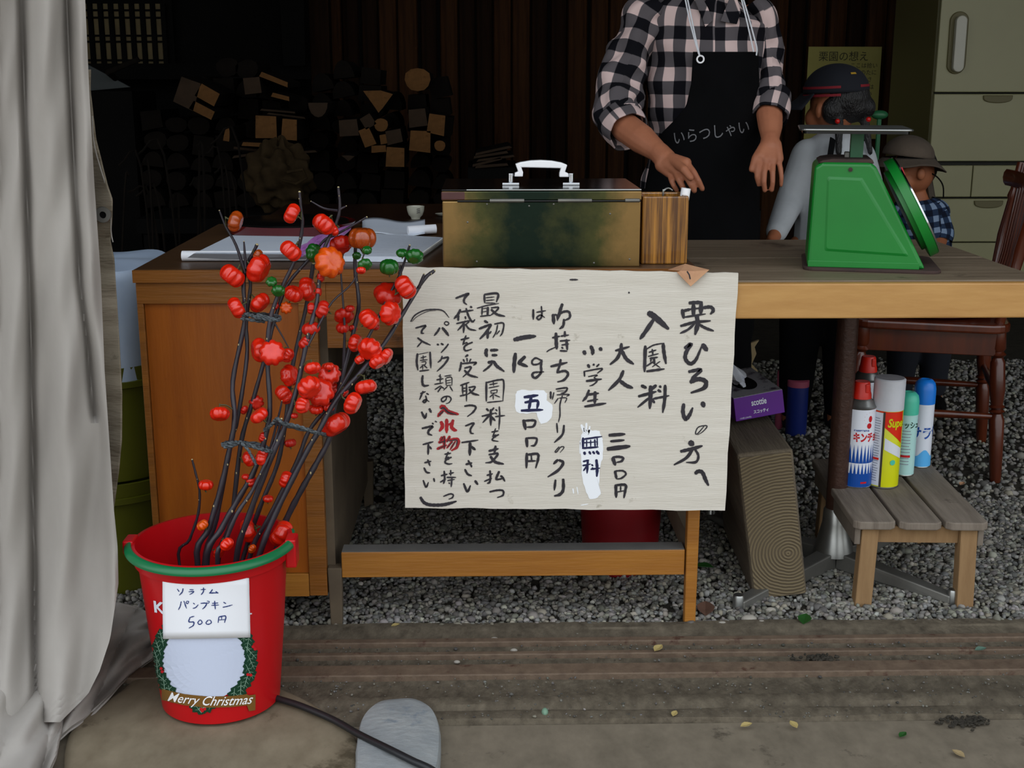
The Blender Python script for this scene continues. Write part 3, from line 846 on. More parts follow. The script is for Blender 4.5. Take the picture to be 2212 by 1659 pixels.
# grey leaning sheet and dark stick at far left
a, b, c3_, d3_ = P(150, 120, 5.6), P(200, 145, 5.6), P(281, 188, 5.6), P(150, 200, 5.6)
m_ = MB(); m_.prism([a, b, c3_, d3_], (0, .015, 0))
o = m_.build('leaning_sheet', mat('slate_sheet', '#2c3232', rough=.7)); tag(o, 'dull grey sheet end jutting out beside the curtain edge', 'sheet')
xa_, xb_, zt_ = P(150, 190, 5.55).x, P(284, 190, 5.55).x, P(281, 197, 5.55).z
m_ = MB(); m_.box(xa_, xb_, 5.55, 5.95, 0, zt_)
o = m_.build('covered_stack', 'soot'); tag(o, 'dark covered stack under the grey sheet at far left', 'stack')
m_ = MB(); m_.tube([P(233, 156, 5.5), P(300, 128, 5.5)], .012, 8)
m_.tube([P(233, 156, 5.5), P(233, 156, 5.5) + Vector((0, .12, -.03))], .012, 8)
o = m_.build('stick', 'bark', smooth=True); tag(o, 'dark stick leaning above the grey sheet', 'stick')
# dead twigs in the dark
for i in range(14):
    x0 = rnd.uniform(250, 480); y0 = rnd.uniform(300, 440)
    x1 = x0 + rnd.uniform(-60, 130); y1 = y0 + rnd.uniform(40, 130)
    A_, B_ = P(x0, y0, 4.4), P(x1, min(y1, 500), 4.3)
    A_.z = max(A_.z, .2)
    m_ = MB(); m_.tube(catmull([A_, (A_ + B_) / 2 + Vector((.02, .03, .03)), Vector((B_.x, B_.y, 0.0))], 4), .004, 5)
    o = m_.build('dry_twig', 'bark', smooth=True)
    tag(o, 'dry twig leaning in the dark behind the desk', 'twig', 'dry twigs in the dark behind the desk')

# ---------------------------------------------------------------- desk
DZ, DD = .717, 2.30                      # desktop height, front plane
xl = P(286, 572, DD).x
xr = P(1508, 585, DD).x
DB = 3.06
T_ = .024
desk = thing('wooden_desk', ((xl + xr) / 2, (DD + DB) / 2, 0), 'brown wooden pedestal desk with orange-brown cupboard front carrying the cash box', 'desk')
m_ = MB(); m_.box(xl, xr, DD - .002, DB, DZ - T_, DZ); m_.build('desktop', 'desk_top', desk, bevel=.003)
m_ = MB(); m_.box(xl, xr, DD - .006, DD - .002, DZ - T_, DZ - .001); m_.build('edge_band', 'desk', desk)
pr = P(690, 900, DD).x                    # right side of the pedestal
zb = P(600, 1240, DD).z
def zz(y, x=500): return P(x, y, DD).z
# pedestal: sides, front frame, panel
m_ = MB(); m_.box(xl + .004, xl + .024, DD + .02, DB - .02, .075, DZ - T_); m_.build('side_panel', 'desk_inner', desk)
m_ = MB(); m_.box(pr - .002, pr + .018, DD + .022, DB - .02, .075, DZ - T_); m_.build('side_panel', 'desk_inner', desk)
fz1 = zz(656); fx0 = P(312, 700, DD).x; fx1 = P(664, 1150, DD).x
m_ = MB(); m_.box(xl + .003, pr + .02, DD, DD + .02, fz1, DZ - T_ - .001); m_.build('top_rail', 'desk', desk, bevel=.001)
m_ = MB(); m_.box(xl + .003, fx0, DD, DD + .02, .07, fz1); m_.build('stile', 'desk', desk, bevel=.001)
m_ = MB(); m_.box(fx1, pr + .003, DD, DD + .02, .07, fz1); m_.build('stile', 'desk', desk, bevel=.001)
m_ = MB(); m_.box(fx0 + .001, fx1 - .001, DD + .007, DD + .018, zb, fz1 - .001); m_.build('cupboard_panel', 'desk_panel', desk)
m_ = MB(); m_.box(fx0 + .001, fx1 - .001, DD + .001, DD + .02, .068, zb - .001); m_.build('bottom_rail', 'desk_rail', desk, bevel=.001)
m_ = MB(); m_.box(fx0 + .001, fx1 - .001, DD + .019, DB - .02, zb - .02, zb - .001); m_.build('bottom_board', 'desk_inner', desk)
# legs
lw = .028
for (xx, yy) in ((xl + .004, DD + .001), (pr + .004, DD + .001), (P(1480, 1200, DD).x, DD - .004), (xl + .004, DB - .05), (pr + .004, DB - .05), (P(1480, 1200, DD).x, DB - .05)):
    z1 = .075 if xx < 0 and xx < pr + .003 and yy > DD + .0005 and xx < pr else DZ - T_
    if abs(xx - pr - .004) < 1e-6: z1 = zb + .01 if yy > DD else z1
    m_ = MB(); m_.hexa([(xx + .003, yy + .003, 0), (xx + lw - .003, yy + .003, 0), (xx + lw - .003, yy + lw - .003, 0), (xx + .003, yy + lw - .003, 0),
                        (xx, yy, z1), (xx + lw, yy, z1), (xx + lw, yy + lw, z1), (xx, yy + lw, z1)])
    m_.build('leg', 'desk_rail' if xx > 0 else 'desk_inner', desk, bevel=.002)
# kneehole drawer and stretchers
lgx = P(1480, 1200, DD).x
m_ = MB(); m_.box(pr + .02, lgx, DD + .001, DD + .02, P(780, 752, DD).z, DZ - T_ - .002)
dr = m_.build('drawer', 'desk', desk, bevel=.001)
za, zc = P(1000, 1193, DD).z, P(1000, 1247, DD).z
m_ = MB(); m_.box(pr + .032, lgx, DD + .003, DD + .045, zc, za); m_.build('stretcher', 'desk_rail', desk, bevel=.0015)
m_ = MB(); m_.box(pr + .033, lgx - .001, DD + .005, DD + .044, za, za + .0012); m_.build('dust_layer', 'dust', desk)
m_ = MB(); m_.box(lgx + .004, lgx + .022, DD + .03, DB - .05, zc + .03, za + .03); m_.build('side_stretcher', 'desk_inner', desk)
m_ = MB(); m_.box(pr + .03, lgx, DB - .045, DB - .025, .40, DZ - T_); m_.build('back_panel', 'desk_inner', desk)

# ---------------------------------------------------------------- right table with pedestal foot
TZ, TD = .700, 2.25
tl = P(1512, 610, TD + .01).x + .012
tr = P(2262, 610, TD).x
tab = thing('pedestal_table', ((tl + tr) / 2, 2.55, 0), 'blond-edged table with grey plank top on a brown pole under the green scale', 'table')
npl = 4
tb = 2.86
for i in range(npl):
    y0 = TD + .002 + (tb - TD) * i / npl; y1 = TD + .002 + (tb - TD) * (i + 1) / npl - .0015
    m_ = MB(); m_.box(tl, tr, y0, y1, TZ - .028, TZ - (.0006 if i % 2 else 0)); m_.build('plank', 'table_top', tab, bevel=.0015)
zl = P(1800, 684, TD).z
m_ = MB(); m_.box(tl, tr, TD - .020, TD + .001, zl, TZ - .0025); m_.build('edge_board', 'table_edge', tab, bevel=.003)
m_ = MB(); m_.box(tr - .02, tr, TD + .002, tb - .004, zl, TZ - .029); m_.build('side_board', 'table_edge', tab, bevel=.002)
m_ = MB(); m_.box(tl, tl + .02, TD + .002, tb - .004, zl, TZ - .029); m_.build('side_board', 'table_edge', tab, bevel=.002)
pc = P(1797, 1236, 2.60); pc = Vector((pc.x, 2.60, 0))
pr_ = .0225
m_ = MB(); m_.lathe([(pr_, .13), (pr_, TZ - .05)], pc, 28); m_.build('pole', 'pole', tab, smooth=True)
m_ = MB(); m_.box(pc.x - .12, pc.x + .12, pc.y - .12, pc.y + .12, TZ - .05, TZ - .029); m_.build('mounting_plate', 'pole', tab)
m_ = MB(); m_.lathe([(.044, .035), (.042, .05), (.035, .075), (.028, .105), (.0265, .135), (.0235, .14)], pc, 36); m_.build('flared_collar', 'steel', tab, smooth=True)
m_ = MB()
for (tx, ty) in ((G(1600, 1330).x, G(1600, 1318).y), (G(2062, 1312).x, G(2062, 1306).y), (pc.x - .22, pc.y + .30), (pc.x + .28, pc.y + .24)):
    e = Vector((tx, ty, 0)); d = (e - pc); d.z = 0; L_ = d.length; d.normalize(); w = Vector((-d.y, d.x, 0))
    s0 = pc + d * .02
    q = MB(); q.hexa([s0 - w * .022 + Vector((0, 0, .006)), s0 + w * .022 + Vector((0, 0, .006)), e + w * .015 + Vector((0, 0, .004)), e - w * .015 + Vector((0, 0, .004)),
                      s0 - w * .020 + Vector((0, 0, .045)), s0 + w * .020 + Vector((0, 0, .045)), e + w * .013 + Vector((0, 0, .022)), e - w * .013 + Vector((0, 0, .022))])
    q.build('foot_arm', 'dull_steel', tab, bevel=.003)
    q = MB(); q.lathe([(.012, 0), (.012, .03), (.010, .034), (.0, .036)], e, 16); q.build('foot_peg', 'steel', tab, smooth=True)

# ---------------------------------------------------------------- hand-lettered sign
SD = 2.222
tlc, trc, blc, brc = P(869, 577, SD), P(1595, 590, SD), P(875, 1097, SD), P(1566, 1103, SD)
sg = thing('price_sign', ((blc.x + brc.x) / 2, SD, brc.z), 'weathered white plywood sign with black brush lettering hung on the front of the desk', 'sign')
m_ = MB()
rows = 26
vs, fs = [], []
ring = []
for i in range(rows): t = i / rows; ring.append(tlc.lerp(trc, t) + Vector((0, 0, .0008 * math.sin(i * 2.3))))
for i in range(12): t = i / 12; ring.append(trc.lerp(brc, t) + Vector((.0009 * math.sin(i * 1.9), 0, 0)))
for i in range(rows): t = i / rows; ring.append(brc.lerp(blc, t) + Vector((0, 0, .0012 * math.sin(i * 1.3) * math.sin(i * .37))))
for i in range(12): t = i / 12; ring.append(blc.lerp(tlc, t) + Vector((.0008 * math.sin(i * 2.7), 0, 0)))
m_.prism(ring, (0, .006, 0)); m_.build('board', 'sign', sg)
def tilemap(ox, oy):
    cache = {}
    def fn(x, y, lift=0.0):
        p = P(ox + x / 5.721, oy + y / 5.721, SD - .0004)
        p.y -= .0002 + lift
        return p
    return fn
TA, TB, TC, TDm = tilemap(860, 560), tilemap(860, 830), tilemap(1220, 560), tilemap(1220, 830)
STR_A = """
712,482 790,452 870,425 822,480 815,530 850,560 w24
770,620 740,680 690,735 w26|745,690 742,760 w24|775,650 930,628 w20|840,605 870,700 915,770 950,745 w22|890,585 915,595 w22|830,705 835,740 w18|720,795 830,770 900,755 w18|830,760 790,820 735,880 w20|815,800 808,910 w22|880,770 820,820 w14|830,800 880,860 965,880 w20
775,995 880,970 w20|840,940 815,1010 800,1060 w18|800,1050 850,1030 850,1070 w14|920,1025 840,1060 815,1100 840,1130 910,1110 w20
865,1180 830,1205 w22|780,1270 770,1340 755,1385 w22|805,1235 820,1270 w18|850,1220 855,1265 w16|900,1230 880,1270 w16|790,1290 960,1275 930,1310 w20|820,1345 900,1330 870,1390 800,1455 w20|820,1370 880,1430 985,1460 w24
1065,440 1070,540 w22|1065,435 1230,425 1215,530 w24|1085,475 1190,465 w12|1085,510 1190,500 w12|1080,540 1200,540 w12|975,605 1100,570 1245,545 w15|1040,590 1035,690 w18|1110,590 1105,700 w26|1045,610 1110,600 w10|1045,650 1110,640 w10|1015,705 1140,690 w16|1150,600 1240,595 1200,650 1130,700 w18|1150,620 1220,680 1320,705 w26
1065,760 1110,785 w26|1000,860 1150,800 w26|1150,805 1090,900 1010,985 w28|1110,880 1105,980 w30|1150,890 1130,920 w16|1190,800 1300,790 1290,900 1260,950 w18|1230,810 1210,900 1170,970 w15|1255,880 1215,930 w12
1095,1105 1085,1160 1100,1205 w36|1140,1125 1235,1120 w30|1160,1185 1225,1185 w28
1110,1275 1180,1270 1220,1320 1310,1385 w34|1160,1290 1110,1340 1050,1385 w22
155,770 210,690 330,630 470,620 560,640 630,720 w15|168,772 240,705 370,642 470,634 w7
515,845 490,890 445,945 w22|545,845 585,890 625,945 w28|570,790 590,770 620,780 625,800 600,815 575,800 570,788 w13
480,1050 505,1058 w20|530,1040 562,1058 w20|622,1045 590,1090 530,1155 w17
545,1195 530,1240 490,1275 w18|540,1225 620,1215 570,1300 480,1385 w21
475,1490 560,1475 w16|520,1420 520,1530 w14|500,1440 540,1460 w10|450,1545 560,1525 w14|455,1610 530,1560 w14|490,1640 540,1570 w16|530,1570 570,1600 w14|575,1445 660,1430 w12|590,1470 595,1560 w12|595,1465 660,1460 665,1560 w12|600,1500 655,1490 w9|600,1530 655,1522 w9|595,1560 660,1555 w10|610,1570 560,1620 w12|640,1570 675,1630 w14
215,850 340,820 300,870 290,910 320,915 w20
240,970 310,1020 400,1060 w20|300,1010 235,1085 w16
240,1165 230,1270 245,1370 w24|395,1145 405,1345 w22|250,1175 380,1148 w8|280,1220 350,1200 w14|310,1190 310,1240 w14|270,1250 365,1240 w12|290,1270 340,1265 335,1300 290,1305 w11|310,1310 270,1345 w12|320,1310 360,1345 w14|305,1300 305,1370 w10|265,1382 385,1367 w16
305,1435 298,1500 315,1560 380,1558 w25
1670,620 1670,745 w24|1710,655 1825,635 w16|1770,580 1775,700 1740,745 1715,720 1760,690 1812,720 w19
1430,995 1560,965 1700,950 w46
1450,1160 1435,1290 1430,1400 w40|1570,1200 1480,1290 w38|1480,1280 1600,1325 w34
1770,1250 1700,1220 1655,1260 1670,1300 1740,1290 1780,1240 w20|1775,1250 1765,1320 1765,1400 1700,1465 1660,1440 1680,1400 1800,1390 w26
1915,680 1925,800 w36|1915,690 1960,690 1970,760 w19|2030,550 2000,640 1975,740 w32|1960,700 2040,650 2110,650 2120,720 2050,760 w25|2050,740 2040,820 1995,860 w27
1905,970 2000,950 w21|1950,910 1955,1040 1960,1110 w36|1835,1145 1870,1120 1960,1080 w14|2060,890 2060,960 w24|2010,950 2110,935 w19|2000,1010 2125,1000 w19|2080,990 2090,1120 w28|2020,1060 2110,1045 w17|2000,1130 2090,1135 w20|2020,1085 2040,1105 w20
1885,1325 2090,1275 w28|2010,1235 1990,1330 1960,1400 w25|1960,1400 2060,1380 2100,1420 2050,1490 1970,1515 w26
"""
STR_B = """
795,15 800,125 w18|845,-10 845,210 w17|800,50 840,45 w14|800,85 840,80 w14|765,145 850,125 w17|770,15 880,-25 w18|870,40 950,30 920,80 850,130 w18|880,60 920,110 1000,135 w24
1090,-30 1090,210 w23|1090,-20 1250,-55 1305,-30 1295,200 w19|1130,5 1230,-15 w14|1175,-40 1180,20 w12|1120,45 1250,20 w12|1145,80 1225,65 w12|1145,80 1150,115 w11|1225,65 1220,105 w11|1150,110 1220,105 w10|1190,110 1130,160 w13|1175,130 1175,190 w12|1190,130 1260,160 w13|1100,225 1300,205 w14
1090,300 1120,330 w22|1185,290 1150,330 w19|1035,395 1200,355 w19|1145,310 1145,510 w26|1140,370 1045,475 w21|1150,400 1200,450 w24|1205,310 1225,330 w17|1200,350 1220,370 w15|1200,400 1320,385 w17|1250,275 1255,400 1245,560 w17
1155,590 1240,575 w16|1205,545 1180,620 1165,650 w15|1170,640 1205,625 1205,660 w12|1245,620 1190,650 1165,690 1240,705 w17
1120,825 1240,795 w25|1205,760 1190,850 w28|1120,870 1230,855 1200,910 1150,960 1080,970 w23|1140,890 1200,960 1305,985 w30
1095,1125 1170,1105 w19|1135,1065 1140,1150 1130,1210 1100,1225 w23|1065,1200 1160,1160 w17|1250,1075 1225,1130 1205,1180 w26|1210,1180 1290,1165 w19|1265,1130 1290,1150 1320,1200 w23
1130,1330 1220,1310 1295,1315 1295,1370 1225,1400 w21
820,270 900,260 960,280 930,340 855,400 w21
830,515 935,480 895,550 900,600 935,610 w21
785,720 990,690 w19|890,720 885,880 w32|905,770 955,810 w28
835,990 915,970 w23|865,940 900,1000 910,1025 w21|825,1050 860,1110 910,1130 w23
810,1225 855,1325 895,1250 w24|950,1190 985,1240 w26
600,150 590,190 550,215 535,185 570,155 625,150 655,180 630,225 590,240 w16
575,865 655,850 w17|620,835 595,900 580,930 w17|590,920 625,900 625,935 w14|660,900 600,930 580,965 620,985 670,980 w19
530,1130 610,1110 w19|570,1070 575,1170 560,1230 w21|520,1210 590,1170 w17|630,1105 690,1090 w17|650,1060 650,1130 w17|600,1150 715,1150 w17|610,1190 700,1175 w14|665,1160 655,1270 w19|625,1215 640,1230 w14
560,1385 640,1355 680,1365 670,1400 625,1420 w17
275,1395 320,1460 400,1490 540,1490 640,1470 720,1445 w34
310,85 290,130 265,190 w19|275,115 340,90 w17|350,112 380,128 w16|340,140 350,190 330,225 308,212 340,190 385,215 w18
290,340 330,415 352,355 w24|385,300 410,350 w24
295,545 425,520 380,570 375,610 420,630 w25|420,480 440,492 w16|455,455 480,467 w14
305,745 435,710 w19|375,740 370,870 w23|390,770 412,802 w21
325,970 410,950 w19|365,930 395,1010 w19|320,1030 350,1085 395,1095 w21
310,1185 345,1270 375,1210 w19|440,1160 450,1205 w19
1550,440 1575,560 w36|1560,450 1690,450 1670,520 1590,530 w25
1585,660 1595,775 w32|1590,665 1710,670 1690,750 1640,760 w23
1590,850 1585,1035 w30|1600,870 1720,860 1730,920 1700,1035 w27|1645,870 1650,950 w17|1600,950 1700,945 w21
1885,90 1885,180 w21|1925,100 1905,190 w14|1950,60 2085,45 2060,100 2010,110 w19|1960,85 2060,80 w8|1960,130 2110,125 2080,150 w14|1980,170 1930,240 w12|1990,170 2080,170 2060,230 w12|2030,140 2000,250 2000,380 1980,470 w15
1960,480 1970,600 w18|2050,505 2030,620 1930,720 w24
1990,770 1940,830 1960,835 2010,775 2050,780 2000,845 w12
1975,930 1920,985 w27|1985,935 2040,970 1980,1060 1850,1145 w29
1945,1180 1930,1310 w25|2040,1170 2040,1300 2000,1360 1930,1380 w32
"""
STR_C = """
625,1130 800,1080 w26|700,1040 690,1120 650,1220 560,1300 w34|700,1120 760,1230 850,1295 w38
725,1375 670,1490 540,1620 w34|680,1500 760,1560 840,1590 w40
320,1070 345,1130 340,1180 w38|235,1130 252,1178 w38|430,1095 457,1125 w38
285,1300 305,1340 w30|350,1295 365,1310 w24|425,1295 390,1330 w18|240,1380 245,1450 w19|245,1385 460,1350 400,1410 w17|290,1450 400,1430 360,1460 w14|360,1460 400,1500 350,1550 305,1565 w16|265,1505 455,1480 w27
1030,660 1110,710 1280,860 w62|1100,740 1000,890 930,985 w42
995,1070 985,1390 w36|1010,1110 1100,1060 1230,1035 w16|1215,1040 1225,1150 1250,1290 w36|1040,1150 1130,1120 w17|1080,1110 1090,1190 w19|1030,1200 1160,1165 w15|1050,1225 1150,1210 w20|1070,1210 1060,1270 w17|1100,1220 1110,1290 w24|1010,1320 1100,1260 w18|1080,1270 1180,1340 w14|1080,1330 1150,1280 1180,1260 w12|1010,1385 1230,1355 w27
1535,540 1700,530 w38|1590,560 1590,700 w44|1685,540 1680,680 w44|1450,620 1470,730 w36|1460,640 1560,615 w30|1600,612 1680,602 w18|1700,600 1800,590 1835,630 1800,678 w36|1480,715 1740,675 w21|1630,690 1640,800 1610,930 w46|1430,825 1600,780 1800,760 w31|1600,800 1520,870 1425,915 w26|1650,800 1740,850 1840,885 w30
1480,1100 1560,1045 1500,1150 1490,1230 1550,1290 1620,1240 1690,1080 w40|1700,1050 1760,1130 w50
1530,1390 1680,1365 1600,1450 1550,1515 w38|1550,1520 1650,1480 1740,1510 1720,1590 1560,1650 w46
62,252 162,252 w18
786,412 802,412 w20
"""
STR_D = """
300,70 270,150 220,210 w28|270,130 420,110 w27|280,210 410,185 w21|375,90 370,240 w34|245,275 510,235 w28
545,630 745,615 w36|565,705 735,690 w28|525,800 805,765 w46
590,905 625,1000 w38|590,905 660,895 720,910 700,950 640,965 w26
620,1070 640,1170 w28|630,1070 720,1070 755,1110 700,1160 640,1170 w20
630,1240 635,1400 w32|640,1245 750,1245 745,1320 730,1405 w28|690,1260 690,1320 w16|650,1330 730,1315 w14
945,15 1010,45 w34|1130,10 1050,80 w32|910,150 1130,90 w32|1060,20 1060,120 1050,300 w42|1040,170 900,285 w26|1070,180 1110,230 w30|1170,20 1190,40 w26|1150,70 1190,95 w28|1090,180 1290,140 w24|1240,10 1235,180 1210,350 w34
1470,240 1460,340 1490,430 1540,380 1580,290 w40|1700,220 1720,280 w48
1720,520 1640,610 1615,600 1650,530 1740,510 1755,530 1700,590 1640,625 w12
1540,710 1590,750 w58|1430,830 1580,795 1700,760 w36|1590,790 1500,910 1350,995 w32|1600,790 1650,880 1620,960 1500,965 w26
1610,1105 1650,1075 1700,1090 1740,1180 1775,1250 w40
"""
NAVY_B = "1555,160 1730,135 w32|1645,160 1615,310 w32|1565,225 1720,205 1715,310 w30|1520,325 1790,315 w30"
NAVY_D = """225,660 225,790 w26|225,680 460,645 w20|215,725 410,710 w13|215,790 415,775 w22|270,690 270,780 w14|320,685 320,775 w14|370,680 375,775 w18|400,660 402,775 w14|240,835 250,870 w28|300,830 320,865 w24|345,830 370,860 w24|390,825 425,865 w28
225,955 300,935 w20|220,1005 320,985 w18|285,935 275,1100 w24|270,1010 230,1070 w18|330,990 350,1010 w18|335,1030 355,1045 w18|320,1050 435,1035 w20|390,930 400,1040 395,1140 w30"""
RED_B = """520,290 560,280 620,340 745,370 w46|560,320 520,360 490,400 w34
600,430 600,520 600,600 w36|530,460 548,520 510,580 w36|680,440 660,520 690,560 725,570 w36|620,500 660,480 w22
545,650 520,700 w32|500,720 600,690 w30|570,640 570,720 570,800 w30|480,800 600,750 w28|640,640 600,710 w28|620,690 740,680 730,770 660,820 w30|670,700 600,790 w22|710,700 640,810 w20"""
RBLK_B = """530,300 565,292 620,345 720,375 w18|560,330 500,385 w14
560,640 530,700 w10|510,720 590,700 w10|572,650 572,790 w12|500,795 590,755 w9|640,650 605,715 w10|630,700 725,690 715,770 w12|675,710 610,780 w9|705,710 650,800 w8"""
def paint(mb_, data, fn):
    k = 0
    for chars in data.strip().split('\n'):
        for st in chars.split('|'):
            tok = st.split()
            w = float(tok[-1][1:]) * 1.22
            pts = [tuple(map(float, t.split(','))) for t in tok[:-1]]
            brush(mb_, pts, w, fn, t0=.75, t1=.45, lift=.00001 * (k % 9))
            k += 1
# white over-painting under two of the words
def patch(poly, fn, lift):
    c = catmull([Vector((x, y, 0)) for x, y in poly] + [Vector((poly[0][0], poly[0][1], 0))], 4)[:-1]
    ctr = sum(c, Vector()) / len(c)
    m_.add([fn(ctr.x, ctr.y, lift)] + [fn(p.x + 4 * math.sin(i * 2.1), p.y + 4 * math.cos(i * 1.7), lift) for i, p in enumerate(c)],
           [(0, 1 + i, 1 + (i + 1) % len(c)) for i in range(len(c))])
m_ = MB()
patch([(1450, 120), (1500, 70), (1650, 78), (1780, 72), (1840, 120), (1838, 200), (1905, 260), (1890, 420), (1780, 490), (1735, 440), (1700, 350), (1600, 362), (1500, 355), (1450, 310)], TB, 0)
patch([(230, 560), (290, 560), (350, 572), (420, 575), (450, 640), (470, 700), (470, 900), (440, 1000), (425, 1250), (445, 1340), (400, 1400), (310, 1415), (255, 1300), (215, 1150), (205, 950), (190, 800), (200, 660)], TDm, 0)
for st in ("205,500 240,600 w26", "268,480 262,600 w22", "310,520 290,620 w20", "190,700 185,860 w12", "100,1290 110,1350 w14", "150,1270 165,1360 w10", "200,1495 290,1480 w10", "240,520 230,580 w10"):
    paint(m_, st, TDm)
m_.build('white_overpaint', 'white_paint', sg)
m_ = MB()
paint(m_, STR_A, lambda x, y, l=0: TA(x, y, l + .0003)); paint(m_, STR_B, lambda x, y, l=0: TB(x, y, l + .0003))
paint(m_, STR_C, lambda x, y, l=0: TC(x, y, l + .0003)); paint(m_, STR_D, lambda x, y, l=0: TDm(x, y, l + .0003))
m_.build('brush_lettering', 'ink', sg)
m_ = MB(); paint(m_, RED_B, lambda x, y, l=0: TB(x, y, l + .0003)); m_.build('red_lettering', 'red_ink', sg)
m_ = MB(); paint(m_, RBLK_B, lambda x, y, l=0: TB(x, y, l + .0006)); m_.build('lettering_overlay_strokes', 'ink', sg)  # thin black ink strokes over the red words
m_ = MB(); paint(m_, NAVY_B, lambda x, y, l=0: TB(x, y, l + .0004)); paint(m_, NAVY_D, lambda x, y, l=0: TDm(x, y, l + .0004)); m_.build('navy_lettering', 'navy_ink', sg)
# two small wooden pegs and hook that carry the sign
for px in (1010, 1450):
    a = P(px, 620, SD + .006)
    m_ = MB(); m_.box(a.x - .01, a.x + .01, SD + .006, DD - .006, a.z - .01, a.z + .01); m_.build('spacer_block', 'desk_inner', sg)

# dry leaf caught on the top edge of the sign
lp = P(1495, 590, SD - .004)
m_ = MB()
q = [P(1443, 583, SD + .03), P(1480, 570, SD + .035), P(1462, 588, SD - .006), P(1492, 619, SD - .012), P(1532, 583, SD - .010), P(1500, 586, SD - .002), P(1470, 585, SD)]
m_.add([q[2], q[3], q[4], q[5], q[6]], [(0, 1, 4), (1, 3, 4), (1, 2, 3)])
m_.add([q[0], q[1], q[4], q[5], q[6]], [(0, 1, 4), (1, 3, 4), (1, 2, 3)])
o = m_.build('dry_leaf', 'dry_leaf', solid=.0006); tag(o, 'curled tan leaf hooked over the top edge of the sign', 'leaf')
lf = o
m_ = MB(); m_.tube([P(1484, 586, SD - .012), P(1489, 594, SD - .014), P(1491, 603, SD - .014)], .0013, 6); m_.build('leaf_stalk', 'ink', lf)

# ---------------------------------------------------------------- cash box
bx0, bx1 = P(957, 577, DD + .012).x, P(1381, 580, DD + .012).x
by0, by1 = DD + .012, DD + .275
bz0, bz1 = DZ, P(1168, 409, by0).z
zlid = P(1168, 433, by0).z
cb = thing('cash_box', ((bx0 + bx1) / 2, (by0 + by1) / 2, DZ), 'large brass and green tin cash box with a white handle on its lid', 'box')
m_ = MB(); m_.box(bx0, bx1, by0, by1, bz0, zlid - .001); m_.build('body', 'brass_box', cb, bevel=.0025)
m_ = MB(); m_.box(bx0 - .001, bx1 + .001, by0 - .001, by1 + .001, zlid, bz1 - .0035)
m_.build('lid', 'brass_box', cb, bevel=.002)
m_ = MB(); m_.box(bx0 - .001, bx1 + .001, by0 - .001, by1 + .001, bz1 - .0034, bz1); m_.build('lid_top', 'box_top', cb, bevel=.0012)
m_ = MB(); m_.box(bx0 - .0016, bx0 + .042, by0 - .0016, by0 + .03, zlid + .001, bz1 - .004); m_.build('worn_corner', 'oxblood', cb, bevel=.002)
m_ = MB(); m_.tube([(bx0 + .045, by0 - .001, bz1 - .001), (bx1, by0 - .001, bz1 - .001)], .0016, 8); m_.build('front_edge', 'steel', cb)
m_ = MB(); m_.tube([(bx0 + .028, by0 - .002, zlid - .001), (bx1 - .001, by0 - .002, zlid - .001)], .0018, 8); m_.build('hinge_rod', 'box_top', cb, smooth=True)
for (a_, b_) in ((1058, 1132), (1205, 1278), (1350, 1381)):
    xa, xb = P(a_, 433, by0).x, P(b_, 433, by0).x
    m_ = MB(); m_.tube([(xa, by0 - .003, zlid), (xb, by0 - .003, zlid)], .0036, 12); m_.build('hinge_barrel', 'dull_steel', cb, smooth=True)
for (px, py) in ((1052, 441), (1143, 445), (1196, 441), (1318, 462), (1030, 565), (1283, 568), (1010, 480), (1360, 560)):
    q = P(px, py, by0); m_ = MB(); m_.ell((q.x, by0 + .001, q.z), (.0022, .0022, .0022), 10, 6); m_.build('rivet', 'dull_steel', cb, smooth=True)
# handle
hy = (by0 + by1) / 2 - .03
def HP(px, py): return P(px, py, hy)
hl = [(1113, 380), (1122, 379), (1125, 370), (1120, 358), (1128, 355), (1150, 351), (1168, 350), (1186, 351), (1208, 355), (1217, 358), (1214, 369), (1217, 379), (1226, 380)]
outer = [(1111, 381), (1112, 373), (1119, 370), (1113, 354), (1124, 350), (1146, 346.5), (1168, 345.5), (1192, 347), (1213, 351), (1225, 356), (1220, 371), (1227, 374), (1228, 382), (1208, 382), (1208, 373), (1211, 363), (1190, 362.5), (1168, 362), (1146, 361.5), (1126, 361), (1130, 372), (1129, 381)]
ps = [HP(*p) for p in outer]
m_ = MB()
L0 = [Vector((p.x, hy - .009, p.z)) for p in ps]
def fan(mb_, ring, vec):
    """closed outline split into strips so a concave shape fills cleanly"""
    bm = bmesh.new()
    a = [bm.verts.new(p) for p in ring]
    f = bm.faces.new(a)
    r = bmesh.ops.extrude_face_region(bm, geom=[f])
    for v in r['geom']:
        if isinstance(v, bmesh.types.BMVert): v.co += Vector(vec)
    bmesh.ops.triangulate(bm, faces=bm.faces[:])
    bm.verts.index_update()
    mb_.add([v.co.copy() for v in bm.verts], [tuple(v.index for v in f.verts) for f in bm.faces])
    bm.free()
fan(m_, L0, (0, .018, 0)); m_.build('handle', 'white_plastic', cb, bevel=.002)
for px in (1103, 1233):
    q = HP(px, 392)
    m_ = MB(); m_.box(q.x - .016, q.x + .016, hy - .013, hy + .013, bz1, bz1 + .005)
    m_.lathe([(.0055, .005), (.0055, .022), (.0, .022)], (q.x, hy, bz1), 14); m_.build('handle_mount', 'chrome', cb, bevel=.0008)

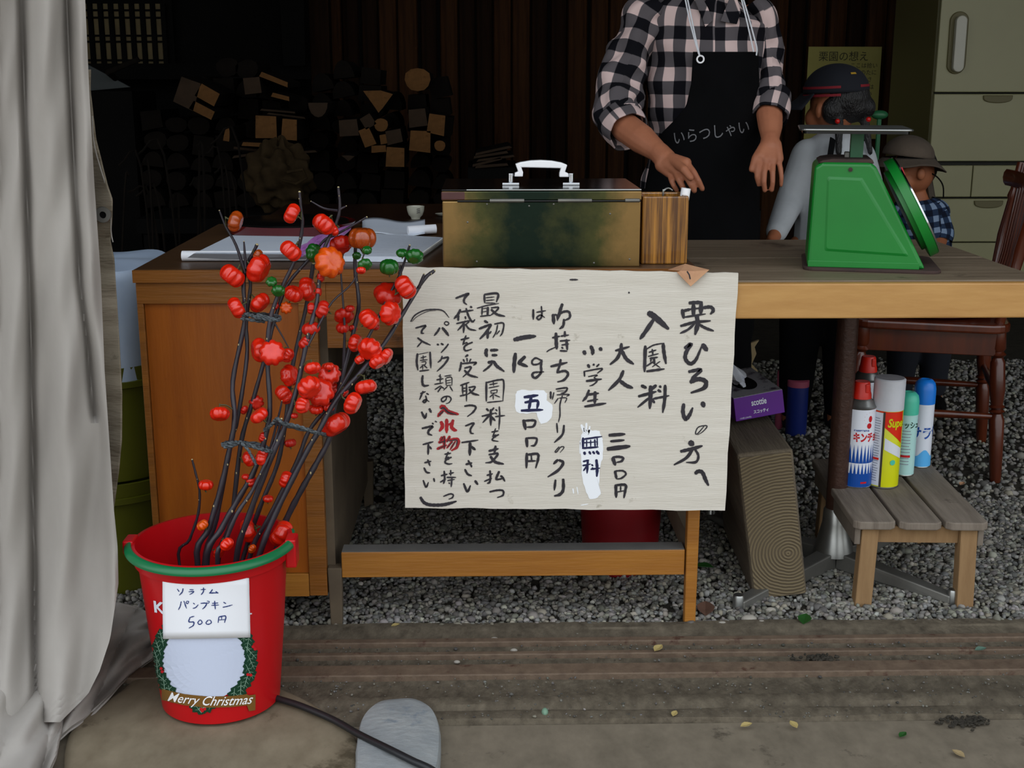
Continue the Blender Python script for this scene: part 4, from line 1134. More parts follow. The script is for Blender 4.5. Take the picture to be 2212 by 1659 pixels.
# ---------------------------------------------------------------- wooden pen holder
hx0, hx1 = P(1385, 565, DD + .045).x, P(1484, 569, DD + .045).x
hy0, hy1 = DD + .045, DD + .145
hz1 = P(1440, 424, hy0).z
ph = thing('pen_holder', ((hx0 + hx1) / 2, (hy0 + hy1) / 2, DZ), 'square lacquered wooden pen holder with dark grain beside the cash box', 'pen holder')
w_ = .009
m_ = MB()
for (a_, b_, c__, d_) in ((hx0, hx1, hy0, hy0 + w_), (hx0, hx1, hy1 - w_, hy1)):
    q = MB(); q.box(a_, b_, c__, d_, DZ, hz1); q.build('wall_panel', 'holder', ph, bevel=.003)
for (a_, b_) in ((hx0, hx0 + w_), (hx1 - w_, hx1)):
    q = MB(); q.box(a_, b_, hy0 + w_, hy1 - w_, DZ, hz1); q.build('wall_panel', 'holder', ph, bevel=.002)
q = MB(); q.box(hx0 + w_, hx1 - w_, hy0 + w_, hy1 - w_, DZ, DZ + .01); q.build('base', 'holder', ph)
a = P(1478, 411, hy0 + .04)
q = MB(); q.tube([Vector((a.x - .022, hy0 + .05, DZ + .011)), a + Vector((0, 0, -.02))], .0075, 14)
mk = q.build('marker_pen', 'offwhite', smooth=True); tag(mk, 'thick white marker standing in the wooden pen holder', 'pen')
q = MB(); q.tube([a + Vector((0, 0, -.02)), a + Vector((.0035, 0, .004))], .0092, 14); q.build('pen_cap', 'white_plastic', mk, smooth=True)
q = MB()
b1 = P(1432, 424, hy0 + .03)
q.tube(catmull([Vector((b1.x, hy0 + .05, DZ + .012)), b1, P(1434, 412, hy0 + .03), P(1443, 406, hy0 + .035), P(1452, 411, hy0 + .04)], 4), .0018, 8)
o = q.build('wire_hook', 'steel', smooth=True); tag(o, 'bent steel wire hook standing in the pen holder', 'hook')

# ---------------------------------------------------------------- papers on the desk
def desk_pt(px, py, z=0.0): return G(px, py, DZ + z)
nb = thing('guest_ledger', desk_pt(600, 540), 'thick open white ledger with a rounded front edge at the left of the desk', 'book')
pl_ = [desk_pt(392, 566), desk_pt(735, 566), desk_pt(700, 512), desk_pt(500, 509)]
hh = .018
m_ = MB(); m_.hexa([p + Vector((0, .012 if i < 2 else 0, .001)) for i, p in enumerate(pl_)] + [G(px, py, DZ + hh) for px, py in ((418, 548), (724, 550), (700, 512), (500, 509))])
m_.build('page_block', 'ledger', nb)
a, b = desk_pt(392, 566), desk_pt(735, 566)
m_ = MB(); m_.tube([a + Vector((0, .010, .0105)), b + Vector((0, .010, .0105))], .0098, 18); m_.build('rolled_edge', 'paper', nb, smooth=True)
nb2 = thing('spiral_notebook', desk_pt(850, 545), 'spiral notebook with faint pencilled writing and a wire coil along its right edge', 'notebook')
q4 = [desk_pt(742, 566), desk_pt(898, 567), desk_pt(958, 524), desk_pt(760, 512)]
m_ = MB(); m_.hexa([p + Vector((0, 0, .0008)) for p in q4] + [p + Vector((0, 0, .011)) for p in q4]); m_.build('pages', 'ledger', nb2)
m_ = MB()
for i in range(46):
    t = i / 45
    p = q4[1].lerp(q4[2], t) + Vector((.002, 0, .0062))
    m_.tube([p + Vector((.0055 * math.cos(an), 0, .0052 * math.sin(an))) for an in [2 * math.pi * k / 8 for k in range(9)]], .0006, 4, caps=False)
m_.build('wire_coil', 'steel', nb2)
m_ = MB()
for r_ in range(9):
    for c_ in range(16):
        if rnd.random() < .25: continue
        s, t = (c_ + rnd.random() * .5) / 17 + .04, (r_ + .5) / 9.5
        p = q4[0].lerp(q4[1], s).lerp(q4[3].lerp(q4[2], s), t) + Vector((0, 0, .0113))
        brush(m_, [(0, 0), (rnd.uniform(.004, .009), rnd.uniform(-.003, .003)), (rnd.uniform(.004, .01), rnd.uniform(-.006, .006))], .0008, lambda x, y, l, p=p: p + Vector((x, y, l)), n=2)
m_.build('handwriting', 'greytext', nb2)
sh2 = MB()
def sheetfn(u, v):
    p = desk_pt(783 + 135 * u, 513 - 24 * v) + Vector((0, 0, .006 + .012 * (v ** 2) * (1 - u * .3) + .004 * math.sin(u * 7)))
    return p
sh2.grid(sheetfn, 16, 8)
o = sh2.build('loose_sheet', 'ledger', smooth=True, solid=.0006); tag(o, 'curled loose sheet lying behind the spiral notebook', 'paper')
m_ = MB(); m_.tube([desk_pt(880, 512) + Vector((0, .02, .012)), desk_pt(941, 510) + Vector((0, .02, .014))], .0105, 14)
o2 = m_.build('rolled_end', 'paper', o, smooth=True)
# violet plastic bag
bg = MB()
def bagfn(u, v):
    a_ = P(632 + 125 * u, 560 - 58 * u ** 1.2, 2.34 + .17 * u)
    r_ = (.006 + .012 * math.sin(math.pi * u)) * (1 + .4 * math.sin(6 * v * 6.28 + 9 * u))
    return a_ + Vector((.2 * r_ * math.cos(v * 6.283), r_ * math.cos(v * 6.283), r_ * (math.sin(v * 6.283) * .7) + .010))
bg.grid(bagfn, 24, 18)
o = bg.build('violet_wrapper', 'pink_paper', smooth=True); tag(o, 'twisted violet plastic wrapper lying across the ledger', 'wrapper')
# lacquer tray
tc_ = P(655, 492, 2.90); tc_ = Vector((tc_.x - .02, 2.86, DZ))
ty = thing('lacquer_tray', tc_, 'round dark red lacquer tray standing behind the ledger', 'tray')
m_ = MB(); m_.lathe([(.0, .004), (.125, .004), (.135, .012), (.141, .028), (.145, .028), (.139, .006), (.125, .0), (.0, .0)], tc_, 48); m_.build('dish', 'lacquer', ty, smooth=True)
m_ = MB(); m_.lathe([(.0, .0285), (.1, .034), (.128, .030), (.132, .024), (.0, .012)], tc_, 40); o = m_.build('tray_lid', 'box_top', ty, smooth=True)
# low table behind with a tea cup
kx = P(900, 470, 3.4).x
bt = thing('back_table', (kx, 3.55, 0), 'dark low table behind the desk carrying the tea cup', 'table')
m_ = MB(); m_.box(kx - .42, kx + .55, 3.25, 3.85, .66, .69); m_.build('tabletop', mat('dark_red_brown_top', '#1a0d0a', '#24120e', 5, rough=.3), bt, bevel=.003)
for xx in (kx - .38, kx + .51):
    for yy in (3.29, 3.81):
        m_ = MB(); m_.box(xx - .02, xx + .02, yy - .02, yy + .02, 0, .66); m_.build('leg', 'soot', bt)
cc = P(898, 469, 3.42); cc = Vector((cc.x, 3.42, .69))
cup = thing('tea_cup', cc, 'small off-white tea cup with a dark mark on the back table', 'cup')
m_ = MB(); m_.lathe([(.012, 0), (.013, .004), (.019, .010), (.023, .022), (.0245, .034), (.0225, .034), (.020, .02), (.0, .012)], cc, 28); m_.build('bowl', 'ceramic', cup, smooth=True)
m_ = MB()
for k in range(3):
    brush(m_, [(.004, .018 + .005 * k), (.010, .019 + .005 * k), (.014, .018 + .005 * k)], .0018, lambda x, y, l: cc + Vector((x, -math.sqrt(max(.0246 ** 2 - x * x, 0)) - .0004, y)))
m_.build('painted_mark', 'ink', cup)
m_ = MB(); sc_ = cc + Vector((.075, .06, 0)); m_.lathe([(.0, .001), (.014, .001), (.024, .007), (.025, .008), (.0, .003)], sc_, 24)
o = m_.build('saucer', 'ceramic', smooth=True); tag(o, 'small dim saucer behind the tea cup', 'saucer')

# ---------------------------------------------------------------- green spring scale
s0 = 2.36
sc_th = thing('weighing_scale', (P(1865, 570, s0).x, s0 + .09, TZ), 'green enamelled spring scale with a flat metal pan and round dial on its sloping side', 'scale')
bp = [(1735, 568), (2008, 575), (2020, 585), (2012, 592), (1745, 578), (1731, 573)]
xa, xb = P(1733, 578, s0).x, P(2019, 590, s0).x
m_ = MB(); rr_ = .016
def rrect(x0, x1, y0, y1, r, n=6):
    out = []
    for (cx_, cy_, a0) in ((x1 - r, y1 - r, 0), (x0 + r, y1 - r, 90), (x0 + r, y0 + r, 180), (x1 - r, y0 + r, 270)):
        for k in range(n + 1):
            a_ = math.radians(a0 + 90 * k / n); out.append((cx_ + r * math.cos(a_), cy_ + r * math.sin(a_)))
    return out
ym = s0 + .19
m_.prism([Vector((x, y, TZ)) for x, y in rrect(xa, xb, s0 - .016, ym + .012, .022)], (0, 0, .006)); m_.build('base_plate', 'rust', sc_th, bevel=.0015)
zB, zT = TZ + .006, P(1820, 352, s0).z
X = lambda px, z: P(px, 829, s0).x
bl, br = P(1741, 566, s0), P(1988, 573, s0)
tL, tR = P(1760, 362, s0), P(1883, 362, s0)
q0 = [(bl.x, zB), (br.x, zB), (tR.x + .004, tR.z), (tR.x - .006, zT), (tL.x + .012, zT), (tL.x - .002, tL.z)]
m_ = MB(); m_.prism([Vector((x, s0, z)) for x, z in q0], (0, .175, 0)); body = m_.build('housing', 'green_scale', sc_th, bevel=.007, seg=3)
q1 = [P(1778, 545, s0), P(1955, 552, s0), P(1858, 385, s0), P(1784, 383, s0)]
cen = sum(q1, Vector()) / 4
m_ = MB()
ro = [Vector((p.x, s0 - .0002, p.z)) for p in q1]; ri = [cen.lerp(p, .93) for p in ro]; ri = [Vector((p.x, s0 - .0022, p.z)) for p in ri]
m_.add(ro + ri, [(0, 1, 5, 4), (1, 2, 6, 5), (2, 3, 7, 6), (3, 0, 4, 7), (4, 5, 6, 7)]); m_.build('raised_panel', 'green_scale', sc_th, bevel=.003)
m_ = MB(); m_.box(bl.x + .002, br.x - .012, s0 - .0015, s0 + .001, zB, zB + .012); m_.build('foot_flange', 'green_scale', sc_th, bevel=.001)
m_ = MB(); m_.prism([Vector((x, s0 + .006, z)) for x, z in ((tL.x + .004, zT - .002), (tR.x, zT - .002), (tR.x - .004, zT + .006), (tL.x + .03, zT + .006), (tL.x + .012, zT + .003))], (0, .16, 0)); m_.build('top_plate', 'rust', sc_th, bevel=.002)
cx0, cx1 = P(1838, 310, s0).x, P(1866, 310, s0).x
zp = P(1855, 283, s0).z
m_ = MB(); m_.box(cx0, cx1, s0 + .066, s0 + .096, zT, zp + .002); m_.build('column', 'green_dark', sc_th, bevel=.002)
m_ = MB(); m_.box(cx0 - .010, cx0, s0 + .070, s0 + .092, zT, zT + .016); m_.build('bracket', 'dull_steel', sc_th, bevel=.002)
m_ = MB(); m_.lathe([(.004, 0), (.004, .002), (0, .0025)], (P(1833, 367, s0).x, s0 - .001, P(1833, 367, s0).z), 12, axis=(0, -1, 0)); m_.build('screw', 'rust', sc_th)
pa, pb = P(1734, 281, s0 - .03).x, P(1974, 286, s0 - .03).x
m_ = MB(); m_.prism([Vector((x, y, zp)) for x, y in rrect(pa, pb, s0 - .03, s0 + .205, .016)], (0, 0, .004))
pan = m_.build('weighing_pan', 'steel', sc_th, bevel=.0018)
m_ = MB(); m_.prism([Vector((x, y, zp - .005)) for x, y in rrect(pa + .006, pb - .006, s0 - .024, s0 + .2, .014)], (0, 0, .005)); m_.build('pan_rim', 'box_top', sc_th)
# dial on the sloping right side
d0, d1 = P(1901, 345, s0 + .085), P(1995, 545, s0 + .085)
ax = Vector((d1.z - d0.z, 0, -(d1.x - d0.x))); ax = Vector((-ax.x, 0, -ax.z)).normalized()
if ax.x < 0: ax = -ax
dc = (d0 + d1) / 2 + Vector((-.012, 0, 0))
R_ = (d1 - d0).length / 2
m_ = MB(); m_.lathe([(R_ * .82, -.016), (R_ * .82, -.008), (R_, -.008), (R_, .008), (R_ * .97, .010), (R_ * .93, .006)], dc, 48, axis=ax); m_.build('dial_case', 'green_scale', sc_th, smooth=True)
m_ = MB(); m_.lathe([(R_ * .97, .008), (R_ * 1.0, .010), (R_ * .985, .013), (R_ * .94, .010)], dc, 48, axis=ax, close=False); m_.build('dial_ring', 'chrome', sc_th, smooth=True)
m_ = MB(); m_.lathe([(0, .0065), (R_ * .95, .0065), (R_ * .95, .0075), (0, .0075)], dc, 40, axis=ax); m_.build('dial_face', 'can_white', sc_th)
m_ = MB(); m_.tube([dc + ax * .009, dc + ax * .009 + (d0 - dc) * .8], .0015, 6); m_.build('pointer', 'can_red', sc_th)

sc_th.rotation_euler = (0, 0, math.radians(-13))
sc_th.location.x += .026

# ---------------------------------------------------------------- red bucket and its printing
BC = Vector((P(459, 1170, 1.99).x, 1.99, .0125))
BH, RT, RB = .295, .1265, .100
zr0 = BC.z
bk = thing('bucket', BC, 'round red plastic bucket with green handle and printed wreath holding fruit branches', 'bucket')
m_ = MB()
m_.lathe([(RB - .01, 0), (RB, .006), (RB + (RT - RB) * .5, BH * .5), (RT - .004, BH - .03), (RT + .002, BH - .029), (RT + .003, BH - .004), (RT + .006, BH), (RT - .001, BH + .001),
          (RT - .004, BH - .028), (RB + (RT - RB) * .5 - .003, BH * .5), (RB - .003, .01), (0, .01)], BC, 72)
m_.build('shell', 'red_plastic', bk, smooth=True)
def wallr(z):
    h = z - zr0
    return interp(h, [(0, RB - .01), (.006, RB), (BH * .5, RB + (RT - RB) * .5), (BH - .03, RT - .004)])
def onb(px, py, off=.0006):
    """point on the bucket wall seen at that pixel"""
    d = ray(px, py)
    lo, hi = None, None
    t = (1.75) / d.y
    for _ in range(400):
        p = EYE + d * t
        if math.hypot(p.x - BC.x, p.y - BC.y) <= wallr(p.z): break
        t += .0008
    a_ = math.atan2(p.y - BC.y, p.x - BC.x); r_ = wallr(p.z) + off
    return Vector((BC.x + r_ * math.cos(a_), BC.y + r_ * math.sin(a_), p.z))
# green bail lying round the rim
m_ = MB(); pts = []
for k in range(41):
    a_ = math.radians(183 + (353 - 183) * k / 40)
    pts.append(BC + Vector(((RT + .0105) * math.cos(a_), (RT + .0105) * math.sin(a_), BH - .001 - .004 * math.sin(math.pi * k / 40))))
m_.tube(pts, [(.0078, .004)] * 41, 10); m_.build('handle', 'green_plastic', bk, smooth=True)
m_ = MB(); pts = [BC + Vector(((RT + .009) * math.cos(math.radians(a_)), (RT + .009) * math.sin(math.radians(a_)), BH - .006)) for a_ in range(20, 165, 5)]
m_.tube(pts, .004, 8); m_.build('handle_back', 'green_plastic', bk, smooth=True)
for a_ in (-4, 184):
    m_ = MB(); c_ = BC + Vector(((RT + .008) * math.cos(math.radians(a_)), (RT + .008) * math.sin(math.radians(a_)), BH - .018))
    m_.box(c_.x - .009, c_.x + .009, c_.y - .018, c_.y + .018, c_.z - .026 if a_ < 0 else c_.z + .0, c_.z + .024); m_.build('handle_lug', 'red_plastic', bk, bevel=.003)
def decal(mb_, poly, off, sub=10):
    dn = []
    for (xa_, ya_), (xb_, yb_) in zip(poly, poly[1:] + poly[:1]):
        k_ = max(1, int(math.hypot(xb_ - xa_, yb_ - ya_) / 9)); dn += [(xa_ + (xb_ - xa_) * i_ / k_, ya_ + (yb_ - ya_) * i_ / k_) for i_ in range(k_)]
    poly = dn
    c = sum((Vector((x, y, 0)) for x, y in poly), Vector()) / len(poly)
    n_ = len(poly); R3 = 7
    vs, fs = [onb(c.x, c.y, off)], []
    for r_ in range(1, R3 + 1):
        for x, y in poly:
            p = c.lerp(Vector((x, y, 0)), r_ / R3); vs.append(onb(p.x, p.y, off))
    for k in range(n_): fs.append((0, 1 + k, 1 + (k + 1) % n_))
    for r_ in range(R3 - 1):
        for k in range(n_):
            a0 = 1 + r_ * n_; fs.append((a0 + k, a0 + n_ + k, a0 + n_ + (k + 1) % n_, a0 + (k + 1) % n_))
    mb_.add(vs, fs)
def oval(cx_, cy_, rx, ry, n=32, j=0.0, tw=0): return [(cx_ + rx * math.cos(2 * math.pi * k / n) * (1 + j * math.sin(k * 2.7)), cy_ + ry * math.sin(2 * math.pi * k / n) * (1 + j * math.cos(k * 3.9))) for k in range(n)]
m_ = MB(); decal(m_, oval(439, 1428, 96, 86, 40, .03), .0009); m_.build('printed_roundel', 'roundel', bk)
m_ = MB(); m2 = MB(); m3 = MB()
lv = random.Random(4)
for k in range(30):
    a_ = 2 * math.pi * k / 30 + .05
    x_, y_ = 441 + 100 * math.cos(a_), 1424 + 102 * math.sin(a_)
    if y_ < 1340 and 350 < x_ < 545: continue
    if 1488 < y_ < 1524 and 372 < x_ < 500: continue
    dr_ = a_ + 1.57 + lv.uniform(-.9, .9); L1, W1 = 22, 15
    lf_ = []
    for (t, w) in ((-1, 0), (-.75, .55), (-.5, .45), (-.2, 1), (.05, .7), (.35, .95), (.6, .5), (1, 0), (.6, -.5), (.35, -.95), (.05, -.7), (-.2, -1), (-.5, -.45), (-.75, -.55)):
        lf_.append((x_ + L1 * t * math.cos(dr_) - W1 * w * math.sin(dr_), y_ + L1 * t * math.sin(dr_) + W1 * w * math.cos(dr_)))
    decal(m_, lf_, .0015 + .00005 * (k % 3))
    brush(m2, [(x_ - L1 * .8 * math.cos(dr_), y_ - L1 * .8 * math.sin(dr_)), (x_ + L1 * .8 * math.cos(dr_), y_ + L1 * .8 * math.sin(dr_))], 1.1, lambda x, y, l: onb(x, y, .0021), n=3)
    for s_ in (-1, 1):
        for t in (-.4, 0, .4):
            bx_, by_ = x_ + L1 * t * math.cos(dr_), y_ + L1 * t * math.sin(dr_)
            brush(m2, [(bx_, by_), (bx_ + 5 * math.cos(dr_) - s_ * 7 * math.sin(dr_), by_ + 5 * math.sin(dr_) + s_ * 7 * math.cos(dr_))], .7, lambda x, y, l: onb(x, y, .0021), n=2)
for (x_, y_) in ((351, 1443), (353, 1450), (545, 1396), (549, 1401), (534, 1456), (540, 1457), (436, 1530), (443, 1530), (438, 1534)):
    decal(m3, oval(x_, y_, 3.4, 3.4, 8), .0023)
m_.build('holly_wreath_print', 'holly', bk); m2.build('leaf_vein_print', 'leafvein', bk); m3.build('berry_print', 'can_red', bk)
m_ = MB()
RT_ = [(352, 1487), (400, 1498), (450, 1503), (500, 1502), (536, 1498), (550, 1496)]
m_.grid(lambda u, v: onb(352 + 198 * u, interp(352 + 198 * u, RT_) + (24 if u < .93 else 34) * v + (3 if .93 < u else 0), .0022), 44, 5)
m_.build('ribbon_print', 'gold', bk)
m_ = MB()
def ribbon(x, y):
    px = 452 + x * 960; sag = 1512 + 9 * (1 - ((px - 470) / 110) ** 2) - 3
    return onb(px, sag - y * 1000 + 4 - (0.02 * (450 - px) if px < 450 else 0), .0029)
text(m_, 'Merry Christmas', ribbon, .0285, shear=.5, bold=.004, sx=.94)
m_.build('greeting_lettering', 'white_plastic', bk)
m_ = MB(); text(m_, 'K', lambda x, y: onb(345 + x * 1000 - y * 100, 1323 - y * 1000 + x * 200, .0012), .034, bold=.03); text(m_, 'L', lambda x, y: onb(538 + x * 1000, 1326 - y * 1000, .0012), .02, bold=.03)
m_.build('brand_lettering', 'can_white', bk)
# price card taped on
cd = thing('price_card', onb(448, 1374, .004), 'white paper card with blue handwriting taped to the front of the red bucket', 'card')
quad = [(355, 1246), (535, 1247), (538, 1375), (357, 1378)]
m_ = MB()
def cardfn(u, v, off=.0042):
    x = (quad[0][0] * (1 - u) + quad[1][0] * u) * (1 - v) + (quad[3][0] * (1 - u) + quad[2][0] * u) * v
    y = (quad[0][1] * (1 - u) + quad[1][1] * u) * (1 - v) + (quad[3][1] * (1 - u) + quad[2][1] * u) * v
    return onb(x, y, off)
m_.grid(cardfn, 24, 8); m_.build('sheet', 'paper', cd, smooth=True, solid=.0006)
m_ = MB()
S1 = """508,598 518,614 w5|540,595 536,615 520,634 w6|578,602 600,602 w5|572,614 600,612 592,622 578,630 w5|640,602 668,600 w5|655,590 655,612 642,632 w6|706,600 694,618 688,622 w6|688,622 738,620 w6|724,612 738,624 w5
530,672 524,700 514,720 w5|545,668 560,712 w5|562,668 572,672 566,684 558,678 562,668 w4|598,680 606,688 w5|596,712 612,706 626,690 w5|640,682 672,682 664,702 650,716 w6|676,668 688,672 682,682 674,676 w4|704,682 738,680 w5|700,694 742,692 w5|718,668 722,716 w6|768,676 782,684 w5|764,706 790,700 818,692 w5
580,764 574,790 600,792 598,812 574,828 w6|582,764 604,758 w5|634,780 624,796 634,806 648,796 642,782 634,780 w5|682,780 670,796 680,806 700,796 694,782 684,780 w5|742,762 738,796 w5|742,762 780,758 774,796 w6|758,760 757,780 w4|742,780 776,778 w4"""
k = 0
for row in S1.split('\n'):
    for st in row.split('|'):
        tok = st.split(); w = float(tok[-1][1:]) / 2.724 * 1.15
        pts = [(200 + float(t.split(',')[0]) / 2.724, 1050 + float(t.split(',')[1]) / 2.724) for t in tok[:-1]]
        brush(m_, pts, w, lambda x, y, l: onb(x, y, .0050 + l), t0=.8, t1=.6, lift=.00001 * (k % 7)); k += 1
m_.build('pen_lettering', 'blue_ink', cd)

# ---------------------------------------------------------------- fruit branches
def pumpkin_mesh(name, m, lobes=8, flat=.62):
    bm = bmesh.new(); n, mm = 40, 14
    vs = []
    for i in range(mm + 1):
        t = math.pi * i / mm
        row = []
        for k in range(n):
            a_ = 2 * math.pi * k / n
            rib = 1 - .20 * (1 - abs(math.sin(a_ * lobes / 2)) ** .65) * math.sin(t) ** .5
            rr2 = math.sin(t) ** .75 * rib
            dip = .17 * math.exp(-(math.sin(t) / .33) ** 2)
            z = flat * (math.cos(t) - (dip if t < 1.57 else -dip) * 1.3) * (.9 + .1 * rib)
            row.append(Vector((rr2 * math.cos(a_), rr2 * math.sin(a_), z)))
        vs.append([bm.verts.new(p) for p in (row if 0 < i < mm else [Vector((0, 0, row[0].z))])])
    for i in range(mm):
        A_, B_ = vs[i], vs[i + 1]
        for k in range(n):
            k2 = (k + 1) % n
            if len(A_) == 1: bm.faces.new((A_[0], B_[k], B_[k2]))
            elif len(B_) == 1: bm.faces.new((A_[k], B_[0], A_[k2]))
            else: bm.faces.new((A_[k], B_[k], B_[k2], A_[k2]))
    bmesh.ops.recalc_face_normals(bm, faces=bm.faces)
    me = bpy.data.meshes.new(name); bm.to_mesh(me); bm.free()
    me.polygons.foreach_set('use_smooth', [True] * len(me.polygons))
    me.materials.append(M[m]); return me
PM = {c: [pumpkin_mesh('fruit', m, l, fl_) for l, fl_ in ((7, .64), (9, .68), (8, .76))] for c, m in (('R', 'pk_red'), ('D', 'pk_deep'), ('O', 'pk_orange'), ('B', 'pk_brown'), ('G', 'pk_green'))}
def stalk_mesh():
    m_ = MB(); m_.tube([(0, 0, .42), (.02, 0, .75), (.10, .02, 1.05)], [.13, .07, .06], 6)
    for k in range(5):
        a_ = 2 * math.pi * k / 5; m_.tube([(0, 0, .50), (.22 * math.cos(a_), .22 * math.sin(a_), .62), (.36 * math.cos(a_), .36 * math.sin(a_), .58)], [.06, .06, .02], 4)
    me = bpy.data.meshes.new('calyx'); me.from_pydata([tuple(v) for v in m_.v], [], m_.f); me.materials.append(M['stem_green']); return me
CALYX = stalk_mesh()
# each branch: joints (x, y, depth) low to high in the bunch, thickness low -> high
BR = [
 ('A', [(427, 1222, 1.99), (452, 1140, 2.0), (476, 1058, 2.01), (496, 970, 2.02), (507, 902, 2.03), (503, 823, 2.05), (528, 696, 2.07), (526, 617, 2.08), (532, 575, 2.09), (545, 550, 2.09), (555, 529, 2.09)], .0078, .0032,
  [[(530, 590, 2.08), (510, 530, 2.08), (488, 490, 2.08), (474, 455, 2.08)], [(531, 580, 2.08), (529, 550, 2.08), (527, 522, 2.08)]], 'thick branch at the left of the bunch with a bare forked tip'),
 ('B', [(440, 1225, 2.04), (468, 1120, 2.04), (498, 960, 2.05), (513, 905, 2.05), (533, 775, 2.07), (532, 696, 2.09), (541, 617, 2.10), (534, 590, 2.10)], .006, .0034, [], 'slender branch running close behind the leftmost thick one'),
 ('C', [(446, 1225, 1.97), (480, 1140, 1.98), (513, 1081, 1.99), (553, 1008, 2.0), (582, 899, 2.01), (578, 785, 2.03), (582, 700, 2.04), (600, 640, 2.05), (639, 557, 2.06), (653, 491, 2.06), (650, 450, 2.06), (647, 415, 2.06)], .008, .0026, [[(580, 985, 2.0), (604, 890, 2.0), (609, 866, 2.0)]], 'branch curving up through the middle to a tall thin bare tip'),
 ('D', [(470, 1225, 2.05), (500, 1120, 2.05), (520, 960, 2.06), (545, 870, 2.07), (570, 782, 2.08), (592, 696, 2.10), (620, 617, 2.11), (665, 563, 2.12), (700, 520, 2.12), (725, 507, 2.12), (760, 488, 2.12), (792, 469, 2.12)], .0065, .002, [[(592, 696, 2.10), (612, 730, 2.09), (624, 752, 2.08)]], 'branch with a thin twig pointing right towards the curled sheet'),
 ('E', [(509, 1222, 1.98), (539, 1111, 1.98), (586, 988, 1.99), (612, 929, 2.0), (639, 849, 2.01), (658, 760, 2.03), (672, 700, 2.04), (684, 655, 2.06), (692, 586, 2.08), (700, 538, 2.09), (725, 484, 2.10), (734, 450, 2.10), (731, 405, 2.10)], .0078, .0026,
  [[(665, 747, 2.03), (690, 700, 2.04), (718, 652, 2.05), (763, 608, 2.06), (788, 545, 2.07)], [(734, 452, 2.10), (748, 445, 2.10)], [(730, 455, 2.10), (700, 450, 2.11), (672, 435, 2.11)]], 'tallest branch in the centre, forking into the highest bare twig of the bunch'),
 ('F', [(520, 1222, 2.07), (560, 1100, 2.07), (600, 1000, 2.08), (618, 900, 2.09), (632, 791, 2.11), (661, 665, 2.13), (677, 570, 2.13)], .006, .004, [], 'dark branch behind the tallest one ending among red fruits'),
 ('G', [(556, 1212, 1.98), (596, 1108, 1.99), (659, 982, 2.01), (688, 932, 2.02), (725, 866, 2.04), (780, 803, 2.06), (829, 744, 2.09), (872, 675, 2.12), (915, 605, 2.15), (938, 585, 2.16)], .0075, .0036, [[(905, 622, 2.14), (913, 600, 2.14), (916, 592, 2.14)]], 'longest branch leaning right across the corner of the white sign'),
 ('H', [(536, 1216, 2.03), (580, 1120, 2.03), (640, 1000, 2.04), (668, 930, 2.05), (715, 870, 2.06), (748, 817, 2.07), (800, 720, 2.09), (838, 643, 2.11), (865, 590, 2.13), (885, 530, 2.13)], .0062, .0024, [[(862, 592, 2.13), (866, 572, 2.13)]], 'branch leaning right that ends in the green fruits beside the notebook'),
 ('I', [(590, 1203, 2.06), (616, 1128, 2.06), (650, 1060, 2.06), (685, 998, 2.07), (712, 945, 2.08), (722, 880, 2.09), (745, 790, 2.11), (770, 690, 2.13), (775, 649, 2.13), (767, 583, 2.14), (768, 532, 2.14)], .0085, .0034, [[(742, 800, 2.11), (744, 740, 2.11), (744, 696, 2.11), (736, 586, 2.12)]], 'rightmost thick branch at the bucket rim, running up behind the red clusters'),
 ('J', [(388, 1222, 2.03), (410, 1165, 2.03), (428, 1110, 2.03), (431, 1060, 2.03), (422, 1020, 2.03), (415, 993, 2.03)], .0042, .002, [], 'short thin curved twig at the left inside the bucket carrying small fruits'),
 ('K', [(470, 1222, 1.94), (487, 1170, 1.945), (512, 1110, 1.95), (545, 1060, 1.97), (574, 1000, 1.98), (596, 950, 2.0), (608, 905, 2.0)], .006, .003, [], 'short front branch tied low with grey twine'),
]
roots = {}
paths = {}
for key, pts, r0, r1, twigs, label in BR:
    base = BC + Vector((rnd.uniform(-.04, .03), rnd.uniform(-.03, .03), .016))
    th = thing('fruit_branch', base, label, 'branch', 'branches of ornamental pumpkin fruit in the bucket'); roots[key] = th
    w = [P(*p) for p in pts]
    full = catmull([base] + w, 5)
    n_ = len(full)
    rad = [(r0 * .72 + (r1 * .85 - r0 * .72) * (i / (n_ - 1))) * (1 + .09 * math.sin(i * 2.1)) for i in range(n_)]
    m_ = MB(); m_.tube(full, rad, 10)
    ends = [(full, rad)]
    for tw_ in twigs:
        t = catmull([P(*p) for p in tw_], 4); rr3 = [r1 * .9 * (1 - .5 * i / (len(t) - 1)) for i in range(len(t))]
        m_.tube(t, rr3, 7); ends.append((t, rr3))
    m_.build('stem', 'stem', th, smooth=True)
    m2 = MB()
    for i in range(8, n_ - 1, 5):
        if rnd.random() < .6:
            d = Vector((rnd.uniform(-1, 1), -1, rnd.uniform(-.5, .5))).normalized(); q = full[i] + d * rad[i] * .9
            m2.ell(q, (rad[i] * .3, rad[i] * .3, rad[i] * .5), 6, 4)
    for e_, _r in ends: m2.ell(e_[-1], _r[-1] * .95, 6, 4)
    m2.build('bud_scars', 'scar', th)
    paths[key] = [p for p in full[6:]] + [p for e_ in ends[1:] for p in e_[0]]
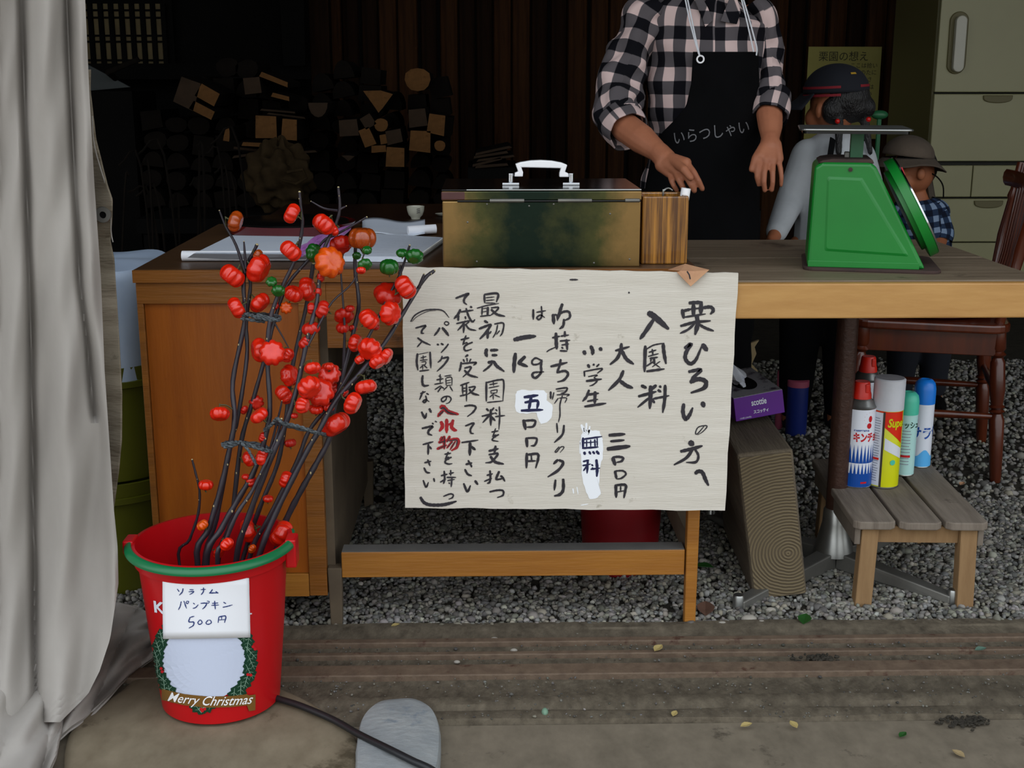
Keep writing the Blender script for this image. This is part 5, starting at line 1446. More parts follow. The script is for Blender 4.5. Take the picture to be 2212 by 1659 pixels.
# fruits: x, y, half length, lie of the long side (degrees), how far the stalk axis turns to the viewer, colour
Z6 = lambda a, b: (250 + a / 3.16, 380 + b / 3.16)
Z7 = lambda a, b: (400 + a / 3.016, 700 + b / 3.016)
FR = [(Z6(818, 310), 20, 72, .0, 'B'), (Z6(1203, 255), 19.5, 62, .1, 'R'), (Z6(1420, 330), 22, -38, .1, 'R'), (Z6(1487, 368), 12, -60, .2, 'R'), (Z6(1535, 470), 22, 18, .25, 'D'), (Z6(1683, 425), 27, 0, .15, 'B'),
 (Z6(1352, 525), 18, 90, .4, 'G'), (Z6(1460, 590), 30, 110, .62, 'O'), (Z6(1195, 512), 21, -42, .05, 'R'), (Z6(975, 632), 28, 62, .1, 'R'), (Z6(970, 540), 11, 60, .1, 'B'), (Z6(796, 682), 24, -38, .05, 'R'), (Z6(1062, 722), 11, 0, .6, 'G'), (Z6(1110, 785), 13, 0, .4, 'G'),
 (Z6(1215, 805), 18.5, -25, .25, 'R'), (Z6(1310, 772), 23, 102, .1, 'R'), (Z6(1645, 545), 8.5, 0, .4, 'G'), (Z6(1715, 507), 9.5, 0, .4, 'G'), (Z6(1700, 607), 14, 20, .4, 'G'), (Z6(1675, 645), 9, 0, .2, 'R'), (Z6(1866, 622), 18.5, 0, .3, 'G'), (Z6(1955, 527), 11.5, 0, .3, 'G'), (Z6(2040, 550), 17, 0, .4, 'G'),
 (Z6(1978, 760), 23, -55, .05, 'R'), (Z6(1860, 808), 28, -10, .4, 'D'), (Z6(1875, 938), 23, 80, .45, 'R'), (Z6(1730, 977), 20.5, -45, .2, 'R'), (Z6(985, 866), 21, 45, .05, 'R'), (Z6(824, 900), 20.5, -62, .1, 'R'), (Z6(1163, 900), 12, 0, .95, 'O'), (Z6(1098, 890), 8, 60, .2, 'D'), (Z6(1410, 912), 18, 65, .2, 'D'), (Z6(1335, 905), 11, 90, .1, 'D'),
 (Z6(1558, 955), 19, 10, .4, 'D'), (Z6(1600, 905), 9, 0, .2, 'D'), (Z6(1548, 1038), 12.5, 0, .3, 'D'), (Z6(1618, 1042), 9, 0, .3, 'D'), (Z6(1332, 1042), 17.5, 15, .2, 'D'), (Z6(1290, 1138), 13, 50, .2, 'D'), (Z6(1385, 790), 9, 90, .1, 'D'), (Z6(1400, 690), 10, 90, .1, 'D'), (Z6(1770, 1030), 9, 0, .1, 'D'),
 (Z6(980, 1188), 23, 95, .25, 'R'), (Z6(1068, 1208), 25, 0, .85, 'R'), (Z6(1172, 1225), 14, 60, .2, 'R'), (Z6(1187, 1362), 21, 100, .35, 'R'), (Z6(1635, 1140), 17, 75, .2, 'R'), (Z6(1735, 1182), 23, -30, .45, 'R'), (Z6(1845, 1232), 16.5, 60, .1, 'R'), (Z6(1785, 1270), 16, 30, .2, 'R'), (Z6(1665, 1255), 10, 30, .2, 'R'),
 (Z6(1345, 1312), 16, 10, .2, 'R'), (Z6(1458, 1352), 22, 0, .8, 'R'), (Z6(1322, 1442), 23, 30, .4, 'R'), (Z6(1395, 1478), 27, 0, .85, 'R'), (Z6(1470, 1448), 18, -50, .3, 'D'), (Z6(1150, 1493), 19, -50, .15, 'R'), (Z6(1708, 1440), 21, 12, .05, 'R'), (Z6(1618, 1552), 21.5, 65, .1, 'R'), (Z6(960, 1548), 14.5, 20, .85, 'D'), (Z6(980, 1635), 18, 40, .2, 'R'),
 (Z6(710, 1625), 18.5, 0, .2, 'R'), (Z6(1275, 1565), 16, 80, .2, 'R'), (Z6(1368, 1590), 14, 0, .3, 'R'), (Z6(1455, 1300), 10, 0, .2, 'R'), (Z6(1560, 1480), 9, 45, .2, 'D'), (Z7(980, 655), 29, 32, .05, 'R'), (Z7(685, 775), 11.5, 10, .1, 'D'), (Z7(505, 737), 9.5, 70, .2, 'D'), (Z7(415, 880), 15, -62, .15, 'R'), (Z7(505, 870), 16, 80, .2, 'R'),
 (Z7(655, 1012), 16, 70, .1, 'R'), (Z7(540, 1138), 10, 0, .2, 'R'), (Z7(135, 1048), 14, 0, .15, 'R'), (Z7(113, 1310), 11.5, 40, .2, 'O'), (Z7(413, 1348), 22.5, -72, .05, 'R'), (Z7(626, 1363), 26, 58, .12, 'R'), (Z7(272, 1435), 13.5, 45, .2, 'R'), (Z7(217, 1490), 12.5, 60, .2, 'R'), (Z7(437, 1465), 9, 60, .2, 'O'), (Z7(430, 1022), 12, 100, .1, 'D'), (Z7(395, 995), 8, 0, .2, 'D'), (Z7(710, 597), 7.5, 0, .2, 'D'), (Z7(935, 540), 11, 0, .2, 'R'), (Z7(385, 560), 9, 60, .1, 'D')]
def seen(p):
    v = p - EYE; d = v.dot(_Fw)
    return CX + F * v.dot(_R) / d, CY - F * v.dot(_U) / d
placed = []
flat_paths = [(k, p, seen(p)) for k, ps_ in paths.items() for p in ps_]
FIX = {len(FR) - 11: 'J', len(FR) - 10: 'J'}
for i, ((fx_, fy_), hr, lie, face, colr) in enumerate(FR):
    key, near, sp_ = min(flat_paths, key=lambda t: (t[2][0] - fx_) ** 2 + (t[2][1] - fy_) ** 2 + (2000 if t[0] == 'J' and fx_ > 460 else 0))
    D = near.y - .004
    r_ = hr * pxm(D, near.z)
    D -= r_ * (.9 if colr != 'D' else -.9)
    c = P(fx_, fy_, D)
    for _ in range(6):
        for (c2, r2) in placed:
            if (c - c2).length < (r_ + r2) * .72:
                D -= .006 if colr != 'D' else -.006; c = P(fx_, fy_, D)
    if D > 2.19 and fx_ > 850: c = P(fx_, fy_, 2.18 - r_)
    placed.append((c, r_))
    a_ = math.radians(lie)
    long_ = (_R * math.cos(a_) + _U * math.sin(a_)); side = (-_R * math.sin(a_) + _U * math.cos(a_))
    if side.dot(near - c) < 0: side = -side
    view = (c - EYE).normalized()
    axis = (side * math.cos(face * 1.57) + view * math.sin(face * 1.57)).normalized()
    q = Vector((0, 0, 1)).rotation_difference(axis)
    o = bpy.data.objects.new('fruit', PM[colr][i % 3]); COL.objects.link(o)
    o.rotation_mode = 'QUATERNION'
    o.rotation_quaternion = q @ Quaternion((0, 0, 1), rnd.uniform(0, 6))
    o.location = c - ORG[roots[key].name]; s_ = r_ * 1.17
    o.scale = (s_, s_, s_)
    o.parent = roots[key]
    if colr == 'G': o['label'] = 'unripe green fruit'
    if colr in 'OB': o['label'] = 'orange half-ripe fruit'
    k_ = bpy.data.objects.new('calyx', CALYX); COL.objects.link(k_); k_.parent = o
    # little stalk from fruit to branch
    tip = c + axis * s_ * .95
    m_ = MB(); m_.tube(catmull([tip, (tip + near) / 2 + Vector((0, 0, .004)), near], 3), .0011, 5); m_.build('fruit_stalk', 'stem_green', roots[key], smooth=True)

def twine(name, pts, label, r=.0022, tails=()):
    m_ = MB()
    for s_ in (0, 3.14):
        c = catmull([P(*p) for p in pts], 8)
        out = []
        for i, p in enumerate(c):
            out.append(p + Vector((0, .8 * r * math.cos(i * .9 + s_), .8 * r * math.sin(i * .9 + s_))))
        m_.tube(out, r, 7)
        for t in tails:
            c = catmull([P(*p) for p in t], 6); m_.tube([p + Vector((0, .6 * r * math.cos(i * .9 + s_), .6 * r * math.sin(i * .9 + s_))) for i, p in enumerate(c)], r * .9, 7)
    o = m_.build(name, 'twine', smooth=True); tag(o, label, 'twine')
twine('twine_tie', [(515, 683, 2.055), (535, 679, 2.05), (555, 686, 2.045), (580, 690, 2.04), (601, 691, 2.045), (604, 685, 2.07), (580, 680, 2.10), (545, 678, 2.11), (516, 681, 2.07)], 'twisted grey twine binding the left branches near the top', tails=[[(520, 688, 2.05), (548, 692, 2.05), (572, 695, 2.05)], [(555, 680, 2.045), (580, 686, 2.04), (600, 692, 2.04)]])
twine('twine_tie', [(480, 962, 1.985), (500, 957, 1.98), (520, 956, 1.975), (545, 964, 1.97), (565, 970, 1.97), (583, 975, 1.975), (588, 974, 2.02), (560, 960, 2.06), (500, 955, 2.06), (480, 960, 2.01)], 'twisted grey twine tied round the left branches halfway down', tails=[[(522, 957, 1.97), (535, 970, 1.96), (545, 988, 1.96), (553, 1003, 1.96)], [(484, 966, 1.98), (505, 962, 1.975), (518, 955, 1.97)]])
twine('twine_tie', [(571, 930, 2.0), (585, 919, 1.985), (598, 905, 1.975), (612, 914, 1.975), (640, 920, 1.985), (665, 928, 1.99), (684, 935, 1.995), (700, 938, 2.03), (705, 940, 2.09), (640, 925, 2.11), (590, 915, 2.08), (571, 928, 2.02)], 'dark twine looped round the right-hand branches above the middle', r=.0020, tails=[[(600, 903, 1.975), (607, 912, 1.97), (617, 918, 1.975)]])

# ---------------------------------------------------------------- canvas curtain at the left
EDGE = [(-300, 178), (0, 184), (200, 193), (400, 204), (600, 218), (800, 226), (950, 236), (1100, 246), (1180, 254), (1260, 256), (1300, 250), (1380, 238), (1450, 215), (1500, 190), (1560, 130)]
cu = thing('canvas_curtain', (-.85, 1.95, 0), 'grey canvas curtain hanging in heavy folds at the left edge', 'curtain')
YT, YB = -330, 1560
def curt(u, v):
    py = YT + (YB - YT) * v
    xe = interp(py, EDGE)
    px = -260 + (xe + 260) * u
    D = 1.95
    # folds: deep narrow grooves between broad rounded pleats
    s = (px + 260) / 445.0
    g1 = interp(py, [(-300, 38), (0, 48), (700, 66), (1500, 78)]); g2 = interp(py, [(-300, 128), (0, 143), (600, 172), (1000, 215), (1300, 222)])
    D -= .022 * math.exp(-((px - (g1 - 40)) / 34) ** 2)
    D += .030 * math.exp(-((px - g1) / 9) ** 2)
    D -= .030 * math.exp(-((px - (g1 + g2) / 2 - 4) / 36) ** 2)
    if py < 900: D += .026 * math.exp(-((px - g2) / 8) ** 2)
    D -= .014 * math.exp(-((px - g2 - 26) / 14) ** 2)
    D += .008 * math.sin(px * .05 + py * .004) + .003 * math.sin(py * .02 + px * .09)
    if px < 0: D += .02 * math.sin(px * .07)
    fl = max(0, (py - 1180) / 400)
    D -= .085 * fl ** 1.6 + .02 * fl * math.sin(px * .06 + 1)
    p = P(px, py, D)
    if p.z < .006: p.z = .006 + .002 * math.sin(px * .1)
    return p
m_ = MB(); m_.grid(curt, 150, 120); m_.build('front_drop', 'canvas', cu, smooth=True)
# hem spreading over the ground
HEM_T = [(-160, 1500), (0, 1470), (60, 1440), (105, 1425), (150, 1390), (190, 1350), (225, 1320), (250, 1300), (285, 1308), (320, 1322), (338, 1348)]
HEM_B = [(-160, 1800), (-20, 1800), (55, 1770), (100, 1690), (120, 1640), (128, 1600), (150, 1580), (190, 1555), (235, 1510), (275, 1465), (330, 1425), (342, 1400)]
def along(tab, u):
    t = u * (len(tab) - 1); i = min(int(t), len(tab) - 2); f = t - i
    return tab[i][0] + (tab[i + 1][0] - tab[i][0]) * f, tab[i][1] + (tab[i + 1][1] - tab[i][1]) * f
def hem(u, v):
    a = along(HEM_T, u); b = along(HEM_B, u)
    x, y = a[0] + (b[0] - a[0]) * v, a[1] + (b[1] - a[1]) * v
    z = .075 * (1 - v) ** 1.3 * (1 - .5 * u) + .012 * math.sin(v * 9 + u * 7) ** 2 + .014 * abs(math.sin(u * 15 + v * 3)) + .005
    z *= 1 if v < .97 else .6
    return G(x, y, z)
m_ = MB(); m_.grid(hem, 90, 40); m_.build('hem', 'canvas', cu, smooth=True, solid=.003)
def hem2(u, v):
    a = (245 + 100 * u, 1290 + 35 * u); b = (230 + 30 * u, 1320 + 40 * u)
    return G(a[0] + (b[0] - a[0]) * v, a[1] + (b[1] - a[1]) * v, .03 + .02 * math.sin(3 * u + 2 * v))
def curl(u, v):
    """seam band along the hem"""
    a = along(HEM_B, .22 + .78 * u)
    w = .017 * math.sin(math.pi * v)
    p = G(a[0] - 3, a[1] - 3, .007 + w * .55)
    return p + Vector((-.012 + .024 * v, .01 - .012 * v, 0))
# back layer with eyelet
EB = [(200, 196), (300, 208), (400, 232), (430, 243), (470, 243), (520, 239), (560, 247), (700, 256), (850, 264), (950, 263), (1020, 257), (1100, 246), (1200, 240)]
EBl = [(200, 170), (700, 190), (1200, 215)]
def back(u, v):
    py = 150 + 1080 * v
    xa_, xb_ = interp(py, EBl) - 20, interp(py, EB)
    px = xa_ + (xb_ - xa_) * u
    D = 2.02 + .010 * math.sin(py * .035 + u * 2) * (1 if py < 520 else .4) + .02 * u * math.sin(py * .012) + .003 * math.sin(py * .11) * u
    return P(px, py, D)
m_ = MB(); m_.grid(back, 24, 140); m_.build('back_drop', 'canvas_dirty', cu, smooth=True, solid=.002)
ey = P(223, 464, 1.995)
m_ = MB(); m_.lathe([(.0055, 0), (.0055, .003), (.012, .003), (.013, 0)], ey, 24, axis=(0, -1, 0)); m_.build('eyelet', 'dull_steel', cu, smooth=True)
m_ = MB(); m_.lathe([(0, -.001), (.0056, -.001), (.0056, .0005), (0, .0005)], ey, 16, axis=(0, -1, 0)); m_.build('eyelet_hole', 'soot', cu)
m_ = MB(); m_.tube(catmull([P(199, 250, 2.0), P(205, 320, 2.0), P(236, 430, 2.0), P(240, 500, 2.01), P(244, 523, 2.01)], 5), .0009, 5); m_.build('loose_cord', 'canvas', cu)
# curtain pole
m_ = MB(); m_.tube([(-1.5, 1.97, 2.2), (-.45, 1.97, 2.2)], .016, 12)
m_.tube([(-.5, 1.97, 2.2), (-.5, 1.97, 2.72)], .006, 8); m_.tube([(-1.4, 1.97, 2.2), (-1.4, 1.97, 2.72)], .006, 8)
o = m_.build('curtain_rail', 'dull_steel', smooth=True); tag(o, 'steel rail from which the canvas curtain hangs', 'rail')

# olive bins with plastic sheet behind the curtain
for i, (rb, z0, z1) in enumerate(((.165, 0, .245), (.165, .247, .49))):
    c = Vector((xl - .172, 2.62, z0))
    th = thing('olive_tub', c, ('lower' if i == 0 else 'upper') + ' olive plastic tub of the pair stacked between curtain and desk', 'tub')
    m_ = MB(); m_.lathe([(rb - .016, 0), (rb - .004, z1 - z0 - .03), (rb, z1 - z0 - .028), (rb + .002, z1 - z0), (rb - .006, z1 - z0), (rb - .02, .006), (0, .006)], c, 48); m_.build('shell', 'olive', th, smooth=True)
    m_ = MB(); m_.lathe([(rb - .003, z1 - z0 - .045), (rb + .004, z1 - z0 - .042), (rb + .004, z1 - z0 - .03), (rb - .003, z1 - z0 - .028)], c, 48, close=False); m_.build('rim', 'olive', th, smooth=True)
shc = Vector((xl - .17, 2.62, .5))
def shfn(u, v):
    a_ = u * 2 * math.pi
    t = v
    r_ = .168 * min(1, math.sin(min(t * 2.6, 1.57)) + .02) * (1 - .12 * max(0, t - .6)) * (1 + .035 * math.sin(7 * a_ + 2) * t)
    r_ = min(r_, .169)
    z = .695 - (.01 * t if t < .5 else .01 + (t - .5) * .46) - .01 * math.sin(5 * a_) * t
    if t >= .5: z += .05 * (1 + math.cos(3 * a_ - 1)) * (t - .5)
    return Vector((shc.x + r_ * math.cos(a_) * .99, shc.y + r_ * math.sin(a_), z))
m_ = MB(); m_.grid(shfn, 64, 30)
o = m_.build('plastic_sack', 'sheet', smooth=True); tag(o, 'pale blue plastic sack standing in the stacked olive tubs', 'sack')

# ---------------------------------------------------------------- stones, cable and litter in front
def stone_grid(poly, top, edge, mt, name, label, cat, dome=0.0, z0=-.02):
    c = Vector((sum(p[0] for p in poly) / len(poly), sum(p[1] for p in poly) / len(poly), 0))
    pts = [G(x, y) for x, y in poly]
    pts = catmull(pts + [pts[0]], 5)[:-1]
    ctr = sum(pts, Vector()) / len(pts)
    vs, fs = [], []
    prof_ = [(1.0, z0), (1.0, top * .35), (.985, top * .7), (.95, top * .93), (.88, top), (.7, top + dome * .4), (.45, top + dome * .8), (.2, top + dome), (.0, top + dome)]
    n_ = len(pts)
    for s, z in prof_:
        for k, p in enumerate(pts):
            q = ctr.lerp(p, s); q.z = z + .0006 * s * math.sin(k * .9 + s * 9); vs.append(q)
    for j in range(len(prof_) - 1):
        for k in range(n_): fs.append((j * n_ + k, j * n_ + (k + 1) % n_, (j + 1) * n_ + (k + 1) % n_, (j + 1) * n_ + k))
    m_ = MB(); m_.add(vs, fs); o = m_.build(name, mt, smooth=True); tag(o, label, cat); return o
stone_grid([(150, 1900), (140, 1640), (175, 1560), (260, 1500), (330, 1450), (450, 1455), (560, 1480), (660, 1520), (740, 1570), (775, 1620), (765, 1700), (700, 1800), (500, 1900)], .012, 0, 'slab', 'flagstone', 'broad brown flagstone under the red bucket', 'stone')
stone_grid([(768, 1640), (778, 1580), (802, 1545), (838, 1530), (892, 1528), (930, 1545), (950, 1585), (952, 1640), (944, 1690), (925, 1735), (880, 1765), (815, 1760), (772, 1715)], .022, 0, 'cobble', 'cobblestone', 'rounded blue-grey cobblestone at the bottom beside the cable', 'stone', dome=.006)
cp = [G(596, 1508, .022), G(650, 1525, .022), G(720, 1555, .022), G(775, 1586, .026), G(840, 1618, .035), G(890, 1643, .035), G(940, 1668, .030), G(1010, 1730, .006), G(1060, 1800, .006)]
m_ = MB(); m_.tube(catmull(cp, 8), .0058, 12); o = m_.build('black_cable', 'cable', smooth=True); tag(o, 'black cable running over the flagstone and the grey cobblestone', 'cable')

def leaflet(name, px, py, z, s, a_, mt, label, D3=None, kind='leaf'):
    c = G(px, py, z)
    m_ = MB(); vs = []
    for (t, w) in ((-1, 0), (-.5, .5), (0, .62), (.5, .4), (1, 0), (.5, -.4), (0, -.62), (-.5, -.5)):
        vs.append(Vector((c.x + s * (t * math.cos(a_) - w * math.sin(a_)), c.y + s * (t * math.sin(a_) + w * math.cos(a_)), c.z + s * .25 * abs(w) + .001 + .1 * s * (t + 1))))
    vs.append(Vector((c.x, c.y, c.z + .001)))
    m_.add(vs, [(i, (i + 1) % 8, 8) for i in range(8)])
    o = m_.build(name, mt, solid=.0006); tag(o, label, kind)
leaflet('fallen_leaf', 1738, 1340, .012, .022, 1.2, 'green_leaf', 'dark green leaf lying on the gravel between timber and stool')
leaflet('fallen_leaf', 1520, 1226, .012, .024, -.6, 'green_leaf', 'narrow green leaf on the gravel right of the desk leg')
leaflet('fallen_leaf', 1524, 1318, .010, .03, 1.4, mat('brown_leaf', '#5c3f30', rough=.9), 'brown curled leaf on the gravel beside the desk leg')
leaflet('fallen_leaf', 854, 1352, .010, .009, .4, 'yellow_leaf', 'tiny yellow leaf at the gravel edge under the desk')
leaflet('fallen_leaf', 1422, 1402, .014, .014, .9, 'yellow_leaf', 'yellow leaf on the upper door rail')
leaflet('fallen_leaf', 1612, 1568, .004, .011, .3, 'yellow_leaf', 'left one of two yellow leaves in front of the threshold')
leaflet('fallen_leaf', 1714, 1567, .004, .011, 1.9, 'yellow_leaf', 'right one of two yellow leaves in front of the threshold')
leaflet('fallen_leaf', 1950, 1589, .0, .010, .7, 'green_leaf', 'small green leaf on the bare ground at the lower right')
leaflet('fallen_leaf', 1457, 1543, .008, .009, 1.1, 'yellow_leaf', 'small pale leaf on the step edge')
leaflet('fallen_leaf', 2070, 1630, .0, .012, 2.2, 'beige', 'pale curled leaf near the bottom right corner')
leaflet('fallen_leaf', 2118, 1404, .012, .012, .2, mat('bluish_leaf', '#4f6a5c', rough=.8), 'bluish leaf scrap on the rail at the far right')
leaflet('fallen_leaf', 798, 1248, .012, .028, .8, mat('dark_brown_leaf', '#4a3228', rough=.9), 'dark brown leaf under the desk stretcher at the left')
leaflet('fallen_leaf', 2078, 1046, .012, .012, .8, 'dry_leaf', 'orange-brown leaf on the gravel behind the stool')
leaflet('fallen_leaf', 1925, 1235, .012, .016, .8, mat('red_brown_leaf', '#5c2418', rough=.9), 'red-brown leaf under the stool')
c = G(1177, 1545, 0)
m_ = MB(); m_.ell(c + Vector((0, 0, .006)), (.006, .009, .007), 10, 6); o = m_.build('green_pebble', mat('green_fleck', '#6f8f78', rough=.6), smooth=True); tag(o, 'pale green pebble on the bare ground', 'pebble')
c = G(1770, 1425, .010)
m_ = MB()
for k in range(60):
    d_ = Vector((rnd.gauss(0, .017), rnd.gauss(0, .006), 0)); m_.ell(c + d_ + Vector((0, 0, rnd.uniform(0, .006))), (rnd.uniform(.002, .006), rnd.uniform(.002, .004), rnd.uniform(.002, .004)), 6, 4)
for k in range(16):
    a_ = rnd.uniform(0, 6.28); d_ = Vector((.018 * math.cos(a_), .009 * math.sin(a_), 0)); s_ = c + Vector((rnd.uniform(-.016, .016), rnd.uniform(-.006, .006), .003))
    m_.tube([s_ - d_ * .5, s_ + Vector((0, 0, .004)), s_ + d_ * .5], .0007, 4)
o = m_.build('dirt_clump', 'earth'); tag(o, 'dark clump of roots and dirt lying on the rail', 'clump')
c = G(2090, 1560, .0)
m_ = MB()
for k in range(110):
    d_ = Vector((rnd.gauss(0, .020), rnd.gauss(0, .008), 0)); m_.ell(c + d_ + Vector((0, 0, .001)), (rnd.uniform(.002, .005), rnd.uniform(.002, .004), rnd.uniform(.001, .003)), 6, 4)
o = m_.build('soil_clod', 'earth'); tag(o, 'dark crumbled soil at the step edge on the right', 'soil')
for (px, py, r_) in ((1618, 1337, .016), (1665, 1318, .011), (1560, 1347, .009), (1645, 1344, .008), (1068, 1381, .008), (1110, 1405, .007), (987, 1430, .006)):
    c = G(px, py, .008); m_ = MB(); m_.ell(c, (r_, r_ * .7, r_ * .55), 10, 6)
    o = m_.build('pale_pebble', mat('pale_pebble', '#8f8a80', '#a59f94', 20, rough=.8), smooth=True); tag(o, 'pale pebble lying loose at the gravel edge and on the rails', 'pebble', 'pale pebbles by the threshold')

# ---------------------------------------------------------------- timber offcut with tissue box
t0 = G(1628, 1298, 0)
W_, HT, LB = .112, .318, .40
tb_ = local('timber_block', t0, math.radians(-2), 'rolled timber beam offcut on the gravel showing growth rings on its sawn end', 'timber')
tb_.rotation_euler = (0, math.radians(-8), math.radians(-2))
q = MB(); q.hexa([(0, .001, 0), (W_, .001, .0), (W_, LB, 0), (0, LB, 0), (-.004, .001, HT + .004), (W_ - .002, .001, HT), (W_ - .002, LB, HT), (-.004, LB, HT + .004)])
q.build('beam', 'timber_side', tb_, bevel=.006)
M['timber'].node_tree.nodes['Mapping'].inputs['Location'].default_value = (-.080, 0, -.095)
q = MB()
q.grid(lambda a, b: Vector((.004 - .004 * b + (W_ - .008) * a, -.0008 - .0012 * math.sin(a * 9 + b * 5) ** 2, .004 + (HT - .008) * b)), 8, 16)
q.build('sawn_end', 'timber', tb_, smooth=True)

tq = P(1590, 911, 2.60)
L2 = .110
tx = local('tissue_box', tq, 0, 'purple tissue box with a flower-patterned top lying on the timber block', 'tissue box')
tx.rotation_euler = (0, math.radians(-9), math.radians(6))
hb = .052
q = MB(); q.box(0, L2, .0, .22, 0, hb); q.build('carton', 'purple', tx, bevel=.001)
q = MB(); q.box(.0008, L2 - .0008, .0008, .2192, hb - .0002, hb + .0006); q.build('printed_top', 'flower', tx)
q = MB()
text(q, 'scottie', lambda x, y: Vector((x + L2 / 2, -.0006, y + .029)), .020, bold=.02, sx=.62)
text(q, 'スコッティ', lambda x, y: Vector((x + L2 / 2 + .003, -.0006, y + .011)), .0088, bold=.03, sx=.8)
text(q, '150組 (300枚)', lambda x, y: Vector((x + .022, -.0006, y + .0035)), .0045)
q.build('brand_lettering', 'can_white', tx)
q = MB()
def tis(a, b):
    an = a * 2 * math.pi
    r_ = (.050 * (1 - b) ** .8 + .008) * (1 + .3 * math.sin(an * 3 + b * 4)) * (.5 + .5 * b if b < .3 else 1)
    return Vector((L2 * .42 + r_ * math.cos(an) * .45 - .018 * b, .105 + r_ * math.sin(an) * 1.05 + .02 * b, hb + .002 + .048 * b + .004 * math.sin(an * 5)))
q.grid(tis, 30, 12); q.build('tissue', 'can_white', tx, smooth=True)
q = MB(); pts = [Vector((L2 * .5 + .026 * math.cos(a_), .105 + .062 * math.sin(a_), hb + .0008)) for a_ in [2 * math.pi * k / 24 for k in range(24)]]
q.add(pts, [tuple(range(24))]); q.build('opening', 'soot', tx)

# ---------------------------------------------------------------- slatted stool
S0 = .190
c0, c1, c2 = G(1846, 1127, S0), G(2141, 1131, S0), G(2009, 993, S0)
u3 = (c1 - c0).normalized(); W3 = (c1 - c0).length
v3 = (c2 - c1); L3 = v3.length
ang3 = math.atan2(u3.y, u3.x)
st = local('slatted_stool', c0.lerp(c1, .5) * 1.0 - Vector((0, 0, S0)), ang3 + math.radians(.5), 'low weathered wooden stool with three top slats and four legs, carrying the spray cans', 'stool')
sx = (c2 - c1).dot(u3) / L3
hw = W3 / 2
for k in range(3):
    x0 = -hw + k * (W3 + .006) / 3; x1 = x0 + W3 / 3 - .006
    q = MB(); q.prism([Vector((x0 + .012, 0, S0 - .017)), Vector((x1 - .012, 0, S0 - .017)), Vector((x1, .010, S0 - .017)), Vector((x1, L3 - .01, S0 - .017)), Vector((x1 - .01, L3, S0 - .017)), Vector((x0 + .01, L3, S0 - .017)), Vector((x0, L3 - .01, S0 - .017)), Vector((x0, .010, S0 - .017))], (0, 0, .017 - (0 if k != 1 else .001)))
    q.build('slat', 'stool', st, bevel=.0025)
lgw = .034
for (x0, y0) in ((-hw + .020, .012), (hw - .020 - lgw, .012), (-hw + .020, L3 - .05), (hw - .020 - lgw, L3 - .05)):
    sp = -.006 if x0 < 0 else .004
    q = MB(); q.hexa([(x0 + sp, y0 - .004, 0), (x0 + sp + lgw, y0 - .004, 0), (x0 + sp + lgw, y0 + .030, 0), (x0 + sp, y0 + .030, 0), (x0, y0, S0 - .0175), (x0 + lgw, y0, S0 - .0175), (x0 + lgw, y0 + .034, S0 - .0175), (x0, y0 + .034, S0 - .0175)])
    q.build('leg', 'stool_leg', st, bevel=.002)
for y0 in (.024, L3 - .035):
    q = MB(); q.box(-hw + .020 + lgw, hw - .020 - lgw, y0, y0 + .014, S0 - .052, S0 - .0175); q.build('apron', 'stool_leg', st, bevel=.001)
for x0 in (-hw + .006, hw - .018):
    q = MB(); q.box(x0, x0 + .012, .016, L3 - .02, S0 - .054, S0 - .0175); q.build('side_apron', 'stool', st, bevel=.001)

# ---------------------------------------------------------------- spray cans
def can_at(px, py, z=S0): 
    p = G(px, py, z); return p
def cmap(c, R, off=.0004, a0=None):
    base = math.atan2(-c.y, -c.x) if a0 is None else a0
    def fn(s, z):                        # s = arc length to the right of the side facing us
        a_ = base + s / R
        return Vector((c.x + (R + off) * math.cos(a_), c.y + (R + off) * math.sin(a_), c.z + z))
    return fn
def wrap(mb_, fn, s0_, s1_, zlo, zhi, n=10, top=None):
    """patch on a can: zlo / zhi are functions or numbers along the arc"""
    f = lambda q, s: q(s) if callable(q) else q
    for i in range(n):
        a_, b_ = s0_ + (s1_ - s0_) * i / n, s0_ + (s1_ - s0_) * (i + 1) / n
        mb_.add([fn(a_, f(zlo, a_)), fn(b_, f(zlo, b_)), fn(b_, f(zhi, b_)), fn(a_, f(zhi, a_))], [(0, 1, 2, 3)])
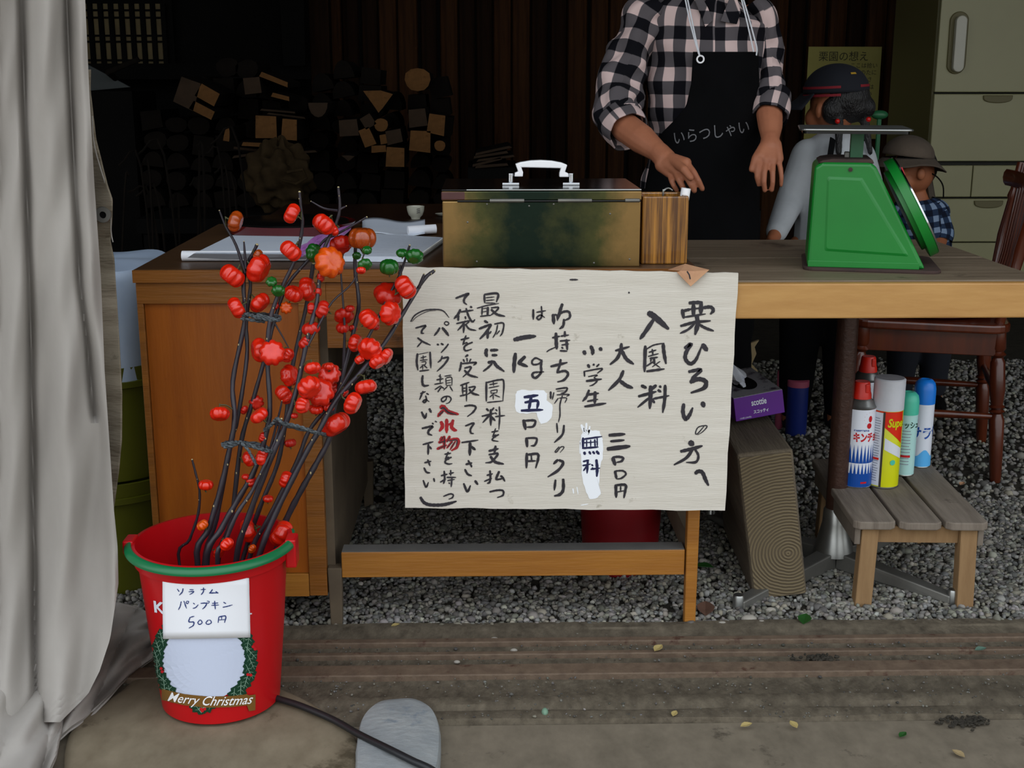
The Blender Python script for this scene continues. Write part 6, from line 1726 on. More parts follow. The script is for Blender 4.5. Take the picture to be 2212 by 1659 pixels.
def insect_can(px, py, z0, label, detail=True, D=None):
    c = can_at(px, py, z0) if D is None else Vector((P(px, py, D).x, D, z0))
    R = .033; k = 1.0
    if D is None: c = c + Vector((0, R * .95, 0))
    th = thing('spray_can', c, label, 'spray can')
    H1 = .178
    q = MB(); q.lathe([(R - .002, 0), (R, .002), (R, H1 - .002), (R - .001, H1)], c, 40); q.build('body', 'can_white', th, smooth=True)
    q = MB(); q.lathe([(R - .0005, H1 - .001), (R + .0008, H1 + .002), (R - .003, H1 + .006), (R - .008, H1 + .016), (R - .012, H1 + .020)], c, 40); q.build('shoulder', 'steel', th, smooth=True)
    q = MB(); q.lathe([(.0215, H1 + .018), (.0205, H1 + .030), (.019, H1 + .034), (.017, H1 + .052), (.015, H1 + .056), (0, H1 + .056)], c, 28)
    cp_ = q.build('cap', 'cap_orange', th, smooth=True)
    q = MB(); q.box(c.x + .002, c.x + .011, c.y - .020, c.y - .004, c.z + H1 + .034, c.z + H1 + .053); q.build('nozzle', 'cap_orange', cp_, bevel=.002)
    q = MB(); q.lathe([(R - .0003, 0), (R + .0006, .001), (R + .0006, .003), (R - .0003, .004)], c, 40, close=False); q.build('bottom_rim', 'chrome', th, smooth=True)
    fn = cmap(c, R)
    q = MB(); q.lathe([(R + .0003, .004), (R + .0003, .034), (R + .0001, .034)], c, 40, close=False)
    N_ = 26
    for i in range(N_):
        s_ = 2 * math.pi * R * i / N_; w = 2 * math.pi * R / N_
        q.add([fn(s_ - w / 2, .058), fn(s_ + w / 2, .058), fn(s_, .100)], [(0, 1, 2)])
        q.add([fn(s_ - w * .5, .034), fn(s_ - w * .12, .034), fn(s_ - w * .5, .058)], [(0, 1, 2)])
        q.add([fn(s_ + w * .12, .034), fn(s_ + w * .5, .034), fn(s_ + w * .5, .058)], [(0, 1, 2)])
    q.build('blue_spike_print', 'can_blue', th)
    if detail:
        q = MB(); text(q, 'キンチョール', lambda x, y: fn(x + .0335, y * 1.25 + .108), .0180, bold=.05, sx=.84)
        wrap(q, fn, .010, .024, .012, .016)
        # small crest above the name
        for (cx_, cy_, rx_, ry_) in ((.024, .157, .0045, .0075), (.022, .142, .0058, .0065)):
            for t in range(10):
                a1_, a2_ = 2 * math.pi * t / 10, 2 * math.pi * (t + 1) / 10
                q.add([fn(cx_, cy_), fn(cx_ + rx_ * math.cos(a1_), cy_ + ry_ * math.sin(a1_)), fn(cx_ + rx_ * math.cos(a2_), cy_ + ry_ * math.sin(a2_))], [(0, 1, 2)])
        for t in range(6):
            a1_ = math.radians(70 + 30 * t); q.add([fn(.022 + .013 * math.cos(a1_), .157 + .014 * math.sin(a1_)), fn(.0232 + .013 * math.cos(a1_), .157 + .014 * math.sin(a1_)), fn(.0226 + .013 * math.cos(a1_), .1582 + .014 * math.sin(a1_))], [(0, 1, 2)])
        q.build('brand_lettering', 'can_red', th)
        q = MB(); text(q, '殺虫剤医薬部外品', lambda x, y: fn(x + .006, y + .130), .0042, bold=.03); q.build('small_lettering', 'can_blue', th)
    return th
insect_can(1857, 1056, S0, 'white and blue spray can with spiked pattern at the front left of the stool')
insect_can(1862, 985, S0, 'second orange-capped spray can, half hidden behind the front blue-spiked one', D=2.86)
# yellow can
c = can_at(1916, 1056) + Vector((0, .031, 0)); R = .0325
yc = thing('spray_can', c, 'yellow and red spray can with a tall white cap beside the blue-spiked can', 'spray can')
q = MB(); q.lathe([(R - .002, 0), (R, .002), (R, .172), (R - .001, .174)], c, 40); q.build('body', 'can_yellow', yc, smooth=True)
q = MB(); q.lathe([(R - .0003, 0), (R + .0006, .001), (R + .0006, .003), (R - .0003, .004)], c, 40, close=False); q.build('bottom_rim', 'steel', yc, smooth=True)
q = MB(); q.lathe([(R + .0005, .174), (R + .0008, .24), (R - .002, .2425), (R - .003, .2425)], c, 44); q.build('cap', 'offwhite', yc, smooth=True)
q = MB(); q.lathe([(R - .0028, .2426), (0, .2430)], c, 36, close=False); q.build('cap_top', 'lidgrey', yc)
fn = cmap(c, R)
q = MB(); wrap(q, fn, -.055, -.0085, .006, .170, 16); wrap(q, cmap(c, R, .0008), -.002, .040, lambda s: .088 - .55 * s, lambda s: .114 - .62 * s, 10); q.build('white_label', 'can_white', yc)
q = MB(); wrap(q, cmap(c, R, .0010), -.0085, -.0040, .004, .172, 3); q.build('barcode_stripe', mat('dark_stripe_print', '#3a342c', rough=.4), yc)
q = MB(); wrap(q, cmap(c, R, .0006), -.0040, .04, lambda s: .138 - .85 * max(0, s + .004), .173, 12); wrap(q, cmap(c, R, .0010), -.026, -.012, .064, .069); wrap(q, cmap(c, R, .0009), -.050, -.004, .1705, .1735); q.build('red_print', 'can_redband', yc)
q = MB(); text(q, 'Super', lambda x, y: cmap(c, R, .0012)(x + .0225, y * 1.3 + .140), .0200, shear=.2, bold=.03, sx=.9); q.build('brand_lettering', 'can_yellow', yc)
q = MB(); f2 = cmap(c, R, .0013)
for t in range(14):
    a1_, a2_ = 2 * math.pi * t / 14, 2 * math.pi * (t + 1) / 14
    q.add([f2(.018, .060), f2(.018 + .006 * math.cos(a1_), .060 + .006 * math.sin(a1_)), f2(.018 + .006 * math.cos(a2_), .060 + .006 * math.sin(a2_))], [(0, 1, 2)])
q.build('round_badge', 'teal', yc)
q = MB()
for k in range(26):
    zl_ = .016 + .0056 * k
    if .062 < zl_ < .072: continue
    wrap(q, cmap(c, R, .0008), -.028, -.012 - .004 * rnd.random(), zl_, zl_ + .0018, 4)
q.build('small_print', 'greytext', yc)
# teal and blue slim cans
def slim(px, py, mcap, mbody, label, H=.150, R=.0225, capc=.05, lines=True, txt=None, tone='can_blue', wd=0):
    c = can_at(px, py) + Vector((0, R, 0))
    th = thing('spray_can', c, label, 'spray can')
    q = MB(); q.lathe([(R - .002, 0), (R, .002), (R, H), (R - .001, H + .001)], c, 36); q.build('body', mbody, th, smooth=True)
    q = MB(); q.lathe([(R - .0003, 0), (R + .0005, .001), (R + .0005, .003), (R - .0003, .004)], c, 36, close=False); q.build('bottom_rim', 'steel', th, smooth=True)
    q = MB(); q.lathe([(R + .0006, H), (R + .0006, H + capc * .6), (R - .002, H + capc * .84), (R - .008, H + capc * .97), (R - .013, H + capc), (0, H + capc * .9)], c, 36); cp_ = q.build('cap', mcap, th, smooth=True)
    fn = cmap(c, R, .0006)
    q = MB()
    if lines:
        for k in range(12): wrap(q, fn, -.012, .012 - .004 * rnd.random(), .028 + .007 * k, .0298 + .007 * k, 4)
        q.build('small_print', 'greytext', th)
        q = MB(); wrap(q, fn, -.013, .012, .045, .050); q.build('red_bar', 'can_red', th)
    q = MB(); text(q, txt, lambda x, y: fn(x + wd, y * 1.3 + (H * .80 if lines else H * .48)), .013 if lines else .024, bold=.03)
    q.build('brand_lettering', tone, th)
    return th, c, fn, R, H
slim(1958, 1030, 'teal', 'paleteal', 'slim pale teal spray can tucked behind the yellow can', H=.142, txt='ウォッシュ', tone='holly')
th, c, fn, R, H = slim(1993, 1012, 'skyblue', 'can_white', 'slim white and sky-blue spray can at the right of the group', H=.150, capc=.056, R=.0235, lines=False, txt='サラサ', wd=.012)
q = MB(); wrap(q, fn, -.037, .037, .004, lambda s: .036 + .008 * math.sin(s * 160), 20); q.build('blue_wave_print', 'ltblue', th)
# magenta bottle
c = Vector((P(1826, 1000, 2.80).x, 2.80, S0)); 
mb3 = thing('pink_bottle', c, 'dark pink bottle standing behind the pole at the left of the spray cans', 'bottle')
q = MB(); q.lathe([(.026, 0), (.028, .004), (.028, .12), (.025, .128), (.0255, .132), (.024, .15), (.016, .165)], c, 32); q.build('body', 'magenta', mb3, smooth=True)
q = MB(); q.lathe([(.0165, .165), (.0165, .182), (.013, .186), (0, .186)], c, 24); q.build('cap', 'magenta', mb3, smooth=True)
# dark blue tin on the ground
c = Vector((P(1722, 938, 3.66).x, 3.68, 0))
nv = thing('blue_tin', c, 'dark blue tin with a dusty pink lid standing on the gravel behind the timber', 'tin')
q = MB(); q.lathe([(.031, 0), (.032, .003), (.032, .155)], c, 32); q.build('body', 'navy_can', nv, smooth=True)
q = MB(); q.lathe([(.033, .152), (.033, .17), (.030, .172), (0, .172)], c, 32); q.build('lid', 'pinkcap', nv, smooth=True)
c = c + Vector((-.038, .06, 0)); q = MB(); q.lathe([(.012, 0), (.013, .003), (.013, .18), (.010, .187), (0, .187)], c, 20); o = q.build('pink_tube', 'pinkcap', smooth=True); tag(o, 'thin dusty pink tube beside the dark blue tin', 'tube')
# dark red bin under the desk
c = Vector((P(1341, 1200, 2.60).x, 2.62, 0))
rb = thing('red_bin', c, 'dark red plastic bin standing in the shade under the desk', 'bin')
q = MB(); q.lathe([(.078, 0), (.082, .004), (.098, .30), (.103, .302), (.103, .312), (.095, .312), (.078, .01), (0, .01)], c, 48); q.build('shell', 'dark_red_plastic', rb, smooth=True)
# pale board leaning behind the table
a, b = P(1600, 735, 3.5), P(1640, 735, 3.5)
z1 = a.z
q = MB(); q.prism([Vector((x, 3.5, z)) for x, z in ((a.x - .02, 0), (b.x + .004, 0), (b.x, z1 - .09), (b.x - .018, z1 - .07), (b.x - .006, z1 - .04), (b.x - .012, z1 - .02), (b.x, z1), (a.x, z1 - .02))], (0, .012, 0))
o = q.build('card_panel', 'beige'); tag(o, 'torn beige card panel standing behind the sign edge', 'card')

# ---------------------------------------------------------------- chairs
def turned(h, r=.018):
    p = [(r * .75, 0), (r * .85, h * .03), (r * 1.0, h * .2), (r * 1.12, h * .42), (r * .8, h * .46), (r * 1.15, h * .475), (r * .75, h * .49), (r * 1.15, h * .505), (r * .85, h * .52), (r * 1.15, h * .62), (r * 1.05, h * .80), (r * .75, h * .83), (r * 1.2, h * .85), (r * .8, h * .87), (r * 1.15, h * .89), (r * 1.1, h)]
    return p
def spindle_chair(loc, rz, label, pad):
    t = local('spindle_chair', loc, rz, label, 'chair')
    SH = .43
    q = MB()
    ring = [Vector((x, y, SH - .022)) for x, y in rrect(-.215, .215, -.21, .20, .06)]
    q.prism(ring, (0, 0, .024)); q.build('seat', 'chair', t, bevel=.006)
    q = MB(); q.lathe([(0, 0), (.17, 0), (.185, .008), (.185, .018), (.17, .027), (0, .030)], (0, -.01, SH + .002), 36); q.build('seat_pad', pad, t, smooth=True)
    for (x, y) in ((-.18, -.175), (.18, -.175), (-.17, .17), (.17, .17)):
        top = Vector((x, y, SH - .02)); foot = Vector((x * 1.14, y * 1.14, 0))
        q = MB(); q.lathe([(r, z) for r, z in turned(SH - .02)], (0, 0, 0), 16)
        d = (top - foot); rot = Vector((0, 0, 1)).rotation_difference(d.normalized())
        q.v = [rot @ v_ + foot for v_ in q.v]; q.build('leg', 'chair', t, smooth=True)
    for (a_, b_, z_) in (((-.19, -.19), (.19, -.19), .26), ((-.185, .18), (.185, .18), .24), ((-.2, -.19), (-.185, .18), .18), ((.2, -.19), (.185, .18), .18)):
        q = MB(); q.tube([(a_[0], a_[1], z_), ((a_[0] + b_[0]) / 2, (a_[1] + b_[1]) / 2, z_), (b_[0], b_[1], z_)], [.008, .012, .008], 12); q.build('stretcher', 'chair', t, smooth=True)
    for (x0, x1, y0, y1) in ((-.17, .17, -.195, -.178), (-.17, .17, .168, .185), (-.19, -.174, -.17, .165), (.174, .19, -.17, .165)):
        q = MB(); q.box(x0, x1, y0, y1, SH - .085, SH - .023); q.build('apron', 'chair', t, bevel=.002)
    for i in range(9):
        s_ = (i - 4) / 4
        a_ = Vector((s_ * .17, .17, SH)); b_ = Vector((s_ * .20, .235, .83))
        big = abs(s_) == 1
        q = MB()
        if big:
            q.lathe([(.013, 0), (.016, .06), (.012, .09), (.018, .10), (.012, .11), (.017, .2), (.013, .30), (.017, .31), (.013, .33), (.013, (b_ - a_).length)], (0, 0, 0), 14)
            rot = Vector((0, 0, 1)).rotation_difference((b_ - a_).normalized()); q.v = [rot @ v_ + a_ for v_ in q.v]
        else:
            q.tube([a_, a_.lerp(b_, .4) + Vector((0, .008, 0)), b_], [.006, .0085, .006], 8)
        q.build('back_post' if big else 'spindle', 'chair', t, smooth=True)
    q = MB(); q.grid(lambda a, b: Vector(((a - .5) * .50, .235 + .03 * (2 * a - 1) ** 2 * -1 + .012 * math.cos(b * 6.283), .785 + .024 * math.sin(b * 6.283))), 20, 10)
    q.build('top_rail', 'chair', t, smooth=True)
    return t
spindle_chair((P(2160, 1050, 3.19).x - .145, 3.435, 0), math.radians(-106), 'dark red-brown spindle-back chair with a glossy seat pad behind the stool', 'cushion')

# ---------------------------------------------------------------- people
def loft(name, path, radii, m, parent, n=40, u0=0.0, v0=0.0, wr=0.004, seed=0, ref=Vector((0, -1, 0)), umul=1.0, close_end=False, solid=0.0):
    """cloth tube with a UV map in metres; radii are (across, deep) per joint"""
    pts = catmull(path, 8)
    rr = catmull([Vector((a, b, 0)) for a, b in radii], 8)
    vs, uv, fs = [], [], []
    d = 0
    mean = sum((r.x + r.y) / 2 for r in rr) / len(rr)
    for i, p in enumerate(pts):
        t = (pts[min(i + 1, len(pts) - 1)] - pts[max(i - 1, 0)]).normalized()
        if i: d += (p - pts[i - 1]).length
        f = (ref - t * ref.dot(t)).normalized(); s = t.cross(f)
        for k in range(n + 1):
            a_ = 2 * math.pi * k / n
            w = wr * (math.sin(3 * a_ + d * 38 + seed) + .7 * math.sin(7 * a_ - d * 61 + seed * 2) * math.sin(d * 25) + .8 * math.sin(d * 70 + 2 * math.sin(a_ + seed)))
            vs.append(p + s * math.sin(a_) * (rr[i].x + w) + f * math.cos(a_) * (rr[i].y + w))
            uv.append((u0 + (a_ - math.pi) * mean * umul, v0 + d))
    W = n + 1
    for i in range(len(pts) - 1):
        for k in range(n): fs.append((i * W + k, i * W + k + 1, (i + 1) * W + k + 1, (i + 1) * W + k))
    me = bpy.data.meshes.new(name)
    o_ = ORG[parent.name]
    me.from_pydata([tuple(v - o_) for v in vs], [], fs)
    l = me.uv_layers.new(name='UVMap')
    for lp in me.loops: l.data[lp.index].uv = uv[lp.vertex_index]
    me.polygons.foreach_set('use_smooth', [True] * len(me.polygons))
    me.materials.append(M[m])
    ob = bpy.data.objects.new(name, me); COL.objects.link(ob); ob.parent = parent; ORG[ob.name] = o_
    if solid:
        sdf = ob.modifiers.new('solid', 'SOLIDIFY'); sdf.thickness = solid; sdf.offset = -1
    return ob

PD = 3.34
pf = Vector((P(1520, 700, PD).x, PD, 0))
ad = thing('person', pf, 'adult in pink and black checked shirt and black apron standing behind the cash box', 'person')
sk = pxm(PD, 1.1)
TOR = [(-40, 1548, 52, .050), (-12, 1545, 62, .058), (8, 1538, 96, .070), (24, 1534, 118, .086), (50, 1530, 130, .100), (95, 1528, 130, .112), (150, 1524, 128, .118), (230, 1522, 126, .118), (300, 1520, 120, .118), (360, 1512, 122, .120), (420, 1506, 128, .126)]
# shirt body: bottom to top
tp = [P(cx_, py, PD) for py, cx_, hw_, dp in reversed(TOR)]
tr_ = [(hw_ * sk, dp) for py, cx_, hw_, dp in reversed(TOR)]
tp = tp[:-1] ; tr_ = tr_[:-1]
loft('shirt_body', tp, tr_, 'shirt', ad, 72, u0=.017, wr=.0035, seed=1, umul=1.25)
# sleeves, shoulder to elbow to rolled cuff
rs_ = [P(1412, 8, PD), P(1392, 34, PD - .005), P(1370, 95, PD - .02), P(1346, 155, PD - .04), P(1334, 212, PD - .07), P(1338, 256, PD - .12), P(1350, 280, PD - .16)]
loft('sleeve', rs_, [(.034, .05), (.050, .062), (.053, .062), (.057, .060), (.062, .062), (.054, .056), (.050, .052)], 'shirt', ad, 44, u0=.01, wr=.0055, seed=3, umul=1.2)
loft('cuff', [P(1334, 258, PD - .125), P(1346, 272, PD - .15), P(1357, 285, PD - .17)], [(.055, .058), (.057, .060), (.054, .058)], 'shirt', ad, 36, wr=.002, seed=5, solid=.004)
ls_ = [P(1628, 8, PD), P(1643, 36, PD - .005), P(1654, 100, PD), P(1658, 160, PD - .02), P(1661, 205, PD - .055), P(1664, 240, PD - .09)]
loft('sleeve', ls_, [(.032, .048), (.040, .058), (.039, .056), (.039, .052), (.042, .050), (.040, .046)], 'shirt', ad, 44, u0=.02, wr=.004, seed=7, umul=1.2)
loft('cuff', [P(1668, 216, PD - .055), P(1665, 236, PD - .085), P(1662, 254, PD - .105)], [(.046, .053), (.048, .054), (.045, .050)], 'shirt', ad, 36, wr=.002, seed=9, solid=.004)
# trousers below, under the apron
loft('trousers', [P(1506, 400, PD), P(1506, 470, PD), Vector((P(1506, 520, PD).x, PD, .62))], [(.155, .118), (.165, .125), (.16, .12)], 'fabric_black', ad, 40, wr=.003)
for s_ in (-1, 1):
    x0 = P(1506, 520, PD).x + s_ * .085
    loft('trouser_leg', [Vector((x0, PD, .72)), Vector((x0 + s_ * .01, PD, .4)), Vector((x0 + s_ * .015, PD, .07))], [(.082, .10), (.065, .072), (.055, .062)], 'fabric_black', ad, 28, wr=.003, seed=s_)
    q = MB(); q.ell((x0 + s_ * .015, PD - .05, .035), (.045, .125, .045), 20, 12); q.v = [Vector((v_.x, v_.y, max(v_.z, .001))) for v_ in q.v]; q.build('shoe', 'soot', ad, smooth=True)
# body: head, neck, chest, arms and hands as one continuous surface
q = MB()
hd = P(1556, -112, PD - .02)
q.ell(hd, (.074, .092, .108), 24, 16); q.ell(hd + Vector((0, -.03, -.055)), (.052, .055, .05), 20, 12)
q.ell(hd + Vector((0, -.098, -.012)), (.013, .020, .024), 12, 8)
for s_ in (-1, 1):
    q.ell(hd + Vector((s_ * .077, .005, -.008)), (.010, .022, .032), 12, 8)
    q.ell(hd + Vector((s_ * .032, -.078, .012)), (.018, .014, .010), 12, 8)
q.ell(hd + Vector((0, -.084, -.052)), (.022, .012, .008), 12, 8)
nb_ = P(1546, 10, PD - .012)
q.cap(hd + Vector((0, .015, -.06)), .052, nb_, .050)
q.cap(nb_, .055, P(1545, 60, PD - .035), .045)
q.ell(P(1528, 130, PD), (.115, .080, .15), 24, 16); q.ell(P(1520, 330, PD), (.125, .09, .2), 24, 16)
q.cap(P(1420, 40, PD), .030, P(1376, 80, PD - .01), .024); q.cap(P(1376, 80, PD - .01), .024, P(1336, 212, PD - .07), .028); q.cap(P(1336, 212, PD - .07), .030, P(1352, 280, PD - .16), .034)
q.cap(P(1620, 30, PD), .024, P(1652, 70, PD + .01), .020); q.cap(P(1652, 70, PD + .01), .020, P(1662, 205, PD - .05), .022); q.cap(P(1660, 205, PD - .055), .026, P(1663, 248, PD - .10), .030)
# right arm (left in view)
D0 = PD - .17
w1 = P(1424, 330, D0 - .11)
q.cap(P(1350, 274, D0 + .01), .037, P(1385, 300, D0 - .05), .036); q.cap(P(1385, 300, D0 - .05), .036, w1, .0245)
def palm(a, b, c, d, r):
    q.cap(a, r * 1.1, b, r); q.cap(a, r * 1.1, c, r); q.cap(b, r, c, r); q.cap(a, r, d, r * .95); q.cap(b, r, d, r * .9); q.cap(c, r, d, r * .9)
kn = [P(1482, 352, D0 - .19), P(1470, 358, D0 - .185), P(1458, 366, D0 - .175), P(1447, 373, D0 - .16)]
q.cap(w1, .026, P(1438, 345, D0 - .13), .027)
for i, k_ in enumerate(kn): q.cap(P(1437 + 3 * (1.5 - i), 346 + 3 * i, D0 - .135), .021, k_, .0135)
q.cap(kn[0], .0135, kn[3], .012)
fing = [[(1482, 352, .19), (1498, 372, .215), (1509, 391, .225), (1517, 408, .22)], [(1470, 358, .185), (1484, 382, .215), (1493, 399, .225), (1500, 412, .22)],
        [(1458, 366, .175), (1467, 388, .205), (1474, 402, .21), (1480, 413, .20)], [(1447, 373, .16), (1451, 391, .185), (1456, 402, .19), (1462, 411, .185)]]
for f_, r_ in zip(fing, (.0082, .0083, .0080, .0070)):
    pp = [P(x, y, D0 - d) for x, y, d in f_]
    for i in range(3): q.cap(pp[i], r_ * (1.12 - .1 * i), pp[i + 1], r_ * (1.02 - .1 * i), 12)
th_ = [P(1432, 352, D0 - .15), P(1440, 376, D0 - .17), P(1450, 390, D0 - .19)]
# thumb hidden on the inner side, pointing towards the palm
th_ = [P(1452, 346, D0 - .16), P(1478, 366, D0 - .225), P(1492, 384, D0 - .24)]
q.cap(th_[0], .012, th_[1], .0105, 12); q.cap(th_[1], .0102, th_[2], .0085, 12)
# left arm (right in view), hand hanging
D1 = PD - .10
w2 = P(1664, 300, D1 - .07)
q.cap(P(1662, 246, D1), .034, P(1664, 272, D1 - .03), .031); q.cap(P(1664, 272, D1 - .03), .031, w2, .0225)
q.cap(w2, .0235, P(1663, 318, D1 - .085), .026)
kn2 = [P(1641, 338, D1 - .11), P(1655, 345, D1 - .115), P(1669, 347, D1 - .115), P(1682, 343, D1 - .105)]
for i, k_ in enumerate(kn2): q.cap(P(1657 + 5 * i, 315, D1 - .085), .020, k_, .0128)
q.cap(kn2[0], .0128, kn2[3], .012)
fing2 = [[(1641, 338, .11), (1636, 362, .125), (1635, 382, .13), (1639, 399, .125)], [(1655, 345, .115), (1651, 372, .135), (1650, 393, .14), (1652, 411, .135)],
         [(1669, 347, .115), (1669, 374, .135), (1669, 394, .14), (1667, 411, .135)], [(1682, 343, .105), (1686, 366, .12), (1688, 384, .125), (1687, 400, .12)]]
for f_, r_ in zip(fing2, (.0074, .0076, .0073, .0066)):
    pp = [P(x, y, D1 - d) for x, y, d in f_]
    for i in range(3): q.cap(pp[i], r_ * (1.12 - .1 * i), pp[i + 1], r_ * (1.02 - .1 * i), 12)
t2 = [P(1650, 316, D1 - .09), P(1632, 342, D1 - .11), P(1624, 366, D1 - .12)]
q.cap(t2[0], .013, t2[1], .0105, 12); q.cap(t2[1], .0102, t2[2], .0082, 12)
for s_ in (-1, 1):
    x0 = P(1506, 520, PD).x + s_ * .085
    q.cap((x0, PD, .75), .07, (x0 + s_ * .01, PD, .4), .045); q.cap((x0 + s_ * .01, PD, .4), .045, (x0 + s_ * .015, PD, .07), .03)
q.cap((P(1506, 480, PD).x, PD, .75), .09, P(1520, 330, PD), .09)
q.build('body', 'skin', ad, smooth=True, voxel=.003, sm=3)
q = MB()
q.grid(lambda a, b: hd + Vector((.083 * math.cos(a * 6.283) * math.sin(b * 2.0), .012 + .100 * math.sin(a * 6.283) * math.sin(b * 2.0), .012 + .112 * math.cos(b * 2.0))) + Vector((0, .02 * b, -.035 * b if math.sin(a * 6.283) > -.2 else .05 * b)), 40, 16)
q.build('hair', 'hair', ad, smooth=True, solid=.008)
for s_ in (-1, 1):
    q = MB(); q.ell(hd + Vector((s_ * .032, -.091, .010)), (.011, .004, .005), 12, 8); q.build('eye', 'ink', ad, smooth=True)
# collar
for s_, pts_ in ((-1, [(1498, -6), (1512, 28), (1524, 58), (1540, 44), (1530, 18), (1516, -8)]), (1, [(1592, -6), (1600, 26), (1592, 52), (1556, 46), (1566, 22), (1578, -8)])):
    q = MB(); ring = [P(x, y, PD - .085 - .018 * (y > 0) - .006 * (y > 40)) for x, y in pts_]
    me_o = q.prism(ring, (0, .005, 0)).build('collar_flap', 'shirt', ad, bevel=.001)
    uvl = me_o.data.uv_layers.new(name='UVMap')
    for lp in me_o.data.loops:
        co = me_o.data.vertices[lp.vertex_index].co; uvl.data[lp.index].uv = (co.x * 1.0 + .03 + s_ * co.z * .4, co.z * 1.0)
# apron
def tor_at(py):
    t = TOR
    for a_, b_ in zip(t, t[1:]):
        if py <= b_[0]:
            f = (py - a_[0]) / (b_[0] - a_[0]); return [a_[k] + (b_[k] - a_[k]) * f for k in range(4)]
    return list(t[-1])
AL = [(112, 1497), (180, 1493), (230, 1482), (262, 1455), (285, 1432), (320, 1412), (400, 1395), (560, 1385)]
AR = [(112, 1637), (200, 1640), (262, 1646), (300, 1643), (400, 1640), (560, 1640)]
def apr(u, v):
    py = 112 + (545 - 112) * v
    _, cx_, hw_, dp = tor_at(min(py, 420))
    x0_, x1_ = interp(py, AL), interp(py, AR)
    x = x0_ + (x1_ - x0_) * u
    s_ = max(-.98, min(.98, (x - cx_) / (hw_ + 14)))
    D = PD - (dp + .016) * math.sqrt(1 - s_ * s_) - .006 - (.012 * v) + .003 * math.sin(u * 14 + v * 5) * v - .012 * max(0, (py - 420) / 125)
    return P(x, py, D)
q = MB(); q.grid(apr, 30, 50); q.build('apron', 'fabric_black', ad, smooth=True, solid=.003)
def aprpt(px, py): 
    v = (py - 112) / 433; x0_, x1_ = interp(py, AL), interp(py, AR)
    return apr((px - x0_) / (x1_ - x0_), v) + Vector((0, -.0035, 0))
q = MB()
text(q, 'いらつしゃい', lambda x, y: aprpt(1537 + x * 1000, 298 - y * 1000 - (1000 * x) * .16), .034, shear=-.1, sx=.82)
q.build('apron_lettering', mat('pale_apron_print', '#6d6d70', rough=.9), ad)
for pts_ in ([(1479, -8, .085), (1489, 40, .118), (1500, 84, .138), (1511, 122, .146)], [(1484, -8, .085), (1494, 40, .120), (1503, 84, .139), (1512, 122, .147)], [(1600, -8, .085), (1612, 40, .112), (1622, 84, .122), (1628, 112, .124)], [(1604, -8, .085), (1618, 40, .110), (1630, 84, .118), (1635, 105, .118), (1634, 120, .122)]):
    q = MB(); q.tube(catmull([P(x, y, PD - d) for x, y, d in pts_], 6), [(.0028, .0016)] * (6 * (len(pts_) - 1) + 1), 8); q.build('neck_strap', 'strap', ad, smooth=True)
e = P(1513, 128, PD - .149); q = MB()
pts_ = [e + Vector((.0085 * math.cos(a_), 0, .0085 * math.sin(a_))) for a_ in [2 * math.pi * k / 20 for k in range(21)]]
q.tube(pts_, .0022, 8, caps=False); q.build('strap_ring', 'white_plastic', ad, smooth=True)

# child with cap
KD = 3.72
kf = Vector((P(1775, 700, KD).x, KD, 0))
kd = thing('person', kf, 'child in navy cap with red stripes and pale grey sweatshirt behind the green scale', 'person')
hc = P(1803, 222, KD)
q = MB()
q.ell(hc, (.070, .080, .088), 24, 16); q.ell(hc + Vector((-.045, .02, -.045)), (.035, .035, .035), 16, 10)
q.ell(P(1768, 240, KD - .045), (.010, .016, .022), 12, 8)
q.cap(hc + Vector((-.01, .01, -.05)), .035, P(1800, 320, KD), .037)
q.cap(P(1800, 345, KD), .09, P(1795, 520, KD), .10); q.cap(P(1740, 345, KD), .04, P(1700, 440, KD - .03), .032); q.cap(P(1700, 440, KD - .03), .03, P(1675, 505, KD - .16), .022)
hnd = P(1668, 518, KD - .19); q.cap(P(1675, 505, KD - .16), .021, hnd, .018)
for i in range(4): q.cap(hnd, .012, hnd + Vector((-.012 + .010 * i, -.035 - .004 * (i in (1, 2)), -.012)), .006, 10)
q.cap(hnd, .011, hnd + Vector((.026, -.018, -.006)), .006, 10)
q.cap(P(1860, 350, KD), .045, P(1885, 440, KD), .03); q.cap(P(1885, 440, KD), .03, P(1880, 520, KD - .1), .022)
for s_ in (-1, 1): q.cap(Vector((kf.x + s_ * .06, KD, .55)), .065, Vector((kf.x + s_ * .07, KD, .03)), .035)
q.cap(Vector((kf.x, KD, .55)), .1, P(1795, 500, KD), .1)
q.build('body', 'child_skin', kd, smooth=True, voxel=.0045, sm=4)
def blob(name, m, parent, parts, vox=.006, smn=5):
    q = MB()
    for p in parts:
        if p[0] == 'c': q.cap(*p[1:])
        else: q.ell(*p[1:])
    return q.build(name, m, parent, smooth=True, voxel=vox, sm=smn)
blob('sweatshirt', 'grey_knit', kd, [('c', P(1800, 350, KD), .098, P(1795, 525, KD), .112), ('c', P(1745, 340, KD), .052, P(1706, 436, KD - .03), .043), ('c', P(1706, 436, KD - .03), .043, P(1678, 500, KD - .15), .032),
     ('c', P(1855, 345, KD), .052, P(1888, 440, KD), .042), ('c', P(1888, 440, KD), .042, P(1882, 515, KD - .09), .032), ('c', P(1745, 336, KD), .05, P(1855, 340, KD), .05), ('e', P(1800, 322, KD), (.065, .06, .035))])
blob('trousers', 'fabric_black', kd, [('c', Vector((kf.x - .06, KD, .52)), .078, Vector((kf.x - .07, KD, .08)), .048), ('c', Vector((kf.x + .06, KD, .52)), .078, Vector((kf.x + .07, KD, .08)), .048), ('c', Vector((kf.x, KD, .50)), .10, P(1795, 545, KD), .10)], .008)
for s_ in (-1, 1):
    q = MB(); q.ell((kf.x + s_ * .07, KD + .02, .03), (.036, .09, .035), 16, 10); q.v = [Vector((v_.x, v_.y, max(v_.z, .001))) for v_ in q.v]; q.build('shoe', 'cap', kd, smooth=True)
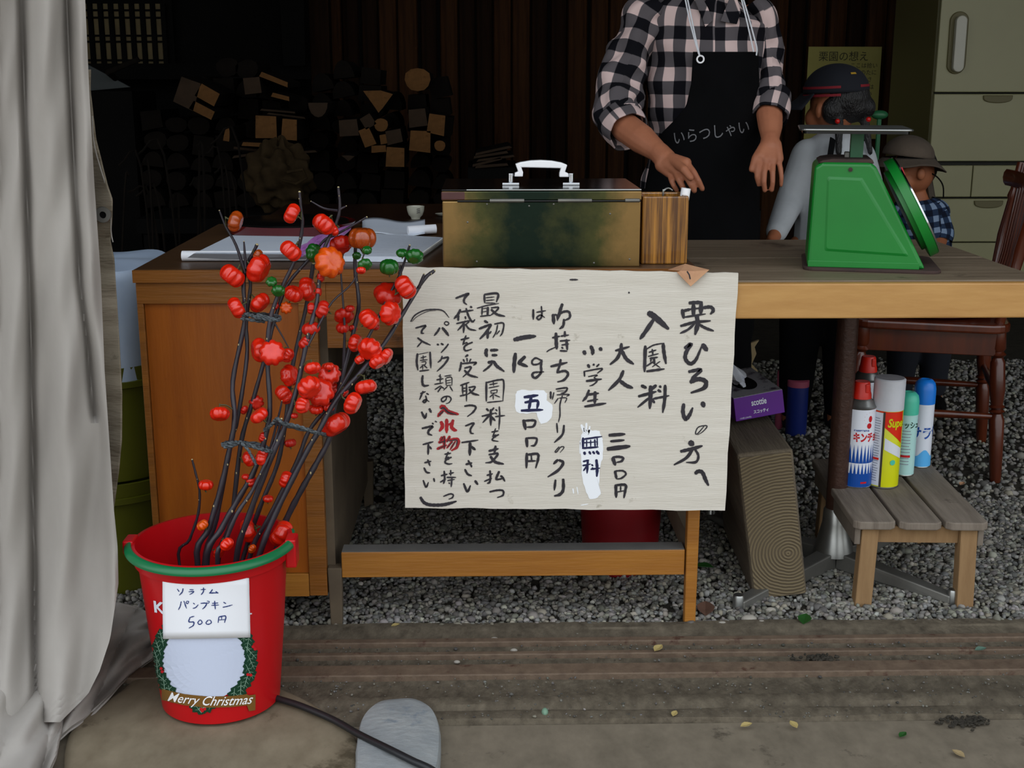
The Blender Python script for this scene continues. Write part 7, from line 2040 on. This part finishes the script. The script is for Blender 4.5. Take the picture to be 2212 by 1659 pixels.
blob('hair', 'hair', kd, [('e', hc + Vector((.022, -.012, .012)), (.076, .085, .075)), ('e', P(1835, 232, KD - .03), (.058, .06, .046)), ('e', P(1865, 232, KD - .03), (.035, .04, .035)), ('e', P(1800, 238, KD - .06), (.035, .03, .04)), ('c', P(1868, 262, KD - .05), .014, P(1880, 330, KD - .06), .008), ('c', P(1812, 262, KD - .075), .014, P(1812, 330, KD - .10), .009)], .005, 3)
def dome(name, c, rx, ry, rz_, m, parent, cut=1.62, tilt=0.0, n=40):
    q = MB(); R3 = Matrix.Rotation(tilt, 3, 'Y')
    q.grid(lambda a, b: c + R3 @ Vector((rx * math.cos(a * 6.2832) * math.sin(b * cut), ry * math.sin(a * 6.2832) * math.sin(b * cut), rz_ * math.cos(b * cut))), n, 16)
    return q.build(name, m, parent, smooth=True, solid=.003)
ccap = P(1806, 196, KD)
tiltc = math.radians(-3)
cap_o = dome('cap', ccap, .092, .098, .076, 'cap', kd, 1.62, tiltc)
for dz in (.012, -.010):
    q = MB(); R3 = Matrix.Rotation(tiltc, 3, 'Y')
    for (a0_, a1_) in ((150, 262), (300, 345)):
        f_ = lambda a, b: ccap + R3 @ Vector((.0945 * math.cos(math.radians(a0_ + (a1_ - a0_) * a)) * math.sqrt(1 - (dz / .076) ** 2), .1005 * math.sin(math.radians(a0_ + (a1_ - a0_) * a)) * math.sqrt(1 - (dz / .076) ** 2), dz - .0035 + .007 * b))
        q.grid(f_, 16, 1)
    q.build('cap_stripe', 'cap_red', cap_o, solid=.001)
q = MB(); f_ = lambda a, b: ccap + Matrix.Rotation(tiltc, 3, 'Y') @ (Vector((.095 * math.sin(.28 + .24 * a), -.101 * math.cos(.28 + .24 * a), 0)) * math.cos(.62 + .07 * b) + Vector((0, 0, .0785 * math.sin(.62 + .07 * b))))
q.grid(f_, 6, 2); q.build('cap_badge', 'cap_yellow', cap_o, solid=.001)
q = MB(); q.grid(lambda a, b: ccap + Vector((-.080 - .075 * b * math.sin(math.pi * (.15 + .7 * a)), (a - .5) * .15 + .01, -.008 - .045 * b)), 12, 6); q.build('cap_brim', 'cap', cap_o, smooth=True, solid=.003)
for (px, py) in ((1876, 258), (1809, 262)):
    q = MB(); q.ell(P(px, py, KD - .09), .0075, 12, 8); q.build('hair_bead', 'red_bead', kd, smooth=True)
q = MB(); q.tube([P(1799, 300, KD - .105), P(1792, 345, KD - .125), P(1790, 420, KD - .13), P(1790, 500, KD - .13)], [(.016, .004)] * 4, 10); q.build('backpack_strap', 'fabric_black', kd, smooth=True)

# small child in a sun hat
LD = 3.95
lc = P(1972, 372, LD)
lf_ = Vector((P(1990, 700, LD).x, LD, 0))
lk = thing('person', lf_, 'small child in a brown sun hat and navy plaid shirt behind the scale', 'person')
q = MB()
q.ell(lc + Vector((.005, .01, .008)), (.066, .068, .078), 24, 16); q.ell(lc + Vector((-.030, -.012, -.028)), (.036, .042, .036), 18, 12)
q.ell(lc + Vector((-.068, -.014, -.008)), (.010, .010, .012), 10, 8); q.ell(lc + Vector((-.060, -.016, -.034)), (.010, .012, .007), 10, 8)
q.ell(P(1990, 376, LD - .066), (.014, .010, .020), 14, 10); q.ell(lc + Vector((-.05, -.04, .0)), (.02, .02, .016), 10, 8)
q.cap(lc + Vector((.012, .012, -.05)), .030, P(1985, 440, LD), .034)
q.cap(P(1990, 480, LD), .075, Vector((lf_.x, LD, .42)), .085)
q.cap(P(2018, 460, LD - .02), .034, P(2030, 515, LD - .04), .028); q.cap(P(2030, 515, LD - .04), .027, P(2012, 556, LD - .14), .02)
hnd = P(2002, 568, LD - .18); q.cap(P(2012, 556, LD - .14), .02, hnd, .016)
for i in range(4): q.cap(hnd, .010, hnd + Vector((-.012 + .008 * i, -.030, -.006)), .0052, 10)
q.cap(hnd, .010, hnd + Vector((-.022, -.012, .004)), .0055, 10)
for s_ in (-1, 1): q.cap(Vector((lf_.x + s_ * .05, LD, .42)), .06, Vector((lf_.x + s_ * .055, LD, .03)), .03)
q.build('body', 'child_skin', lk, smooth=True, voxel=.004, sm=3)
loft('shirt', [Vector((lf_.x, LD, .40)), P(1990, 540, LD), P(1988, 490, LD), P(1988, 452, LD), P(1986, 430, LD)], [(.098, .088), (.095, .085), (.092, .08), (.085, .07), (.045, .045)], 'plaid', lk, 48, wr=.002)
loft('sleeve', [P(2010, 448, LD - .01), P(2022, 470, LD - .02), P(2030, 500, LD - .035), P(2030, 522, LD - .05)], [(.040, .042), (.042, .044), (.039, .040), (.036, .038)], 'plaid', lk, 30, wr=.002, seed=2)
loft('sleeve', [P(1958, 448, LD), P(1944, 475, LD), P(1940, 520, LD)], [(.040, .042), (.040, .042), (.036, .038)], 'plaid', lk, 30, wr=.002, seed=4)
blob('trousers', 'cap', lk, [('c', Vector((lf_.x - .05, LD, .40)), .07, Vector((lf_.x - .055, LD, .08)), .042), ('c', Vector((lf_.x + .05, LD, .40)), .07, Vector((lf_.x + .055, LD, .08)), .042)], .008)
for s_ in (-1, 1):
    q = MB(); q.ell((lf_.x + s_ * .055, LD - .02, .03), (.032, .075, .032), 16, 10); q.v = [Vector((v_.x, v_.y, max(v_.z, .001))) for v_ in q.v]; q.build('shoe', 'soot', lk, smooth=True)
blob('hair', 'hair', lk, [('e', lc + Vector((.014, .02, .014)), (.068, .068, .072)), ('e', lc + Vector((-.02, -.035, .040)), (.05, .035, .02))], .005, 3)
hcn = P(1962, 336, LD)
ht = dome('hat', hcn, .078, .080, .062, 'hat', lk, 1.6, math.radians(6))
q = MB()
def brim(a, b):
    an = a * 6.2832; r_ = .076 + .042 * b
    droop = -.006 - .030 * b - .020 * b * max(0, math.cos(an)) + .022 * b * max(0, -math.sin(an - .4)) * .6
    return hcn + Vector((r_ * math.cos(an), r_ * math.sin(an), droop + .004 * math.sin(an * 4) * b))
q.grid(brim, 48, 6); q.build('hat_brim', 'hat', ht, smooth=True, solid=.003)
q = MB()
q.grid(lambda a, b: P(1990 + 22 * a + 10 * b, 385 + 62 * b - 6 * a, LD + .03 - .09 * (1 - abs(2 * a - 1)) * .4) , 8, 8); q.build('neck_flap', 'hat', ht, smooth=True, solid=.003)
q = MB(); q.tube(catmull([P(2008, 372, LD - .04), P(2026, 384, LD - .04), P(2037, 402, LD - .04), P(2038, 428, LD - .04)], 5), .0022, 6); q.build('hat_cord', 'soot', ht, smooth=True)

# green strip of cloth beside the child's hair
q = MB(); q.ell(P(1900, 248, 4.4), (.03, .02, .016), 14, 8)
q.tube([P(1900, 248, 4.4) + Vector((0, 0, -.01)), Vector((P(1900, 248, 4.4).x, 4.4, 0))], .008, 8)
o = q.build('garden_stake', 'green_dark', smooth=True); tag(o, 'dim green knob on a stake behind the cap child', 'stake')
